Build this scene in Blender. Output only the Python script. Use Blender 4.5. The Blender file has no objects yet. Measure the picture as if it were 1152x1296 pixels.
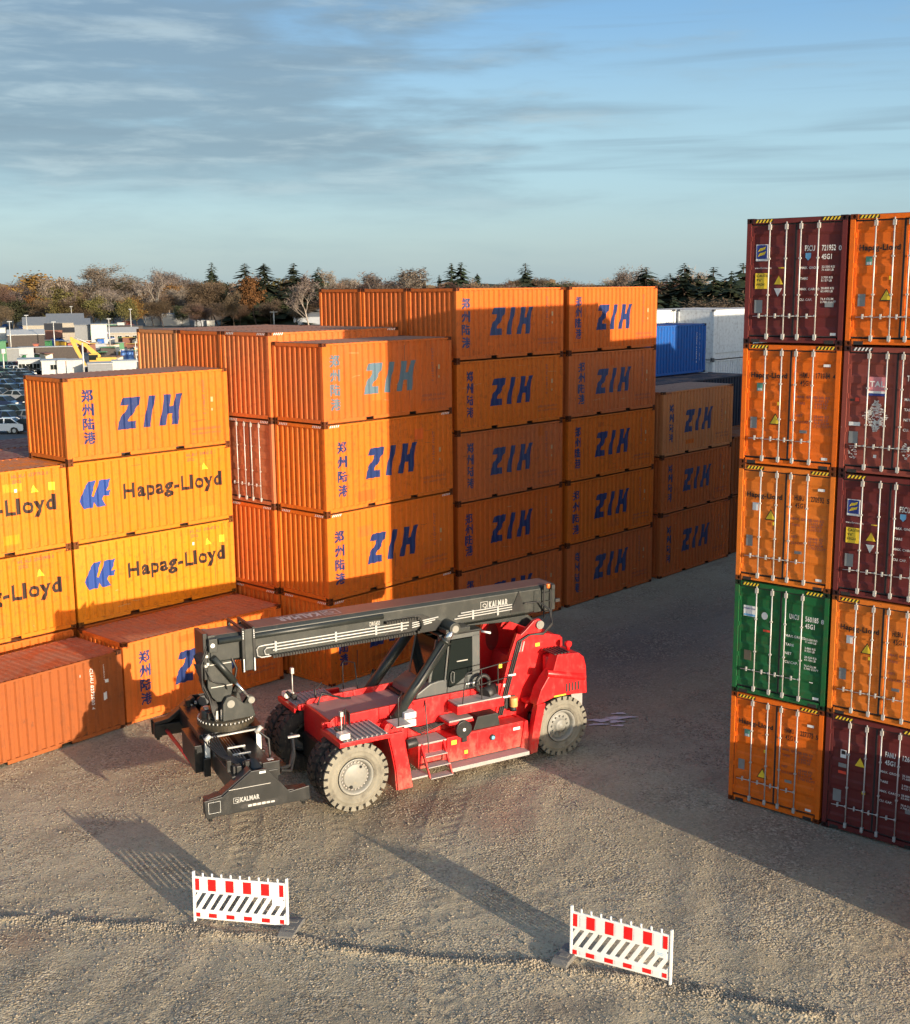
import bpy, bmesh, math, random
import numpy as np
from mathutils import Vector, Matrix

SC = bpy.context.scene
COL = SC.collection
R_ = math.radians
rng = random.Random(7)

# ------------------------------------------------------------------ camera, sky, sun, exposure
cam_d = bpy.data.cameras.new('camera')
cam = bpy.data.objects.new('camera', cam_d)
COL.objects.link(cam)
cam_d.sensor_fit = 'HORIZONTAL'
cam_d.sensor_width = 36.0
cam_d.lens = 36.0 * 1537.44 / 1152.0
cam_d.clip_start = 0.5
cam_d.clip_end = 6000.0
YAW, PITCH, ROLL = R_(42.5394), R_(10.4649), R_(-0.5391)
fw = Vector((math.cos(YAW), math.sin(YAW), 0)); rt = Vector((math.sin(YAW), -math.cos(YAW), 0)); up = Vector((0, 0, 1))
F_ = fw * math.cos(PITCH) - up * math.sin(PITCH)
U_ = up * math.cos(PITCH) + fw * math.sin(PITCH)
Rv = rt * math.cos(ROLL) + U_ * math.sin(ROLL)
Uv = U_ * math.cos(ROLL) - rt * math.sin(ROLL)
cam.matrix_world = Matrix(((Rv.x, Uv.x, -F_.x, 0), (Rv.y, Uv.y, -F_.y, 0), (Rv.z, Uv.z, -F_.z, 12.958), (0, 0, 0, 1)))
SC.camera = cam

SUN_EL = math.atan(0.153)
SUN_ROT = R_(188.4)
SUN_STRENGTH = 3.5
SKY_STRENGTH = 0.15
SC.view_settings.view_transform = 'Standard'
SC.view_settings.look = 'None'
SC.view_settings.exposure = 1.24
SC.view_settings.gamma = 1.0
SC.view_settings.use_curve_mapping = False

world = bpy.data.worlds.new('World')
SC.world = world
world.use_nodes = True

class NT:
    """thin helper round a node tree"""
    def __init__(s, nt): s.nt = nt; s.nt.nodes.clear()
    def n(s, t, **kw):
        x = s.nt.nodes.new(t)
        for k, v in kw.items(): setattr(x, k, v)
        return x
    def put(s, sock, v):
        if hasattr(v, 'is_linked') or hasattr(v, 'links'): s.nt.links.new(v, sock)
        else:
            if isinstance(v, (tuple, list)) and len(v) == 3 and sock.type == 'RGBA': v = (*v, 1)
            sock.default_value = v
    def math(s, op, a, b=0.0, c=0.0, clamp=False):
        x = s.n('ShaderNodeMath', operation=op); x.use_clamp = clamp
        for i, v in enumerate((a, b, c)): s.put(x.inputs[i], v)
        return x.outputs[0]
    def mix(s, f, a, b, blend='MIX'):
        x = s.n('ShaderNodeMix', data_type='RGBA', blend_type=blend)
        s.put(x.inputs[0], f); s.put(x.inputs[6], a); s.put(x.inputs[7], b)
        return x.outputs[2]
    def noise(s, vec, scale, detail=4, rough=0.55, dist=0.0):
        x = s.n('ShaderNodeTexNoise'); s.put(x.inputs['Vector'], vec)
        x.inputs['Scale'].default_value = scale; x.inputs['Detail'].default_value = detail
        x.inputs['Roughness'].default_value = rough; x.inputs['Distortion'].default_value = dist
        return x.outputs[0]
    def ramp(s, f, lo, hi):
        x = s.n('ShaderNodeMapRange', interpolation_type='SMOOTHSTEP'); s.put(x.inputs[0], f)
        x.inputs[1].default_value = lo; x.inputs[2].default_value = hi
        return x.outputs[0]
    def mapv(s, vec, scale=(1, 1, 1), loc=(0, 0, 0)):
        x = s.n('ShaderNodeMapping'); s.put(x.inputs[0], vec)
        x.inputs['Scale'].default_value = scale; x.inputs['Location'].default_value = loc
        return x.outputs[0]

w = NT(world.node_tree)
sky = w.n('ShaderNodeTexSky', sky_type='NISHITA')
sky.sun_disc = False
sky.sun_elevation = SUN_EL
sky.sun_rotation = SUN_ROT
sky.altitude = 100; sky.air_density = 1.0; sky.dust_density = 1.2; sky.ozone_density = 2.0
tc = w.n('ShaderNodeTexCoord').outputs['Generated']
sp = w.n('ShaderNodeSeparateXYZ'); w.put(sp.inputs[0], tc)
el = w.math('ARCSINE', sp.outputs[2])
az = w.math('ARCTAN2', sp.outputs[1], sp.outputs[0])
def cloud_field(sx, sy, ox, scale, detail, rough, dist):
    c = w.n('ShaderNodeCombineXYZ'); w.put(c.inputs[0], w.math('MULTIPLY', az, sx)); w.put(c.inputs[1], w.math('MULTIPLY', el, sy)); c.inputs[2].default_value = ox
    return w.noise(c.outputs[0], scale, detail, rough, dist)
big = cloud_field(3.0, 13.0, 2.3, 1.0, 3, 0.5, 0.3)
mid = cloud_field(4.0, 22.0, 7.1, 1.5, 7, 0.56, 0.15)
fine = cloud_field(6.0, 38.0, 4.4, 2.0, 6, 0.58, 0.25)
# a bank of stratocumulus: thick where the azimuth is north of ~42 degrees, thinning out the other way
bank = w.math('MULTIPLY', w.ramp(w.math('MULTIPLY_ADD', mid, 0.06, el), 0.080, 0.140), w.math('SUBTRACT', 1.0, w.ramp(el, 0.215, 0.245)))
side = w.ramp(az, 0.50, 0.92)
cov = w.math('MULTIPLY_ADD', side, 0.46, w.math('MULTIPLY', big, 0.55))
cov = w.math('MULTIPLY_ADD', mid, 1.05, cov)
cov = w.math('MULTIPLY', w.ramp(cov, 0.85, 1.18), bank)
haze_band = w.math('MULTIPLY', w.ramp(mid, 0.42, 0.8), 0.35)
lightf = w.ramp(w.math('MULTIPLY_ADD', fine, 0.5, w.math('MULTIPLY', mid, 0.5)), 0.45, 0.66)
cl_dark = (0.66, 0.94, 1.17); cl_light = (1.32, 1.64, 1.78)
ccol = w.mix(lightf, cl_dark, cl_light)
low = w.mix(w.ramp(el, 0.0, 0.10), (1.08, 1.50, 1.72), (1.00, 1.60, 2.00))
low = w.mix(w.ramp(el, 0.10, 0.24), low, (0.45, 1.06, 1.92))
# towards the sun the low sky keeps its own bright, warm colour
sunside = w.n('ShaderNodeVectorMath', operation='DOT_PRODUCT'); w.put(sunside.inputs[0], tc); sunside.inputs[1].default_value = (-0.1454, -0.9894, 0.0)
away = w.math('SUBTRACT', 1.0, w.ramp(sunside.outputs['Value'], -0.45, 0.35))
keep = w.math('MULTIPLY', w.math('MULTIPLY', w.math('SUBTRACT', 1.0, w.ramp(el, 0.30, 0.75)), 0.82), away)
base = w.mix(keep, sky.outputs[0], low)
wisp = cloud_field(2.6, 52.0, 12.6, 1.2, 4, 0.5, 0.4)
wband = w.math('MULTIPLY', w.ramp(el, 0.05, 0.09), w.math('SUBTRACT', 1.0, w.ramp(el, 0.20, 0.235)))
wisps = w.math('MULTIPLY', w.math('MULTIPLY', w.ramp(wisp, 0.50, 0.75), wband), 0.42)
thin = w.mix(w.math('MULTIPLY', haze_band, 0.8), base, (0.942, 1.313, 1.496))
thin = w.mix(wisps, thin, (0.674, 0.982, 1.228))
allc = w.mix(w.math('MULTIPLY', cov, 0.74), thin, ccol)
bg = w.n('ShaderNodeBackground'); w.put(bg.inputs[0], allc); bg.inputs[1].default_value = SKY_STRENGTH
wo = w.n('ShaderNodeOutputWorld'); w.nt.links.new(bg.outputs[0], wo.inputs[0])

sun_d = bpy.data.lights.new('sun', 'SUN')
sun_d.energy = SUN_STRENGTH; sun_d.angle = R_(0.5); sun_d.color = (1.0, 0.84, 0.64)
sun = bpy.data.objects.new('sun', sun_d); COL.objects.link(sun)
sd = Vector((0.147, 1.0, 0)).normalized() * math.cos(SUN_EL) + Vector((0, 0, -math.sin(SUN_EL)))
sun.rotation_euler = sd.to_track_quat('-Z', 'Y').to_euler()
sun.location = (0, -20, 30)

# ------------------------------------------------------------------ object helpers
def tag(o, label=None, cat=None, group=None, kind=None):
    if label: o['label'] = label
    if cat: o['category'] = cat
    if group: o['group'] = group
    if kind: o['kind'] = kind
    return o
def empty(name, loc=(0, 0, 0), rz=0.0, parent=None):
    o = bpy.data.objects.new(name, None); COL.objects.link(o)
    o.location = loc; o.rotation_euler = (0, 0, rz); o.empty_display_size = 0.3
    if parent: o.parent = parent
    return o
def link(name, me, mat, parent=None, loc=None, rot=None, scale=None):
    o = bpy.data.objects.new(name, me); COL.objects.link(o)
    if parent: o.parent = parent
    if loc: o.location = loc
    if rot: o.rotation_euler = rot
    if scale: o.scale = scale
    if mat:
        if len(me.materials) == 0: me.materials.append(mat)
        if me.materials[0] is not mat:
            o.material_slots[0].link = 'OBJECT'; o.material_slots[0].material = mat
    return o
def copy_tree(o, parent=None):
    c = o.copy(); COL.objects.link(c); c.parent = parent
    for ch in o.children: copy_tree(ch, c)
    return c

class MB:
    def __init__(s): s.v = []; s.f = []; s.sm = []
    def add(s, vs, fs, smooth=False):
        n = len(s.v); s.v.extend([tuple(p) for p in vs]); s.f.extend([tuple(i + n for i in f) for f in fs]); s.sm.extend([smooth] * len(fs)); return s
    def box(s, x0, x1, y0, y1, z0, z1):
        return s.add([(x0, y0, z0), (x1, y0, z0), (x1, y1, z0), (x0, y1, z0), (x0, y0, z1), (x1, y0, z1), (x1, y1, z1), (x0, y1, z1)],
                     [(0, 3, 2, 1), (4, 5, 6, 7), (0, 1, 5, 4), (1, 2, 6, 5), (2, 3, 7, 6), (3, 0, 4, 7)])
    def hexa(s, p):   # 8 points, bottom ring then top ring
        return s.add(p, [(0, 3, 2, 1), (4, 5, 6, 7), (0, 1, 5, 4), (1, 2, 6, 5), (2, 3, 7, 6), (3, 0, 4, 7)])
    def prism(s, poly, y0, y1):   # polygon in x,z extruded along y
        a = sum(poly[i][0] * poly[(i + 1) % len(poly)][1] - poly[(i + 1) % len(poly)][0] * poly[i][1] for i in range(len(poly)))
        if a < 0: poly = poly[::-1]
        n = len(poly)
        vs = [(p[0], y0, p[1]) for p in poly] + [(p[0], y1, p[1]) for p in poly]
        fs = [tuple(range(n)), tuple(range(2 * n - 1, n - 1, -1))] + [(i, i + n, (i + 1) % n + n, (i + 1) % n) for i in range(n)]
        return s.add(vs, fs)
    def prism_x(s, poly, x0, x1):   # polygon in y,z extruded along x
        m = MB(); m.prism(poly, x0, x1)
        return s.add([(p[1], p[0], p[2]) for p in m.v], [f[::-1] for f in m.f])
    def tube(s, p0, p1, r, n=8, r1=None, caps=True):
        p0 = Vector(p0); p1 = Vector(p1); d = (p1 - p0).normalized()
        a = d.orthogonal().normalized(); b = d.cross(a); r1 = r if r1 is None else r1
        vs = [p0 + (a * math.cos(t) + b * math.sin(t)) * r for t in [2 * math.pi * i / n for i in range(n)]] + \
             [p1 + (a * math.cos(t) + b * math.sin(t)) * r1 for t in [2 * math.pi * i / n for i in range(n)]]
        s.add(vs, [(i, (i + 1) % n, (i + 1) % n + n, i + n) for i in range(n)], True)
        if caps:
            s.f.append(tuple(len(s.v) - 2 * n + i for i in range(n - 1, -1, -1))); s.f.append(tuple(len(s.v) - n + i for i in range(n))); s.sm += [False, False]
        return s
    def path(s, pts, r, n=6):
        pts = [Vector(p) for p in pts]; ring = []
        ref = None
        for i, p in enumerate(pts):
            d = (pts[min(i + 1, len(pts) - 1)] - pts[max(i - 1, 0)]).normalized()
            if ref is None: ref = d.orthogonal().normalized()
            a = (ref - d * ref.dot(d)).normalized(); ref = a; b = d.cross(a)
            ring.append([p + (a * math.cos(2 * math.pi * k / n) + b * math.sin(2 * math.pi * k / n)) * r for k in range(n)])
        vs = [q for rg in ring for q in rg]
        fs = [(i * n + k, i * n + (k + 1) % n, (i + 1) * n + (k + 1) % n, (i + 1) * n + k) for i in range(len(pts) - 1) for k in range(n)]
        s.add(vs, fs, True)
        m = len(pts)
        return s.add(ring[0], [tuple(range(n - 1, -1, -1))]).add(ring[-1], [tuple(range(n))])
    def lathe_y(s, prof, c, n=32, smooth=True):   # profile (y, r) swept round an axis parallel to y through c = (x, z)
        vs = []; fs = []
        for y, r in prof:
            for k in range(n):
                t = 2 * math.pi * k / n; vs.append((c[0] + r * math.cos(t), y, c[1] + r * math.sin(t)))
        for i in range(len(prof) - 1):
            for k in range(n):
                fs.append((i * n + k, (i + 1) * n + k, (i + 1) * n + (k + 1) % n, i * n + (k + 1) % n))
        return s.add(vs, fs, smooth)
    def lathe_z(s, prof, c, n=32, smooth=True):   # profile (r, z)
        vs = []; fs = []
        for r, z in prof:
            for k in range(n):
                t = 2 * math.pi * k / n; vs.append((c[0] + r * math.cos(t), c[1] + r * math.sin(t), z))
        for i in range(len(prof) - 1):
            for k in range(n):
                fs.append((i * n + k, i * n + (k + 1) % n, (i + 1) * n + (k + 1) % n, (i + 1) * n + k))
        return s.add(vs, fs, smooth)
    def mesh(s, name):
        me = bpy.data.meshes.new(name); me.from_pydata(s.v, [], s.f); me.update()
        if any(s.sm): me.polygons.foreach_set('use_smooth', s.sm)
        return me
    def build(s, name, mat, parent=None, bevel=0.0):
        o = link(name, s.mesh(name), mat, parent)
        if bevel:
            b = o.modifiers.new('bevel', 'BEVEL'); b.width = bevel; b.segments = 2; b.limit_method = 'ANGLE'; b.angle_limit = R_(35); b.harden_normals = False
        return o

# ------------------------------------------------------------------ materials
def principled(name):
    m = bpy.data.materials.new(name); m.use_nodes = True
    t = NT(m.node_tree)
    b = t.n('ShaderNodeBsdfPrincipled'); o = t.n('ShaderNodeOutputMaterial'); t.nt.links.new(b.outputs[0], o.inputs[0])
    return m, t, b
def bump(t, b, h, strength, dist):
    x = t.n('ShaderNodeBump'); t.put(x.inputs['Height'], h); x.inputs['Strength'].default_value = strength; x.inputs['Distance'].default_value = dist
    t.put(b.inputs['Normal'], x.outputs[0])
def simple(name, col, rough=0.5, metal=0.0, var=0.15, dirt=0.25, dirtcol=(0.17, 0.13, 0.10), scale=3.0):
    m, t, b = principled(name)
    co = t.n('ShaderNodeTexCoord').outputs['Object']
    n1 = t.noise(co, scale, 5, 0.6)
    c = t.mix(t.math('MULTIPLY', t.ramp(n1, 0.35, 0.75), var), col, tuple(x * 0.55 for x in col))
    n2 = t.noise(t.mapv(co, (1, 1, 0.5), (4, 2, 9)), scale * 2.2, 6, 0.68)
    c = t.mix(t.math('MULTIPLY', t.ramp(n2, 0.5, 0.75), dirt), c, dirtcol)
    t.put(b.inputs['Base Color'], c); b.inputs['Metallic'].default_value = metal
    t.put(b.inputs['Roughness'], t.math('MULTIPLY_ADD', n2, 0.25, rough - 0.12))
    return m
_pc = {}
def paint(col, rust=0.3, fade=0.3, seed=0, roof=False, door=False):
    """weathered container paint: chalky fading, vertical streaks, rust blooms and chips"""
    key = (tuple(round(c, 3) for c in col), rust, fade, seed, roof, door)
    if key in _pc: return _pc[key]
    m, t, b = principled('container_paint')
    co0 = t.n('ShaderNodeTexCoord').outputs['Object']
    co = t.mapv(co0, (1, 1, 1), (seed * 7.3, seed * 3.1, seed * 5.7))
    big = t.noise(co, 0.55, 4, 0.6)
    c = t.mix(t.math('MULTIPLY', t.ramp(big, 0.3, 0.72), fade), col, tuple(min(1, x * 0.86 + 0.022) for x in col))
    streak = t.noise(t.mapv(co, (9, 9, 0.55)), 1.0, 5, 0.65)
    c = t.mix(t.math('MULTIPLY', t.ramp(streak, 0.47, 0.74), 0.20 + 0.25 * ((seed * 37 % 11) / 11)), c, tuple(x * 0.42 + 0.01 for x in col))
    q_ = random.Random(seed * 17 + 3)
    grime = t.noise(co, 5.5, 6, 0.7)
    c = t.mix(t.math('MULTIPLY', t.ramp(grime, 0.46, 0.8), q_.uniform(.22, .6)), c, (0.12, 0.045, 0.022))
    rn = t.noise(t.mapv(co, (1, 1, 0.6)), 3.2, 8, 0.72, 0.4)
    rmask = t.ramp(rn, 0.685 - 0.11 * rust, 0.75 - 0.09 * rust)
    c = t.mix(t.math('MULTIPLY', rmask, 0.85), c, t.mix(grime, (0.09, 0.028, 0.012), (0.22, 0.09, 0.045)))
    chips = t.noise(co, 17.0, 3, 0.6)
    c = t.mix(t.math('MULTIPLY', t.ramp(chips, 0.735 - 0.03 * rust, 0.76), 0.7), c, (0.30, 0.20, 0.15))
    if roof:
        pud = t.noise(co, 1.3, 6, 0.66, 0.8)
        c = t.mix(t.math('MULTIPLY', t.ramp(pud, 0.36, 0.66), 0.72), c, (0.30, 0.17, 0.115))
        c = t.mix(t.math('MULTIPLY', t.ramp(rn, 0.52, 0.70), 0.55), c, (0.16, 0.06, 0.035))
    t.put(b.inputs['Base Color'], c)
    t.put(b.inputs['Roughness'], t.math('MULTIPLY_ADD', grime, 0.35, 0.34 if not roof else 0.5))
    b.inputs['Specular IOR Level'].default_value = 0.22
    dents = t.noise(co, 1.7, 3, 0.5)
    bump(t, b, t.math('MULTIPLY_ADD', grime, 0.05, dents), 0.24 if not door else 0.05, 0.035)
    _pc[key] = m
    return m
def decal(name, col, wear=0.35):
    m, t, b = principled(name)
    co = t.n('ShaderNodeTexCoord').outputs['Object']
    n1 = t.noise(t.mapv(co, (6, 6, 0.8)), 1.2, 6, 0.7)
    n2 = t.noise(co, 9.0, 6, 0.7)
    c = t.mix(t.math('MULTIPLY', t.ramp(n1, 0.45, 0.75), wear), col, tuple(min(1, x * 0.7 + 0.03) for x in col))
    c = t.mix(t.math('MULTIPLY', t.ramp(n2, 0.55, 0.8), wear), c, (0.22, 0.12, 0.07))
    t.put(b.inputs['Base Color'], c); b.inputs['Roughness'].default_value = 0.5
    return m
M = {}
M['blue_ink'] = decal('blue_lettering', (0.012, 0.030, 0.125), 0.25)
M['blue_ink_worn'] = decal('worn_blue_lettering', (0.10, 0.165, 0.205), 0.6)
M['blue_ink_soft'] = decal('faded_blue_lettering', (0.030, 0.052, 0.140), 0.55)
M['blue_emblem'] = decal('blue_emblem', (0.016, 0.055, 0.25), 0.25)
M['black_ink'] = decal('black_lettering', (0.022, 0.012, 0.010), 0.12)
M['faint_ink'] = decal('faint_lettering', (0.22, 0.07, 0.06), 0.3)
M['white_ink'] = decal('white_lettering', (0.72, 0.70, 0.66), 0.3)
M['yellow_ink'] = decal('yellow_sticker', (0.80, 0.55, 0.03), 0.15)
M['navy_ink'] = decal('navy_sticker', (0.02, 0.04, 0.22), 0.15)
M['grey_plate'] = simple('grey_plate', (0.26, 0.27, 0.27), 0.4, 0.3, 0.3, 0.3)
M['white_plate'] = simple('white_plate', (0.74, 0.74, 0.71), 0.45, 0, 0.1, 0.12)
M['pink_plate'] = simple('pink_plate', (0.62, 0.22, 0.24), 0.5, 0, 0.1, 0.12)
M['red_plate'] = simple('red_plate', (0.70, 0.06, 0.03), 0.45, 0, 0.1, 0.12)
M['green_plate'] = simple('green_plate', (0.10, 0.30, 0.22), 0.45, 0, 0.1, 0.12)
M['sky_plate'] = simple('blue_plate', (0.16, 0.42, 0.66), 0.45, 0, 0.1, 0.12)
M['galv'] = simple('galvanised_bar', (0.50, 0.49, 0.46), 0.42, 0.25, 0.25, 0.3, (0.30, 0.20, 0.13))
M['gasket'] = simple('rubber_gasket', (0.022, 0.02, 0.02), 0.7, 0, 0.2, 0.1)
M['dark_steel'] = simple('blackened_steel', (0.03, 0.026, 0.024), 0.6, 0.2, 0.3, 0.35, (0.10, 0.05, 0.03))
# ------------------------------------------------------------------ ground
def ground_material():
    m, t, b = principled('gravel_yard_surface')
    geo = t.n('ShaderNodeNewGeometry').outputs['Position']
    broad = t.noise(geo, 0.12, 5, 0.6, 0.4)
    patch = t.noise(t.mapv(geo, (1, 1, 1), (31, 7, 0)), 0.42, 6, 0.66, 0.8)
    tracks = t.noise(t.mapv(geo, (0.16, 1.3, 1), (3, 11, 0)), 1.0, 6, 0.62, 1.2)
    grit = t.noise(geo, 9.0, 6, 0.75)
    fine = t.noise(geo, 38.0, 4, 0.7)
    c = t.mix(t.ramp(broad, 0.35, 0.65), (0.385, 0.315, 0.197), (0.455, 0.382, 0.255))
    c = t.mix(t.math('MULTIPLY', t.ramp(patch, 0.46, 0.66), 0.55), c, (0.26, 0.213, 0.138))
    c = t.mix(t.math('MULTIPLY', t.ramp(tracks, 0.52, 0.68), 0.45), c, (0.23, 0.182, 0.122))
    c = t.mix(t.math('MULTIPLY', t.ramp(grit, 0.47, 0.66), 0.6), c, (0.48, 0.405, 0.30))
    c = t.mix(t.math('MULTIPLY', t.ramp(fine, 0.50, 0.68), 0.6), c, (0.20, 0.155, 0.11))
    def blob(x, y, rx, ry, rot, lo, hi):
        mp = t.n('ShaderNodeMapping', vector_type='TEXTURE'); t.put(mp.inputs[0], geo); mp.inputs['Location'].default_value = (x, y, 0); mp.inputs['Rotation'].default_value = (0, 0, R_(rot)); mp.inputs['Scale'].default_value = (rx, ry, 1)
        mp2 = t.mapv(mp.outputs[0], (1, 1, 0))
        ln = t.n('ShaderNodeVectorMath', operation='LENGTH'); t.put(ln.inputs[0], mp2)
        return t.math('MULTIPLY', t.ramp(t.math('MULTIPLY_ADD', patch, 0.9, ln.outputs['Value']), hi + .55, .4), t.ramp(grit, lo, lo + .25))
    brick = blob(21.6, 18.2, 1.9, 1.1, 30, 0.30, 1.0)
    c = t.mix(t.math('MULTIPLY', brick, 0.50), c, (0.34, 0.13, 0.085))
    brick2 = blob(10.7, 21.9, 1.1, 1.0, 0, 0.25, 1.0)
    c = t.mix(t.math('MULTIPLY', brick2, 0.6), c, (0.21, 0.105, 0.07))
    damp = blob(20.6, 20.2, 3.0, 1.5, -20, 0.2, 1.0)  # wet brown ground, toned deeper for the shadow under the machine
    c = t.mix(t.math('MULTIPLY', damp, 0.75), c, (0.15, 0.10, 0.066))
    soil = blob(12.6, 16.2, 8.0, 2.0, -58, 0.2, 1.0)
    c = t.mix(t.math('MULTIPLY', soil, 0.5), c, (0.20, 0.16, 0.11))
    mud = blob(16.2, 12.2, 1.6, .7, -40, .2, 1.0)
    c = t.mix(t.math('MULTIPLY', mud, 0.6), c, (0.13, 0.105, 0.085))
    lane = blob(36.0, 24.0, 13.0, 4.5, 3, 0.15, 1.0)  # darker ground tone laid over the shaded lane to deepen its shade
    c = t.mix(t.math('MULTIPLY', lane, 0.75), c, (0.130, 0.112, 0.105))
    foot = blob(25.2, 12.6, 3.2, 4.0, 0, 0.1, 1.1)  # shade at the foot of the right-hand stack, painted into the ground colour
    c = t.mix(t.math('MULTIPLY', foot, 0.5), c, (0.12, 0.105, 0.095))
    dust = t.noise(t.mapv(geo, (0.35, 1.6, 1), (1, 3, 0)), 1.0, 7, 0.7, 1.5)
    c = t.mix(t.math('MULTIPLY', t.math('MULTIPLY', t.ramp(dust, 0.55, 0.72), lane), 0.5), c, (0.25, 0.23, 0.225))
    vo = t.n('ShaderNodeTexVoronoi'); t.put(vo.inputs['Vector'], t.mapv(geo, (1, 1, 0.3))); vo.inputs['Scale'].default_value = 19.0; vo.inputs['Randomness'].default_value = 1.0
    v2 = t.n('ShaderNodeTexVoronoi'); t.put(v2.inputs['Vector'], t.mapv(geo, (1, 1, 0.3), (5, 9, 0))); v2.inputs['Scale'].default_value = 37.0
    loose = t.ramp(t.noise(t.mapv(geo, (1, 1, 1), (17, 3, 0)), 0.55, 5, 0.65, 0.6), 0.42, 0.62)
    cellv = t.n('ShaderNodeSeparateColor'); t.put(cellv.inputs[0], vo.outputs['Color'])
    c = t.mix(t.math('MULTIPLY', t.math('MULTIPLY', t.ramp(cellv.outputs[0], 0.5, 0.95), t.math('MULTIPLY_ADD', loose, .7, .3)), 0.7), c, (0.52, 0.445, 0.33))
    c = t.mix(t.math('MULTIPLY', t.math('MULTIPLY', t.ramp(cellv.outputs[1], 0.6, 0.95), t.math('MULTIPLY_ADD', loose, .7, .3)), 0.7), c, (0.13, 0.10, 0.07))
    t.put(b.inputs['Base Color'], c)
    b.inputs['Roughness'].default_value = 0.92; b.inputs['Specular IOR Level'].default_value = 0.25
    h = t.math('MULTIPLY_ADD', grit, 0.5, t.math('MULTIPLY', fine, 0.35))
    stones_h = t.math('MULTIPLY', t.math('SUBTRACT', 1.0, vo.outputs['Distance']), t.math('MULTIPLY_ADD', loose, 0.95, 0.30))
    h = t.math('ADD', h, t.math('ADD', stones_h, t.math('MULTIPLY', v2.outputs['Distance'], -0.18)))
    bump(t, b, h, 0.85, 0.036)
    return m
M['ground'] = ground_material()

def vnoise(x, y, seed):
    """smooth value noise on arrays"""
    rs = np.random.RandomState(seed); T = rs.rand(256, 256).astype(np.float32)
    xi = np.floor(x).astype(int); yi = np.floor(y).astype(int); fx = x - xi; fy = y - yi
    fx = fx * fx * (3 - 2 * fx); fy = fy * fy * (3 - 2 * fy)
    a = T[xi & 255, yi & 255]; b = T[(xi + 1) & 255, yi & 255]; c = T[xi & 255, (yi + 1) & 255]; d = T[(xi + 1) & 255, (yi + 1) & 255]
    return (a * (1 - fx) + b * fx) * (1 - fy) + (c * (1 - fx) + d * fx) * fy - 0.5
RIDGE = [(8.6, 26.8), (10.84, 23.04), (12.08, 21.39), (13.32, 19.52), (14.34, 17.72), (15.38, 15.83), (15.85, 15.0), (17.2, 13.06), (17.62, 12.18), (18.3, 10.6), (19.2, 8.4)]
def ridge_dist(x, y):
    d = np.full(x.shape, 1e9, np.float32)
    for (ax, ay), (bx, by) in zip(RIDGE[:-1], RIDGE[1:]):
        ux, uy = bx - ax, by - ay; t = np.clip(((x - ax) * ux + (y - ay) * uy) / (ux * ux + uy * uy), 0, 1)
        d = np.minimum(d, np.hypot(x - ax - t * ux, y - ay - t * uy))
    return d
def ground_height(x, y):
    x = np.asarray(x, np.float32); y = np.asarray(y, np.float32)
    wob = vnoise(x * .9, y * .9, 3)
    h = 0.050 * vnoise(x * .28, y * .28, 1) + 0.022 * vnoise(x * .8 + 9, y * .8, 2) + 0.010 * vnoise(x * 2.1, y * 2.1, 4)
    rough = 0.22 + 1.15 * np.clip(vnoise(x * .45, y * .45, 8) + .25, 0, 1)
    h = h + rough * (0.007 * vnoise(x * 4.1, y * 4.1, 5) + 0.007 * vnoise(x * 8.7, y * 8.7, 6) + 0.010 * vnoise(x * 19.7 + 5, y * 19.7, 7))
    cl = vnoise(x * 11.0, y * 11.0, 21); h = h + rough * 0.030 * np.clip(cl - .18, 0, 1)
    # old tyre ruts running along the lane
    u = x * .86 + y * .5; v = -x * .5 + y * .86
    h = h + 0.014 * np.sin(v * 5.1 + 2.2 * vnoise(u * .35, v * .3, 12)) * np.clip(vnoise(u * .22 + 40, v * .5, 13) * 3, 0, 1)
    # wheel marks of turning machines: pairs of shallow cleated ruts on wide curves
    for cx, cy, rad, wd in ((4.0, 34.0, 17.3, .30), (4.0, 34.0, 19.6, .30), (40.0, -8.0, 33.5, .34), (40.0, -8.0, 31.2, .34), (30.0, 40.0, 27.0, .26), (30.0, 40.0, 24.9, .26)):
        rr = np.hypot(x - cx, y - cy) - rad + .12 * vnoise(x * .5, y * .5, 41); aa = np.arctan2(y - cy, x - cx)
        g = np.exp(-(rr / wd) ** 4); fadeg = np.clip(vnoise(x * .3 + 7, y * .3, 43) * 3 + .55, 0, 1)
        h = h + fadeg * (g * (-.012 + .005 * np.sign(np.sin(aa * rad * 16 + np.abs(rr) * 9))) + .009 * np.exp(-((np.abs(rr) - wd - .10) / .08) ** 2))
    d = ridge_dist(x + .25 * wob, y + .25 * wob)
    h = h + np.clip(0.030 + .07 * vnoise(x * 3.3, y * 3.3, 31), 0, 1) * np.exp(-(d / .12) ** 2) - 0.006 * np.exp(-((d - .40) / .22) ** 2)
    return h
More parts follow.
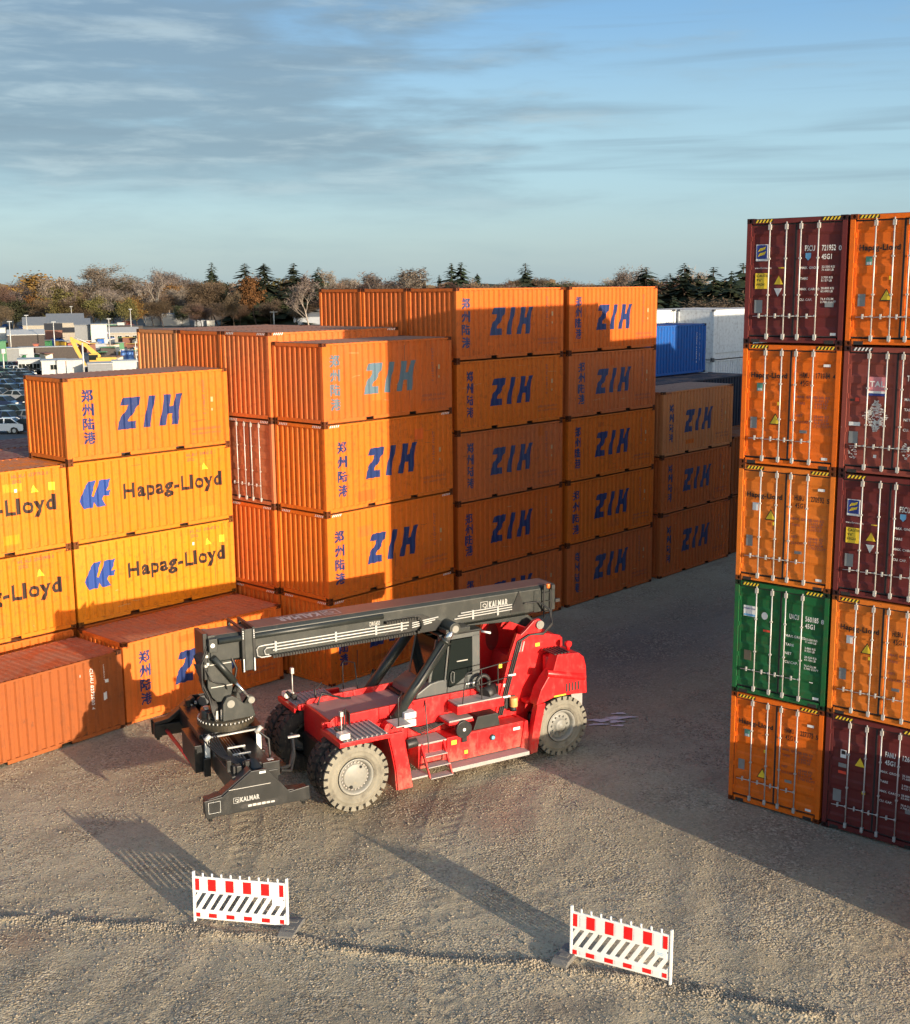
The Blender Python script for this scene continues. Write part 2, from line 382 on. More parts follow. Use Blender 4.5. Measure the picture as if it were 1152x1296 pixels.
def build_ground():
    x0, x1, y0, y1, s = 7.5, 31.5, 5.0, 33.0, 0.042
    nx, ny = int((x1 - x0) / s) + 1, int((y1 - y0) / s) + 1
    X, Y = np.meshgrid(np.linspace(x0, x1, nx), np.linspace(y0, y1, ny), indexing='ij')
    e = np.minimum(np.minimum(X - x0, x1 - X), np.minimum(Y - y0, y1 - Y)); e = np.clip(e / 1.5, 0, 1)
    Z = ground_height(X, Y) * e + 0.006
    co = np.stack([X, Y, Z], -1).reshape(-1, 3).astype(np.float32)
    i = np.arange(nx * ny).reshape(nx, ny)
    q = np.stack([i[:-1, :-1], i[1:, :-1], i[1:, 1:], i[:-1, 1:]], -1).reshape(-1, 4).astype(np.int32)
    me = bpy.data.meshes.new('gravel_yard')
    me.vertices.add(len(co)); me.vertices.foreach_set('co', co.ravel())
    me.loops.add(q.size); me.loops.foreach_set('vertex_index', q.ravel())
    me.polygons.add(len(q)); me.polygons.foreach_set('loop_start', np.arange(0, q.size, 4, dtype=np.int32))
    me.polygons.foreach_set('use_smooth', np.ones(len(q), bool))
    me.update(calc_edges=True)
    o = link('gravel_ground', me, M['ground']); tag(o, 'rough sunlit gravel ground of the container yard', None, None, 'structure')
    me2 = bpy.data.meshes.new('yard_ground')
    B = 2600
    # one sheet out to the horizon, left open (hidden step of a few millimetres) under the finely modelled part
    me2.from_pydata([(-B, -B, -.13), (B, -B, -.13), (B, B, -.13), (-B, B, -.13)], [], [(0, 1, 2, 3)])
    g = link('ground', me2, M['far_ground']); tag(g, 'flat ground reaching to the horizon', None, None, 'structure')
    me3 = MB()
    def slab(a, b, c, d): me3.add([(a, c, .004), (b, c, .004), (b, d, .004), (a, d, .004)], [(0, 1, 2, 3)])
    slab(-40, x0, -40, 60); slab(x1, 110, -40, 60); slab(x0, x1, -40, y0); slab(x0, x1, y1, 60)
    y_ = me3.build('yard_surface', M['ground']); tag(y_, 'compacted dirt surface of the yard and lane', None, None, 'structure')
m, t, b = principled('far_ground')
geo = t.n('ShaderNodeNewGeometry').outputs['Position']
n1 = t.noise(geo, 0.02, 5, 0.6); n2 = t.noise(geo, 0.3, 5, 0.65)
c = t.mix(t.ramp(n1, .4, .6), (0.10, 0.095, 0.085), (0.12, 0.10, 0.065)); c = t.mix(t.math('MULTIPLY', t.ramp(n2, .4, .7), .5), c, (0.16, 0.15, 0.135))
t.put(b.inputs['Base Color'], c); b.inputs['Roughness'].default_value = .9; M['far_ground'] = m
build_ground()
m = MB(); m.add([(20, 62, 0), (175, 62, 0), (175, 235, 0), (20, 235, 0)], [(0, 1, 2, 3)])
M['asphalt'] = simple('asphalt', (.085, .085, .088), .8, 0, .4, .3, (.14, .13, .12), .4)
tag(m.build('car_park', M['asphalt']), 'grey asphalt of the car park behind the stacks', None, None, 'structure')
# wet patches by the rear wheel, reflected sky painted in as pale colour
m = simple('pale_sky_sheen', (.78, .73, .74), .6, 0, .3, .35, (.35, .30, .28), 9)
pm = MB(); pr_ = random.Random(5)
for k, (cx, cy, a, bb) in enumerate([(28.75, 20.45, .34, .13), (29.3, 20.15, .42, .12), (28.95, 20.05, .22, .10), (28.4, 20.3, .3, .07), (29.6, 20.4, .22, .07), (28.7, 19.8, .2, .06)]):
    pts = []
    for i in range(22):
        tt = 2 * math.pi * i / 22; r = 1 + .28 * math.sin(3 * tt + k) + .16 * math.sin(7 * tt + 2 * k)
        ux, uy = a * r * math.cos(tt), bb * r * math.sin(tt); th = R_(-42)
        pts.append((cx + ux * math.cos(th) - uy * math.sin(th), cy + ux * math.sin(th) + uy * math.cos(th), float(ground_height(cx, cy)) + .035))
    pm.add(pts, [tuple(range(22))])
tag(pm.build('wet_patches', m), 'small wet patches painted pale with sky sheen on the ground behind the rear wheel', None, None, 'structure')
# ------------------------------------------------------------------ flat lettering
_tx = {}
def text_geo(body, bold=0.0, shear=0.0):
    """2-D triangulated lettering: verts in u,v with the left base corner at 0,0 and capital height 1"""
    k = (body, bold, shear)
    if k in _tx: return _tx[k]
    c = bpy.data.curves.new('lettering', 'FONT'); c.body = body; c.size = 1.0; c.resolution_u = 3; c.offset = bold; c.shear = shear; c.space_character = 1.0 + bold * 3.2
    o = bpy.data.objects.new('lettering', c); COL.objects.link(o)
    bpy.context.view_layer.update()
    me = bpy.data.meshes.new_from_object(o.evaluated_get(bpy.context.evaluated_depsgraph_get()))
    vs = [(v.co.x, v.co.y) for v in me.vertices]; fs = [tuple(p.vertices) for p in me.polygons]
    bpy.data.objects.remove(o); bpy.data.curves.remove(c); bpy.data.meshes.remove(me)
    _tx[k] = (vs, fs); return _tx[k]
def fit(geo, u0, v0, w=None, h=None):
    vs, fs = geo
    xs = [p[0] for p in vs]; ys = [p[1] for p in vs]
    sw = (w / (max(xs) - min(xs))) if w else None; sh = (h / (max(ys) - min(ys))) if h else None
    sw = sw or sh; sh = sh or sw
    return [(u0 + (p[0] - min(xs)) * sw, v0 + (p[1] - min(ys)) * sh) for p in vs], fs
def merge(*gs):
    V = []; Fc = []
    for vs, fs in gs:
        n = len(V); V += vs; Fc += [tuple(i + n for i in f) for f in fs]
    return V, Fc
def poly(pts): return list(pts), [tuple(range(len(pts)))]

def zih(u0, v0):
    """three slanted heavy capitals"""
    def S(pts): return [(u0 + x + 0.22 * y, v0 + y) for x, y in pts]
    Z = S([(0, 0), (0.66, 0), (0.66, .24), (0.33, .24), (0.66, .74), (0.66, 1), (0.05, 1), (0.0, .76), (0.30, .76), (0.0, .26)])
    I = S([(0.97, 0), (1.22, 0), (1.22, 1), (0.97, 1)])
    Hh = S([(1.56, 0), (1.82, 0), (1.82, .37), (2.0, .37), (2.0, 0), (2.25, 0), (2.25, 1), (2.0, 1), (2.0, .61), (1.82, .61), (1.82, 1), (1.56, 1)])
    return merge(poly(Z), poly(I), poly(Hh))
def hl_emblem(u0, v0, s=1.0):
    P1 = [(0, .26), (.14, .62), (.36, .86), (.62, .86), (.44, .5), (.40, .38), (.50, .34), (.62, .58), (.70, .86), (1.14, .86), (1.04, .66), (.93, .50), (1.12, .50), (1.05, .33), (.86, .33), (.80, .24), (.92, 0), (.60, 0), (.48, .20), (.42, 0), (.1, 0)]
    return poly([(u0 + x * s, v0 + y * s) for x, y in P1])

def cut_drape(geo, breaks, depth, lift, bold=None):
    """cut flat lettering at the folds of a corrugated wall and lay it on the folds (u,v -> x,y,z of a side wall)"""
    bm = bmesh.new(); lv = {}
    for k, (ou, ov) in enumerate(bold or ((0, 0),)):      # strokes thickened by layers a millimetre apart
        vs = [bm.verts.new((p[0] + ou, k * .001, p[1] + ov)) for p in geo[0]]
        for f in geo[1]:
            try: bm.faces.new([vs[i] for i in f])
            except ValueError: pass
    bm.normal_update(); bmesh.ops.triangulate(bm, faces=bm.faces[:])
    us = [p[0] for p in geo[0]]; lo, hi = min(us), max(us)
    for b in breaks:
        if lo < b < hi:
            bmesh.ops.bisect_plane(bm, geom=bm.verts[:] + bm.edges[:] + bm.faces[:], plane_co=(b, 0, 0), plane_no=(1, 0, 0), dist=1e-5)
    for v in bm.verts: v.co.y = depth(v.co.x) - lift - v.co.y
    me = bpy.data.meshes.new('lettering'); bm.normal_update()
    for f in bm.faces:
        if f.normal.y > 0: f.normal_flip()
    bm.to_mesh(me); bm.free(); return me

# ------------------------------------------------------------------ shipping containers
CW = 2.438
def fold(x, x0, x1, pitch, amp):
    """trapezoid fold: 0 on the outer flats, amp on the inner flats"""
    n = max(1, round((x1 - x0) / pitch)); p = (x1 - x0) / n
    t = ((x - x0) / p) % 1.0
    if t < 0.37: return 0.0
    if t < 0.50: return amp * (t - 0.37) / 0.13
    if t < 0.87: return amp
    return amp * (1.0 - t) / 0.13
def fold_breaks(x0, x1, pitch):
    n = max(1, round((x1 - x0) / pitch)); p = (x1 - x0) / n; b = []
    for i in range(n): b += [x0 + p * (i + t) for t in (0, .37, .5, .87)]
    return b + [x1]
SIDE_IN, AMP, SP = 0.016, 0.056, 0.276
def side_depth(L, smooth=False):
    if smooth: return lambda x: SIDE_IN
    return lambda x: SIDE_IN + fold(x, 0.16, L - 0.16, SP, AMP)
_cm = {}
def cmesh(key, fn):
    if key not in _cm: _cm[key] = fn()
    return _cm[key]
def sheet(b, fn, smooth=False):
    m = MB(); vs = []; fs = []
    for i, x in enumerate(b):
        p, q = fn(x); vs += [p, q]
        if i: fs.append((2 * i - 2, 2 * i, 2 * i + 1, 2 * i - 1))
    m.add(vs, fs); return m
def casting_mesh(name):
    """corner casting with a recessed oval mouth on two faces"""
    m = MB(); X, Y, Z = 0.178, 0.162, 0.118
    def face(o, u, v, n, lu, lv):
        o, u, v, n = map(Vector, (o, u, v, n))
        outer = [o, o + u * lu, o + u * lu + v * lv, o + v * lv]
        c = o + u * lu / 2 + v * lv / 2; k = 8
        ring = [c + u * (lu * .24 * math.cos(2 * math.pi * (i - 2.5) / k)) + v * (lv * .34 * math.sin(2 * math.pi * (i - 2.5) / k)) for i in range(k)]
        inn = [p - n * 0.05 for p in ring]
        vs = outer + ring + inn; fs = []
        for s_ in range(4):
            a, b2 = 4 + 2 * s_, 4 + (2 * s_ + 1)
            fs.append((s_, (s_ + 1) % 4, b2, a)); fs.append(((s_ + 1) % 4, 4 + (2 * s_ + 2) % k, b2))
        for i in range(k): fs.append((4 + i, 4 + (i + 1) % k, 12 + (i + 1) % k, 12 + i))
        fs.append(tuple(12 + i for i in range(k)))
        m.add(vs, fs)
    face((0, 0, 0), (1, 0, 0), (0, 0, 1), (0, -1, 0), X, Z)
    face((0, Y, 0), (0, -1, 0), (0, 0, 1), (-1, 0, 0), Y, Z)
    m.add([(X, 0, 0), (X, Y, 0), (X, Y, Z), (X, 0, Z)], [(0, 1, 2, 3)])
    m.add([(0, Y, 0), (X, Y, 0), (X, Y, Z), (0, Y, Z)], [(3, 2, 1, 0)])
    m.add([(0, 0, Z), (X, 0, Z), (X, Y, Z), (0, Y, Z)], [(0, 1, 2, 3)])
    m.add([(0, 0, 0), (X, 0, 0), (X, Y, 0), (0, Y, 0)], [(3, 2, 1, 0)])
    return m.mesh(name)
def lock_bar_mesh(Hc):
    m = MB(); z0, z1 = 0.10, Hc - 0.10
    m.tube((0, 0, z0), (0, 0, z1), 0.017, 8)
    for z in (z0 + 0.02, z1 - 0.17):        # cam keepers
        m.box(-0.028, 0.03, -0.032, 0.032, z, z + 0.12)
    for z in (1.12, 1.95): m.box(-0.022, 0.03, -0.028, 0.028, z, z + 0.035)
    return m.mesh('lock_bar')
def handle_mesh():
    m = MB(); m.tube((0, -0.02, 0), (0, 0.36, -0.02), 0.011, 6); m.box(-0.012, 0.03, 0.19, 0.225, -0.055, 0.05); m.box(-0.02, 0.02, -0.02, 0.03, -0.02, 0.025)
    return m.mesh('handle')

GALV = M['galv']
def door_leaf(root, Hc, y0, y1, mat, k, bars, Hbar, stick=()):
    """one door leaf on the x = 0 end, between y0 and y1 (hinged at the outer side)"""
    z0, z1 = 0.20, Hc - 0.16
    x = 0.045
    n = 5; rows = [z0 + 0.10 + (z1 - z0 - 0.2) * i / n for i in range(n + 1)]
    m = MB()
    prof = [(z0, x)]
    for i in range(n):
        a, b = rows[i], rows[i + 1]; h = b - a
        prof += [(a, x), (a + .10 * h, x + 0.0), (a + .24 * h, x + 0.018), (a + .66 * h, x + 0.018), (a + .80 * h, x)]
    prof += [(z1, x)]
    s = 0.07
    vs = []; fs = []
    for z, xx in prof: vs += [(xx, y0 + s, z), (xx, y1 - s, z)]
    for i in range(len(prof) - 1): fs.append((2 * i, 2 * i + 2, 2 * i + 3, 2 * i + 1))
    m.add(vs, fs)
    fx = 0.040
    m.box(fx, fx + 0.05, y0 + 0.012, y0 + s, z0, z1); m.box(fx, fx + 0.05, y1 - s, y1 - 0.012, z0, z1)
    m.box(fx, fx + 0.05, y0 + s, y1 - s, z0, z0 + 0.06); m.box(fx, fx + 0.05, y0 + s, y1 - s, z1 - 0.06, z1)
    d = link('door', cmesh(('door', Hc, round(y0, 2)), lambda: m.mesh('door')), mat, root)
    g = MB(); 
    g.box(fx - 0.003, fx + 0.03, y0, y0 + 0.020, z0 - .02, z1 + .02); g.box(fx - 0.003, fx + 0.03, y1 - 0.020, y1, z0 - .02, z1 + .02)
    g.box(fx - 0.003, fx + 0.03, y0 + 0.020, y1 - 0.020, z0 - .02, z0 + .004); g.box(fx - 0.003, fx + 0.03, y0 + 0.020, y1 - 0.020, z1 - .004, z1 + .02)
    link('gasket', cmesh(('gasket', Hc, round(y0, 2)), lambda: g.mesh('gasket')), M['gasket'], d)
    for yb in bars: link('lock_bar', cmesh(('bar', Hc), lambda: lock_bar_mesh(Hc)), GALV, d, (-0.005, yb, 0))
    for yb, dr in zip(bars, (1, 1)):
        link('handle', cmesh('handle', handle_mesh), GALV, d, (-0.02, yb, 0.66), None)
    outer = y0 if y0 < CW / 2 - 0.3 else y1
    sg = 1 if outer == y1 else -1
    for z in (0.36, 1.0, Hc - 1.12, Hc - 0.46):
        link('hinge', cmesh(('hinge', sg), lambda: MB().box(-0.004, 0.05, -0.06 if sg > 0 else -0.03, 0.03 if sg > 0 else 0.06, -0.055, 0.055).mesh('hinge')), mat, d, (0.018, outer + sg * 0.02, z))
    return d
def end_sticker(parent, name, mat, y, z, w, h, lift=0.0, shape='rect', x=0.040):
    """flat plate on the door end; y is its left edge seen from in front (left = +y), z its foot"""
    m = MB(); xx = x - 0.005 - lift
    if shape == 'rect': pts = [(y, z), (y - w, z), (y - w, z + h), (y, z + h)]
    elif shape == 'tri': pts = [(y, z), (y - w, z), (y - w / 2, z + h)]
    elif shape == 'tri_down': pts = [(y, z + h), (y - w / 2, z), (y - w, z + h)]
    elif shape == 'disc': pts = [(y - w / 2 - w / 2 * math.cos(t), z + h / 2 + h / 2 * math.sin(t)) for t in [math.pi + 2 * math.pi * i / 16 for i in range(16)]][::-1]
    else: pts = [(y - a * w, z + b * h) for a, b in shape]
    n = len(pts)
    vs = [(xx, p[0], p[1]) for p in pts] + [(xx + 0.004, p[0], p[1]) for p in pts]
    m.add(vs, [tuple(range(n))] + [(i, i + n, (i + 1) % n + n, (i + 1) % n) for i in range(n)])
    return m.build(name, mat, parent)
def end_text(parent, body, mat, y, z, w=None, h=None, bold=0.02, x=0.040, lift=0.004):
    vs, fs = fit(text_geo(body, bold), 0, 0, w, h)
    m = MB(); m.add([(x - 0.004 - lift, y - p[0], z + p[1]) for p in vs], [f[::-1] for f in fs])
    return m.build('lettering', mat, parent)

def height_stripes(root, Hc, L, col, front=True, end=True):
    m = MB()
    def strip(o, u, n):
        for k in range(5):
            a = 0.10 + k * 0.085
            q = [(a, -0.095), (a + 0.040, -0.095), (a + 0.085, -0.022), (a + 0.045, -0.022)]
            m.add([(o[0] + u[0] * s_ + n[0] * .003, o[1] + u[1] * s_ + n[1] * .003, o[2] + t) for s_, t in q], [(0, 1, 2, 3)])
    if end:
        strip((-0.002, CW - 0.12, Hc - 0.008), (0, -1, 0), (-1, 0, 0)); strip((-0.002, 0.68, Hc - 0.008), (0, -1, 0), (-1, 0, 0))
    if front:
        strip((0.12, 0, Hc - 0.008), (1, 0, 0), (0, -1, 0)); strip((L - 0.68, 0, Hc - 0.008), (1, 0, 0), (0, -1, 0))
    m.build('height_stripes', col, root)

def make_container(loc, yaw, Hc, L, col, label, group, seed=0, rust=0.3, fade=0.3, pockets=True, stripes=None, end='wall', smooth=False, plain=False, doorcol=None, name='shipping_container', roofcol=None, fine=True):
    root = empty(name, loc, yaw)
    tag(root, label, 'container', group)
    mat = paint(col, rust, fade, seed, False, end == 'door' and L > 7)
    rmat = paint(roofcol or col, rust, fade, seed, True)
    sd_ = side_depth(L, smooth)
    br = [0.14, L - 0.14] if smooth else fold_breaks(0.16, L - 0.16, SP)
    zb, zt = 0.15, Hc - 0.06
    k = (Hc, L, smooth)
    for s_ in (0, 1):
        def mk(s_=s_):
            f = (lambda x: ((x, sd_(x), zb), (x, sd_(x), zt))) if s_ == 0 else (lambda x: ((x, CW - sd_(x), zt), (x, CW - sd_(x), zb)))
            return sheet([0.1] + br + [L - 0.1], f).mesh('side_wall')
        if plain and s_ == 1: continue
        link('side_wall', cmesh(('sw', k, s_), mk), mat, root)
    ends = (0, 1) if not plain else (0,)
    for e in ends:
        if e == 0 and end == 'door': continue
        def mk(e=e):
            b = fold_breaks(0.11, CW - 0.11, 0.245); dd = lambda y: 0.028 + fold(y, 0.11, CW - 0.11, 0.245, 0.045)
            if smooth: b = [0.11, CW - 0.11]; dd = lambda y: 0.03
            f = (lambda y: ((dd(y), y, zt), (dd(y), y, zb))) if e == 0 else (lambda y: ((L - dd(y), y, zb), (L - dd(y), y, zt)))
            return sheet([0.06] + b + [CW - 0.06], f).mesh('end_wall')
        link('end_wall', cmesh(('ew', k, e), mk), mat, root)
    def mkroof():
        n = round((L - 0.5) / 0.235); p = (L - 0.5) / n; b = [0.05, 0.25]
        dz = {}
        for i in range(n):
            for t, z in ((.12, 0), (.30, -.028), (.62, -.028), (.80, 0)): b.append(0.25 + p * (i + t)); dz[round(b[-1], 4)] = z
        b += [L - 0.25, L - 0.05]
        return sheet(b, lambda x: ((x, 0.055, Hc - 0.012 + dz.get(round(x, 4), 0)), (x, CW - 0.055, Hc - 0.012 + dz.get(round(x, 4), 0)))).mesh('roof')
    link('roof', cmesh(('roof', k), mkroof), rmat, root)
    for s_ in (0, 1):
        if plain and s_: continue
        y0, y1 = (0.006, 0.062) if s_ == 0 else (CW - 0.062, CW - 0.006)
        link('top_rail', cmesh(('tr', k, s_), lambda: MB().box(0.165, L - 0.165, y0, y1, Hc - 0.085, Hc - 0.026).mesh('top_rail')), mat, root)
        def mkb():
            m = MB()
            segs = [(0.17, L - 0.17)]
            if pockets and L < 7: segs = [(0.17, 1.86), (2.20, 3.90), (4.24, L - 0.17)]
            for a, b in segs: m.box(a, b, y0, y1, 0.04, 0.155)
            if len(segs) > 1:
                for a in (1.86, 3.90): m.box(a, a + 0.34, y0, y1, 0.132, 0.155)
            return m.mesh('bottom_rail')
        link('bottom_rail', cmesh(('br', k, s_, pockets), mkb), mat, root)
    if pockets and L < 7:
        for a in (1.86, 3.90):
            def mkp():
                m = MB(); m.box(a, a + .34, 0.35, 0.36, 0.02, 0.13); m.box(a - .005, a, 0.02, .36, .02, .13); m.box(a + .34, a + .345, .02, .36, .02, .13); m.box(a, a + .34, .03, .36, .125, .13)
                return m.mesh('fork_pocket')
            link('fork_pocket', cmesh(('fp', a), mkp), M['dark_steel'], root)
    for x in (0, L):
        if plain and x: continue
        x0, x1 = (0.004, 0.08) if x == 0 else (L - 0.08, L - 0.004)
        link('end_header', cmesh(('eh', k, x), lambda: MB().box(x0, x1, 0.15, CW - 0.15, Hc - 0.13, Hc - 0.022).mesh('end_header')), mat, root)
        link('end_sill', cmesh(('es', k, x), lambda: MB().box(x0, x1, 0.15, CW - 0.15, 0.04, 0.16).mesh('end_sill')), mat, root)
        for y in (0, CW):
            ya, yb = (0.002, 0.11) if y == 0 else (CW - 0.11, CW - 0.002)
            xa, xb = (0.002, 0.15) if x == 0 else (L - 0.15, L - 0.002)
            if plain and y: continue
            link('corner_post', cmesh(('cp', k, x, y), lambda: MB().box(xa, xb, ya, yb, 0.118, Hc - 0.118).mesh('corner_post')), mat, root)
            for z in (0, Hc - 0.118):
                link('corner_casting', cmesh('casting', lambda: casting_mesh('corner_casting')), paint(tuple(c * .16 + .006 for c in col), .8, .1, seed), root, (x, y, z if z == 0 else Hc - 0.118), None,
                     (1 if x == 0 else -1, 1 if y == 0 else -1, 1))
    if not plain:
        link('underside', cmesh(('us', k), lambda: MB().box(0.1, L - 0.1, 0.07, CW - 0.07, 0.10, 0.14).mesh('underside')), M['dark_steel'], root)
    if end == 'door':
        g = CW / 2; dm = paint(doorcol, rust, fade, seed) if doorcol else mat
        d1 = door_leaf(root, Hc, g + 0.004, CW - 0.10, dm, 0, (1.85, 1.44), Hc)
        d2 = door_leaf(root, Hc, 0.10, g - 0.004, dm, 1, (1.085, 0.66), Hc)
        root_doors[root.name] = (d1, d2)
    if stripes: height_stripes(root, Hc, L, M[stripes], front=True, end=True)
    return root
root_doors = {}

M['rust_mark'] = decal('rust_run', (.16, .05, .02), .5)
M['tan_sticker'] = decal('aged_sticker', (.50, .33, .16), .5)
CJK = '\u90d1\u5dde\u9646\u6e2f'
_wr = random.Random(77)
def wear(root, bk, dep, Hc, colr, n_patch=None):
    """welded repair plates and scuffs, different on every container"""
    for k in range(_wr.choice((0, 1, 1, 2)) if n_patch is None else n_patch):
        u, v = _wr.uniform(.4, 5.0), _wr.choice((_wr.uniform(.2, .7), _wr.uniform(1.9, 2.2))); w_, h_ = _wr.uniform(.25, .8), _wr.uniform(.18, .4); t_ = _wr.uniform(.78, 1.22)
        link('repair_plate', cut_drape(poly([(u, v), (u + w_, v), (u + w_, min(v + h_, Hc - .12)), (u, min(v + h_, Hc - .12))]), bk, dep, 0.0025), paint((min(.72, colr[0] * t_), colr[1] * t_ * _wr.uniform(.85, 1.2), colr[2] * t_), .5, .5, _wr.randrange(40)), root)
    gs = []
    for k in range(_wr.randrange(3, 8)):
        u, v = _wr.uniform(.3, 5.4), _wr.uniform(.2, Hc - .3); l = _wr.uniform(.08, .5); dv = _wr.uniform(-.06, .06); t_ = _wr.uniform(.006, .016); gs.append(poly([(u, v), (u + l, v + dv), (u + l * .9, v + dv + t_), (u, v + t_)]))
    o = link('scuff_marks', cut_drape(merge(*gs), bk, dep, 0.003), M[_wr.choice(('tan_sticker', 'rust_mark'))], root); o['kind'] = 'stuff'
    gs = []
    for k in range(_wr.randrange(2, 6)):
        u, v = _wr.uniform(.3, 5.6), _wr.uniform(1.0, Hc - .1); l = _wr.uniform(.2, .9); t_ = _wr.uniform(.008, .022); gs.append(poly([(u, v), (u + t_ * .4, v - l), (u + t_ * .7, v - l), (u + t_, v)]))
    o = link('rust_runs', cut_drape(merge(*gs), bk, dep, 0.0032), M['rust_mark'], root); o['kind'] = 'stuff'
def deco_zih(root, Hc, L, cu=0.40, pitch=0.43, ink='blue_ink', ccol=None, cw=0.36, top=None):
    off = 0.0 if Hc < 2.7 else 0.10
    k = ('zih', Hc)
    bk = fold_breaks(0.16, L - 0.16, SP); dep = side_depth(L)
    link('emblem_lettering', cmesh(k, lambda: cut_drape(zih(1.79, 0.86 + off), bk, dep, 0.004)), M[ink], root)
    wear(root, bk, dep, Hc, ORG2)
    top = top if top is not None else 2.18 + off
    for i, ch in enumerate(CJK):
        link('side_character', cmesh(('cjk', i, cu, pitch, top), lambda: cut_drape(fit(text_geo(ch, 0.0), cu, top - 0.36 - i * pitch, cw, 0.37), bk, dep, 0.004, ((0, 0), (.012, .010), (-.012, .010), (0, -.010)))), M[ccol or ink], root)
    def mkf():
        gs = [fit(text_geo('\u90d1\u5dde\u56fd\u9645\u9646\u6e2f\u5f00\u53d1\u5efa\u8bbe\u6709\u9650\u516c\u53f8', 0.0), 4.55, 0.58 + off * .3, 1.2, 0.085), fit(text_geo('TEL 0371 ZHENGZHOU INTERNATIONAL', 0.0), 4.55, 0.44 + off * .3, 1.2, 0.06)]
        return cut_drape(merge(*gs), bk, dep, 0.004)
    link('fine_print', cmesh(('fine', Hc), mkf), M['faint_ink'], root)
    def mkv():
        g = text_geo('ZIHU 204817 3', 0.0); vs, fs = fit(g, 0, 0, 1.15, 0.075)
        return cut_drape(([(5.06 + p[1], 2.25 - p[0]) for p in vs], fs), bk, dep, 0.004)
    link('serial_lettering', cmesh('ziv', mkv), M['faint_ink'], root)
    def st():
        return cut_drape(merge(poly([(5.36, 1.50), (5.46, 1.50), (5.46, 1.66), (5.36, 1.66)]), poly([(5.37, 1.2), (5.43, 1.2), (5.43, 1.28), (5.37, 1.28)])), bk, dep, 0.005)
    link('sticker', cmesh('sst', st), M['tan_sticker'], root)
def deco_hl(root, Hc, L, code, small=True):
    bk = fold_breaks(0.16, L - 0.16, SP); dep = side_depth(L)
    wear(root, bk, dep, Hc, HLY, 2)
    link('company_emblem', cmesh('hle', lambda: cut_drape(hl_emblem(0.34, 1.10, 0.98), bk, dep, 0.004)), M['blue_emblem'], root)
    link('company_lettering', cmesh('hlt', lambda: cut_drape(fit(text_geo('Hapag-Lloyd', 0.038), 1.86, 1.075, 3.81, 0.645), bk, dep, 0.004)), M['black_ink'], root)
    def mk():
        return cut_drape(merge(fit(text_geo(code, 0.004), 4.3, 2.33, 1.2, 0.10), fit(text_geo('22G1', 0.004), 4.3, 2.17, 0.36, 0.10)), bk, dep, 0.004)
    link('serial_lettering', mk(), M['faint_ink'], root)
    link('warning_triangle', cmesh('hltri', lambda: cut_drape(poly([(4.88, 1.84), (5.12, 1.84), (5.0, 2.06)]), bk, dep, 0.005)), M['yellow_ink'], root)
    if small:
        link('sticker', cmesh('hls1', lambda: cut_drape(poly([(5.46, 1.84), (5.66, 1.84), (5.66, 2.08), (5.46, 2.08)]), bk, dep, 0.005)), M['yellow_ink'], root)
        link('sticker', cmesh('hls2', lambda: cut_drape(poly([(4.36, 1.90), (4.47, 1.90), (4.47, 2.0), (4.36, 2.0)]), bk, dep, 0.005)), M['white_plate'], root)

S_, H_ = 2.591, 2.896
L20, L40 = 6.058, 12.192
ORG = (0.66, 0.155, 0.014); ORG2 = (0.60, 0.130, 0.017); ORG3 = (0.57, 0.143, 0.032); TAN = (0.62, 0.230, 0.075); HLO = (0.70, 0.178, 0.010); HLY = (0.68, 0.222, 0.010)
RED = (0.30, 0.065, 0.022); BRN = (0.46, 0.15, 0.062)
GZ = 'orange containers stacked in the yard'
GH = 'containers hidden inside the stacks'
HID = 'plain container buried inside a stack behind the visible ones'
def local(o, yaw, u, v): return (o[0] + u * math.cos(yaw) - v * math.sin(yaw), o[1] + u * math.sin(yaw) + v * math.cos(yaw))

def stack(o, yaw_deg, items, plain_col=ORG2):
    """items from the ground up: dicts, or a height for a hidden one"""
    z = 0.0; yaw = R_(yaw_deg); k = 0
    for it in items:
        if it is None: continue
        if isinstance(it, (float, int)):
            make_container((o[0], o[1], z), yaw, it, L20, plain_col, HID, GH, plain=True, pockets=False); z += it; continue
        it = dict(it); Hc = it.pop('H'); deco = it.pop('deco', None); jx = it.pop('jx', 0.0); jy = it.pop('jy', 0.0); L = it.pop('L', L20)
        p = local(o, yaw, jx, jy)
        r = make_container((p[0], p[1], z), yaw, Hc, L, it.pop('col'), it.pop('label'), it.pop('group', GZ), **it)
        if deco: deco(r, Hc, L)
        z += Hc
def Zd(**k): return lambda r, H, L: deco_zih(r, H, L, **k)
def Hd(code, **k): return lambda r, H, L: deco_hl(r, H, L, code, **k)

# front-left column: one hidden, two with the black company name, one with slanted blue letters
A0 = (19.1683, 33.6599)
stack(A0, -0.84, [S_,
    dict(H=S_, col=HLY, seed=3, rust=.5, fade=.5, deco=Hd('HLXU 136472 0'), label='deep yellow container with black company name, directly below a brighter one in the front-left stack'),
    dict(H=S_, col=HLO, seed=4, rust=.35, fade=.35, deco=Hd('HLBU 184612 7', small=False), label='bright orange container with black company name, under the topmost slanted blue letters at left'),
    dict(H=S_, col=ORG, seed=5, rust=.15, fade=.4, roofcol=(0.36, .15, .085), deco=Zd(cu=.63, pitch=.435), label='topmost container of the front-left stack with slanted blue letters and a shaded left end')])
A1 = local(A0, R_(-0.84), -(L20 + 0.09), 0)
stack(A1, -0.84, [S_,
    dict(H=S_, col=HLO, seed=6, rust=.35, fade=.3, deco=Hd('HLXU 260748 8', small=False), label='orange container cut by the left edge, resting just above the rusty brown one'),
    dict(H=S_, col=HLO, seed=7, rust=.4, fade=.4, deco=Hd('HLXU 127732 8'), label='orange container cut by the left edge, upper of two, with three stickers in a row')])
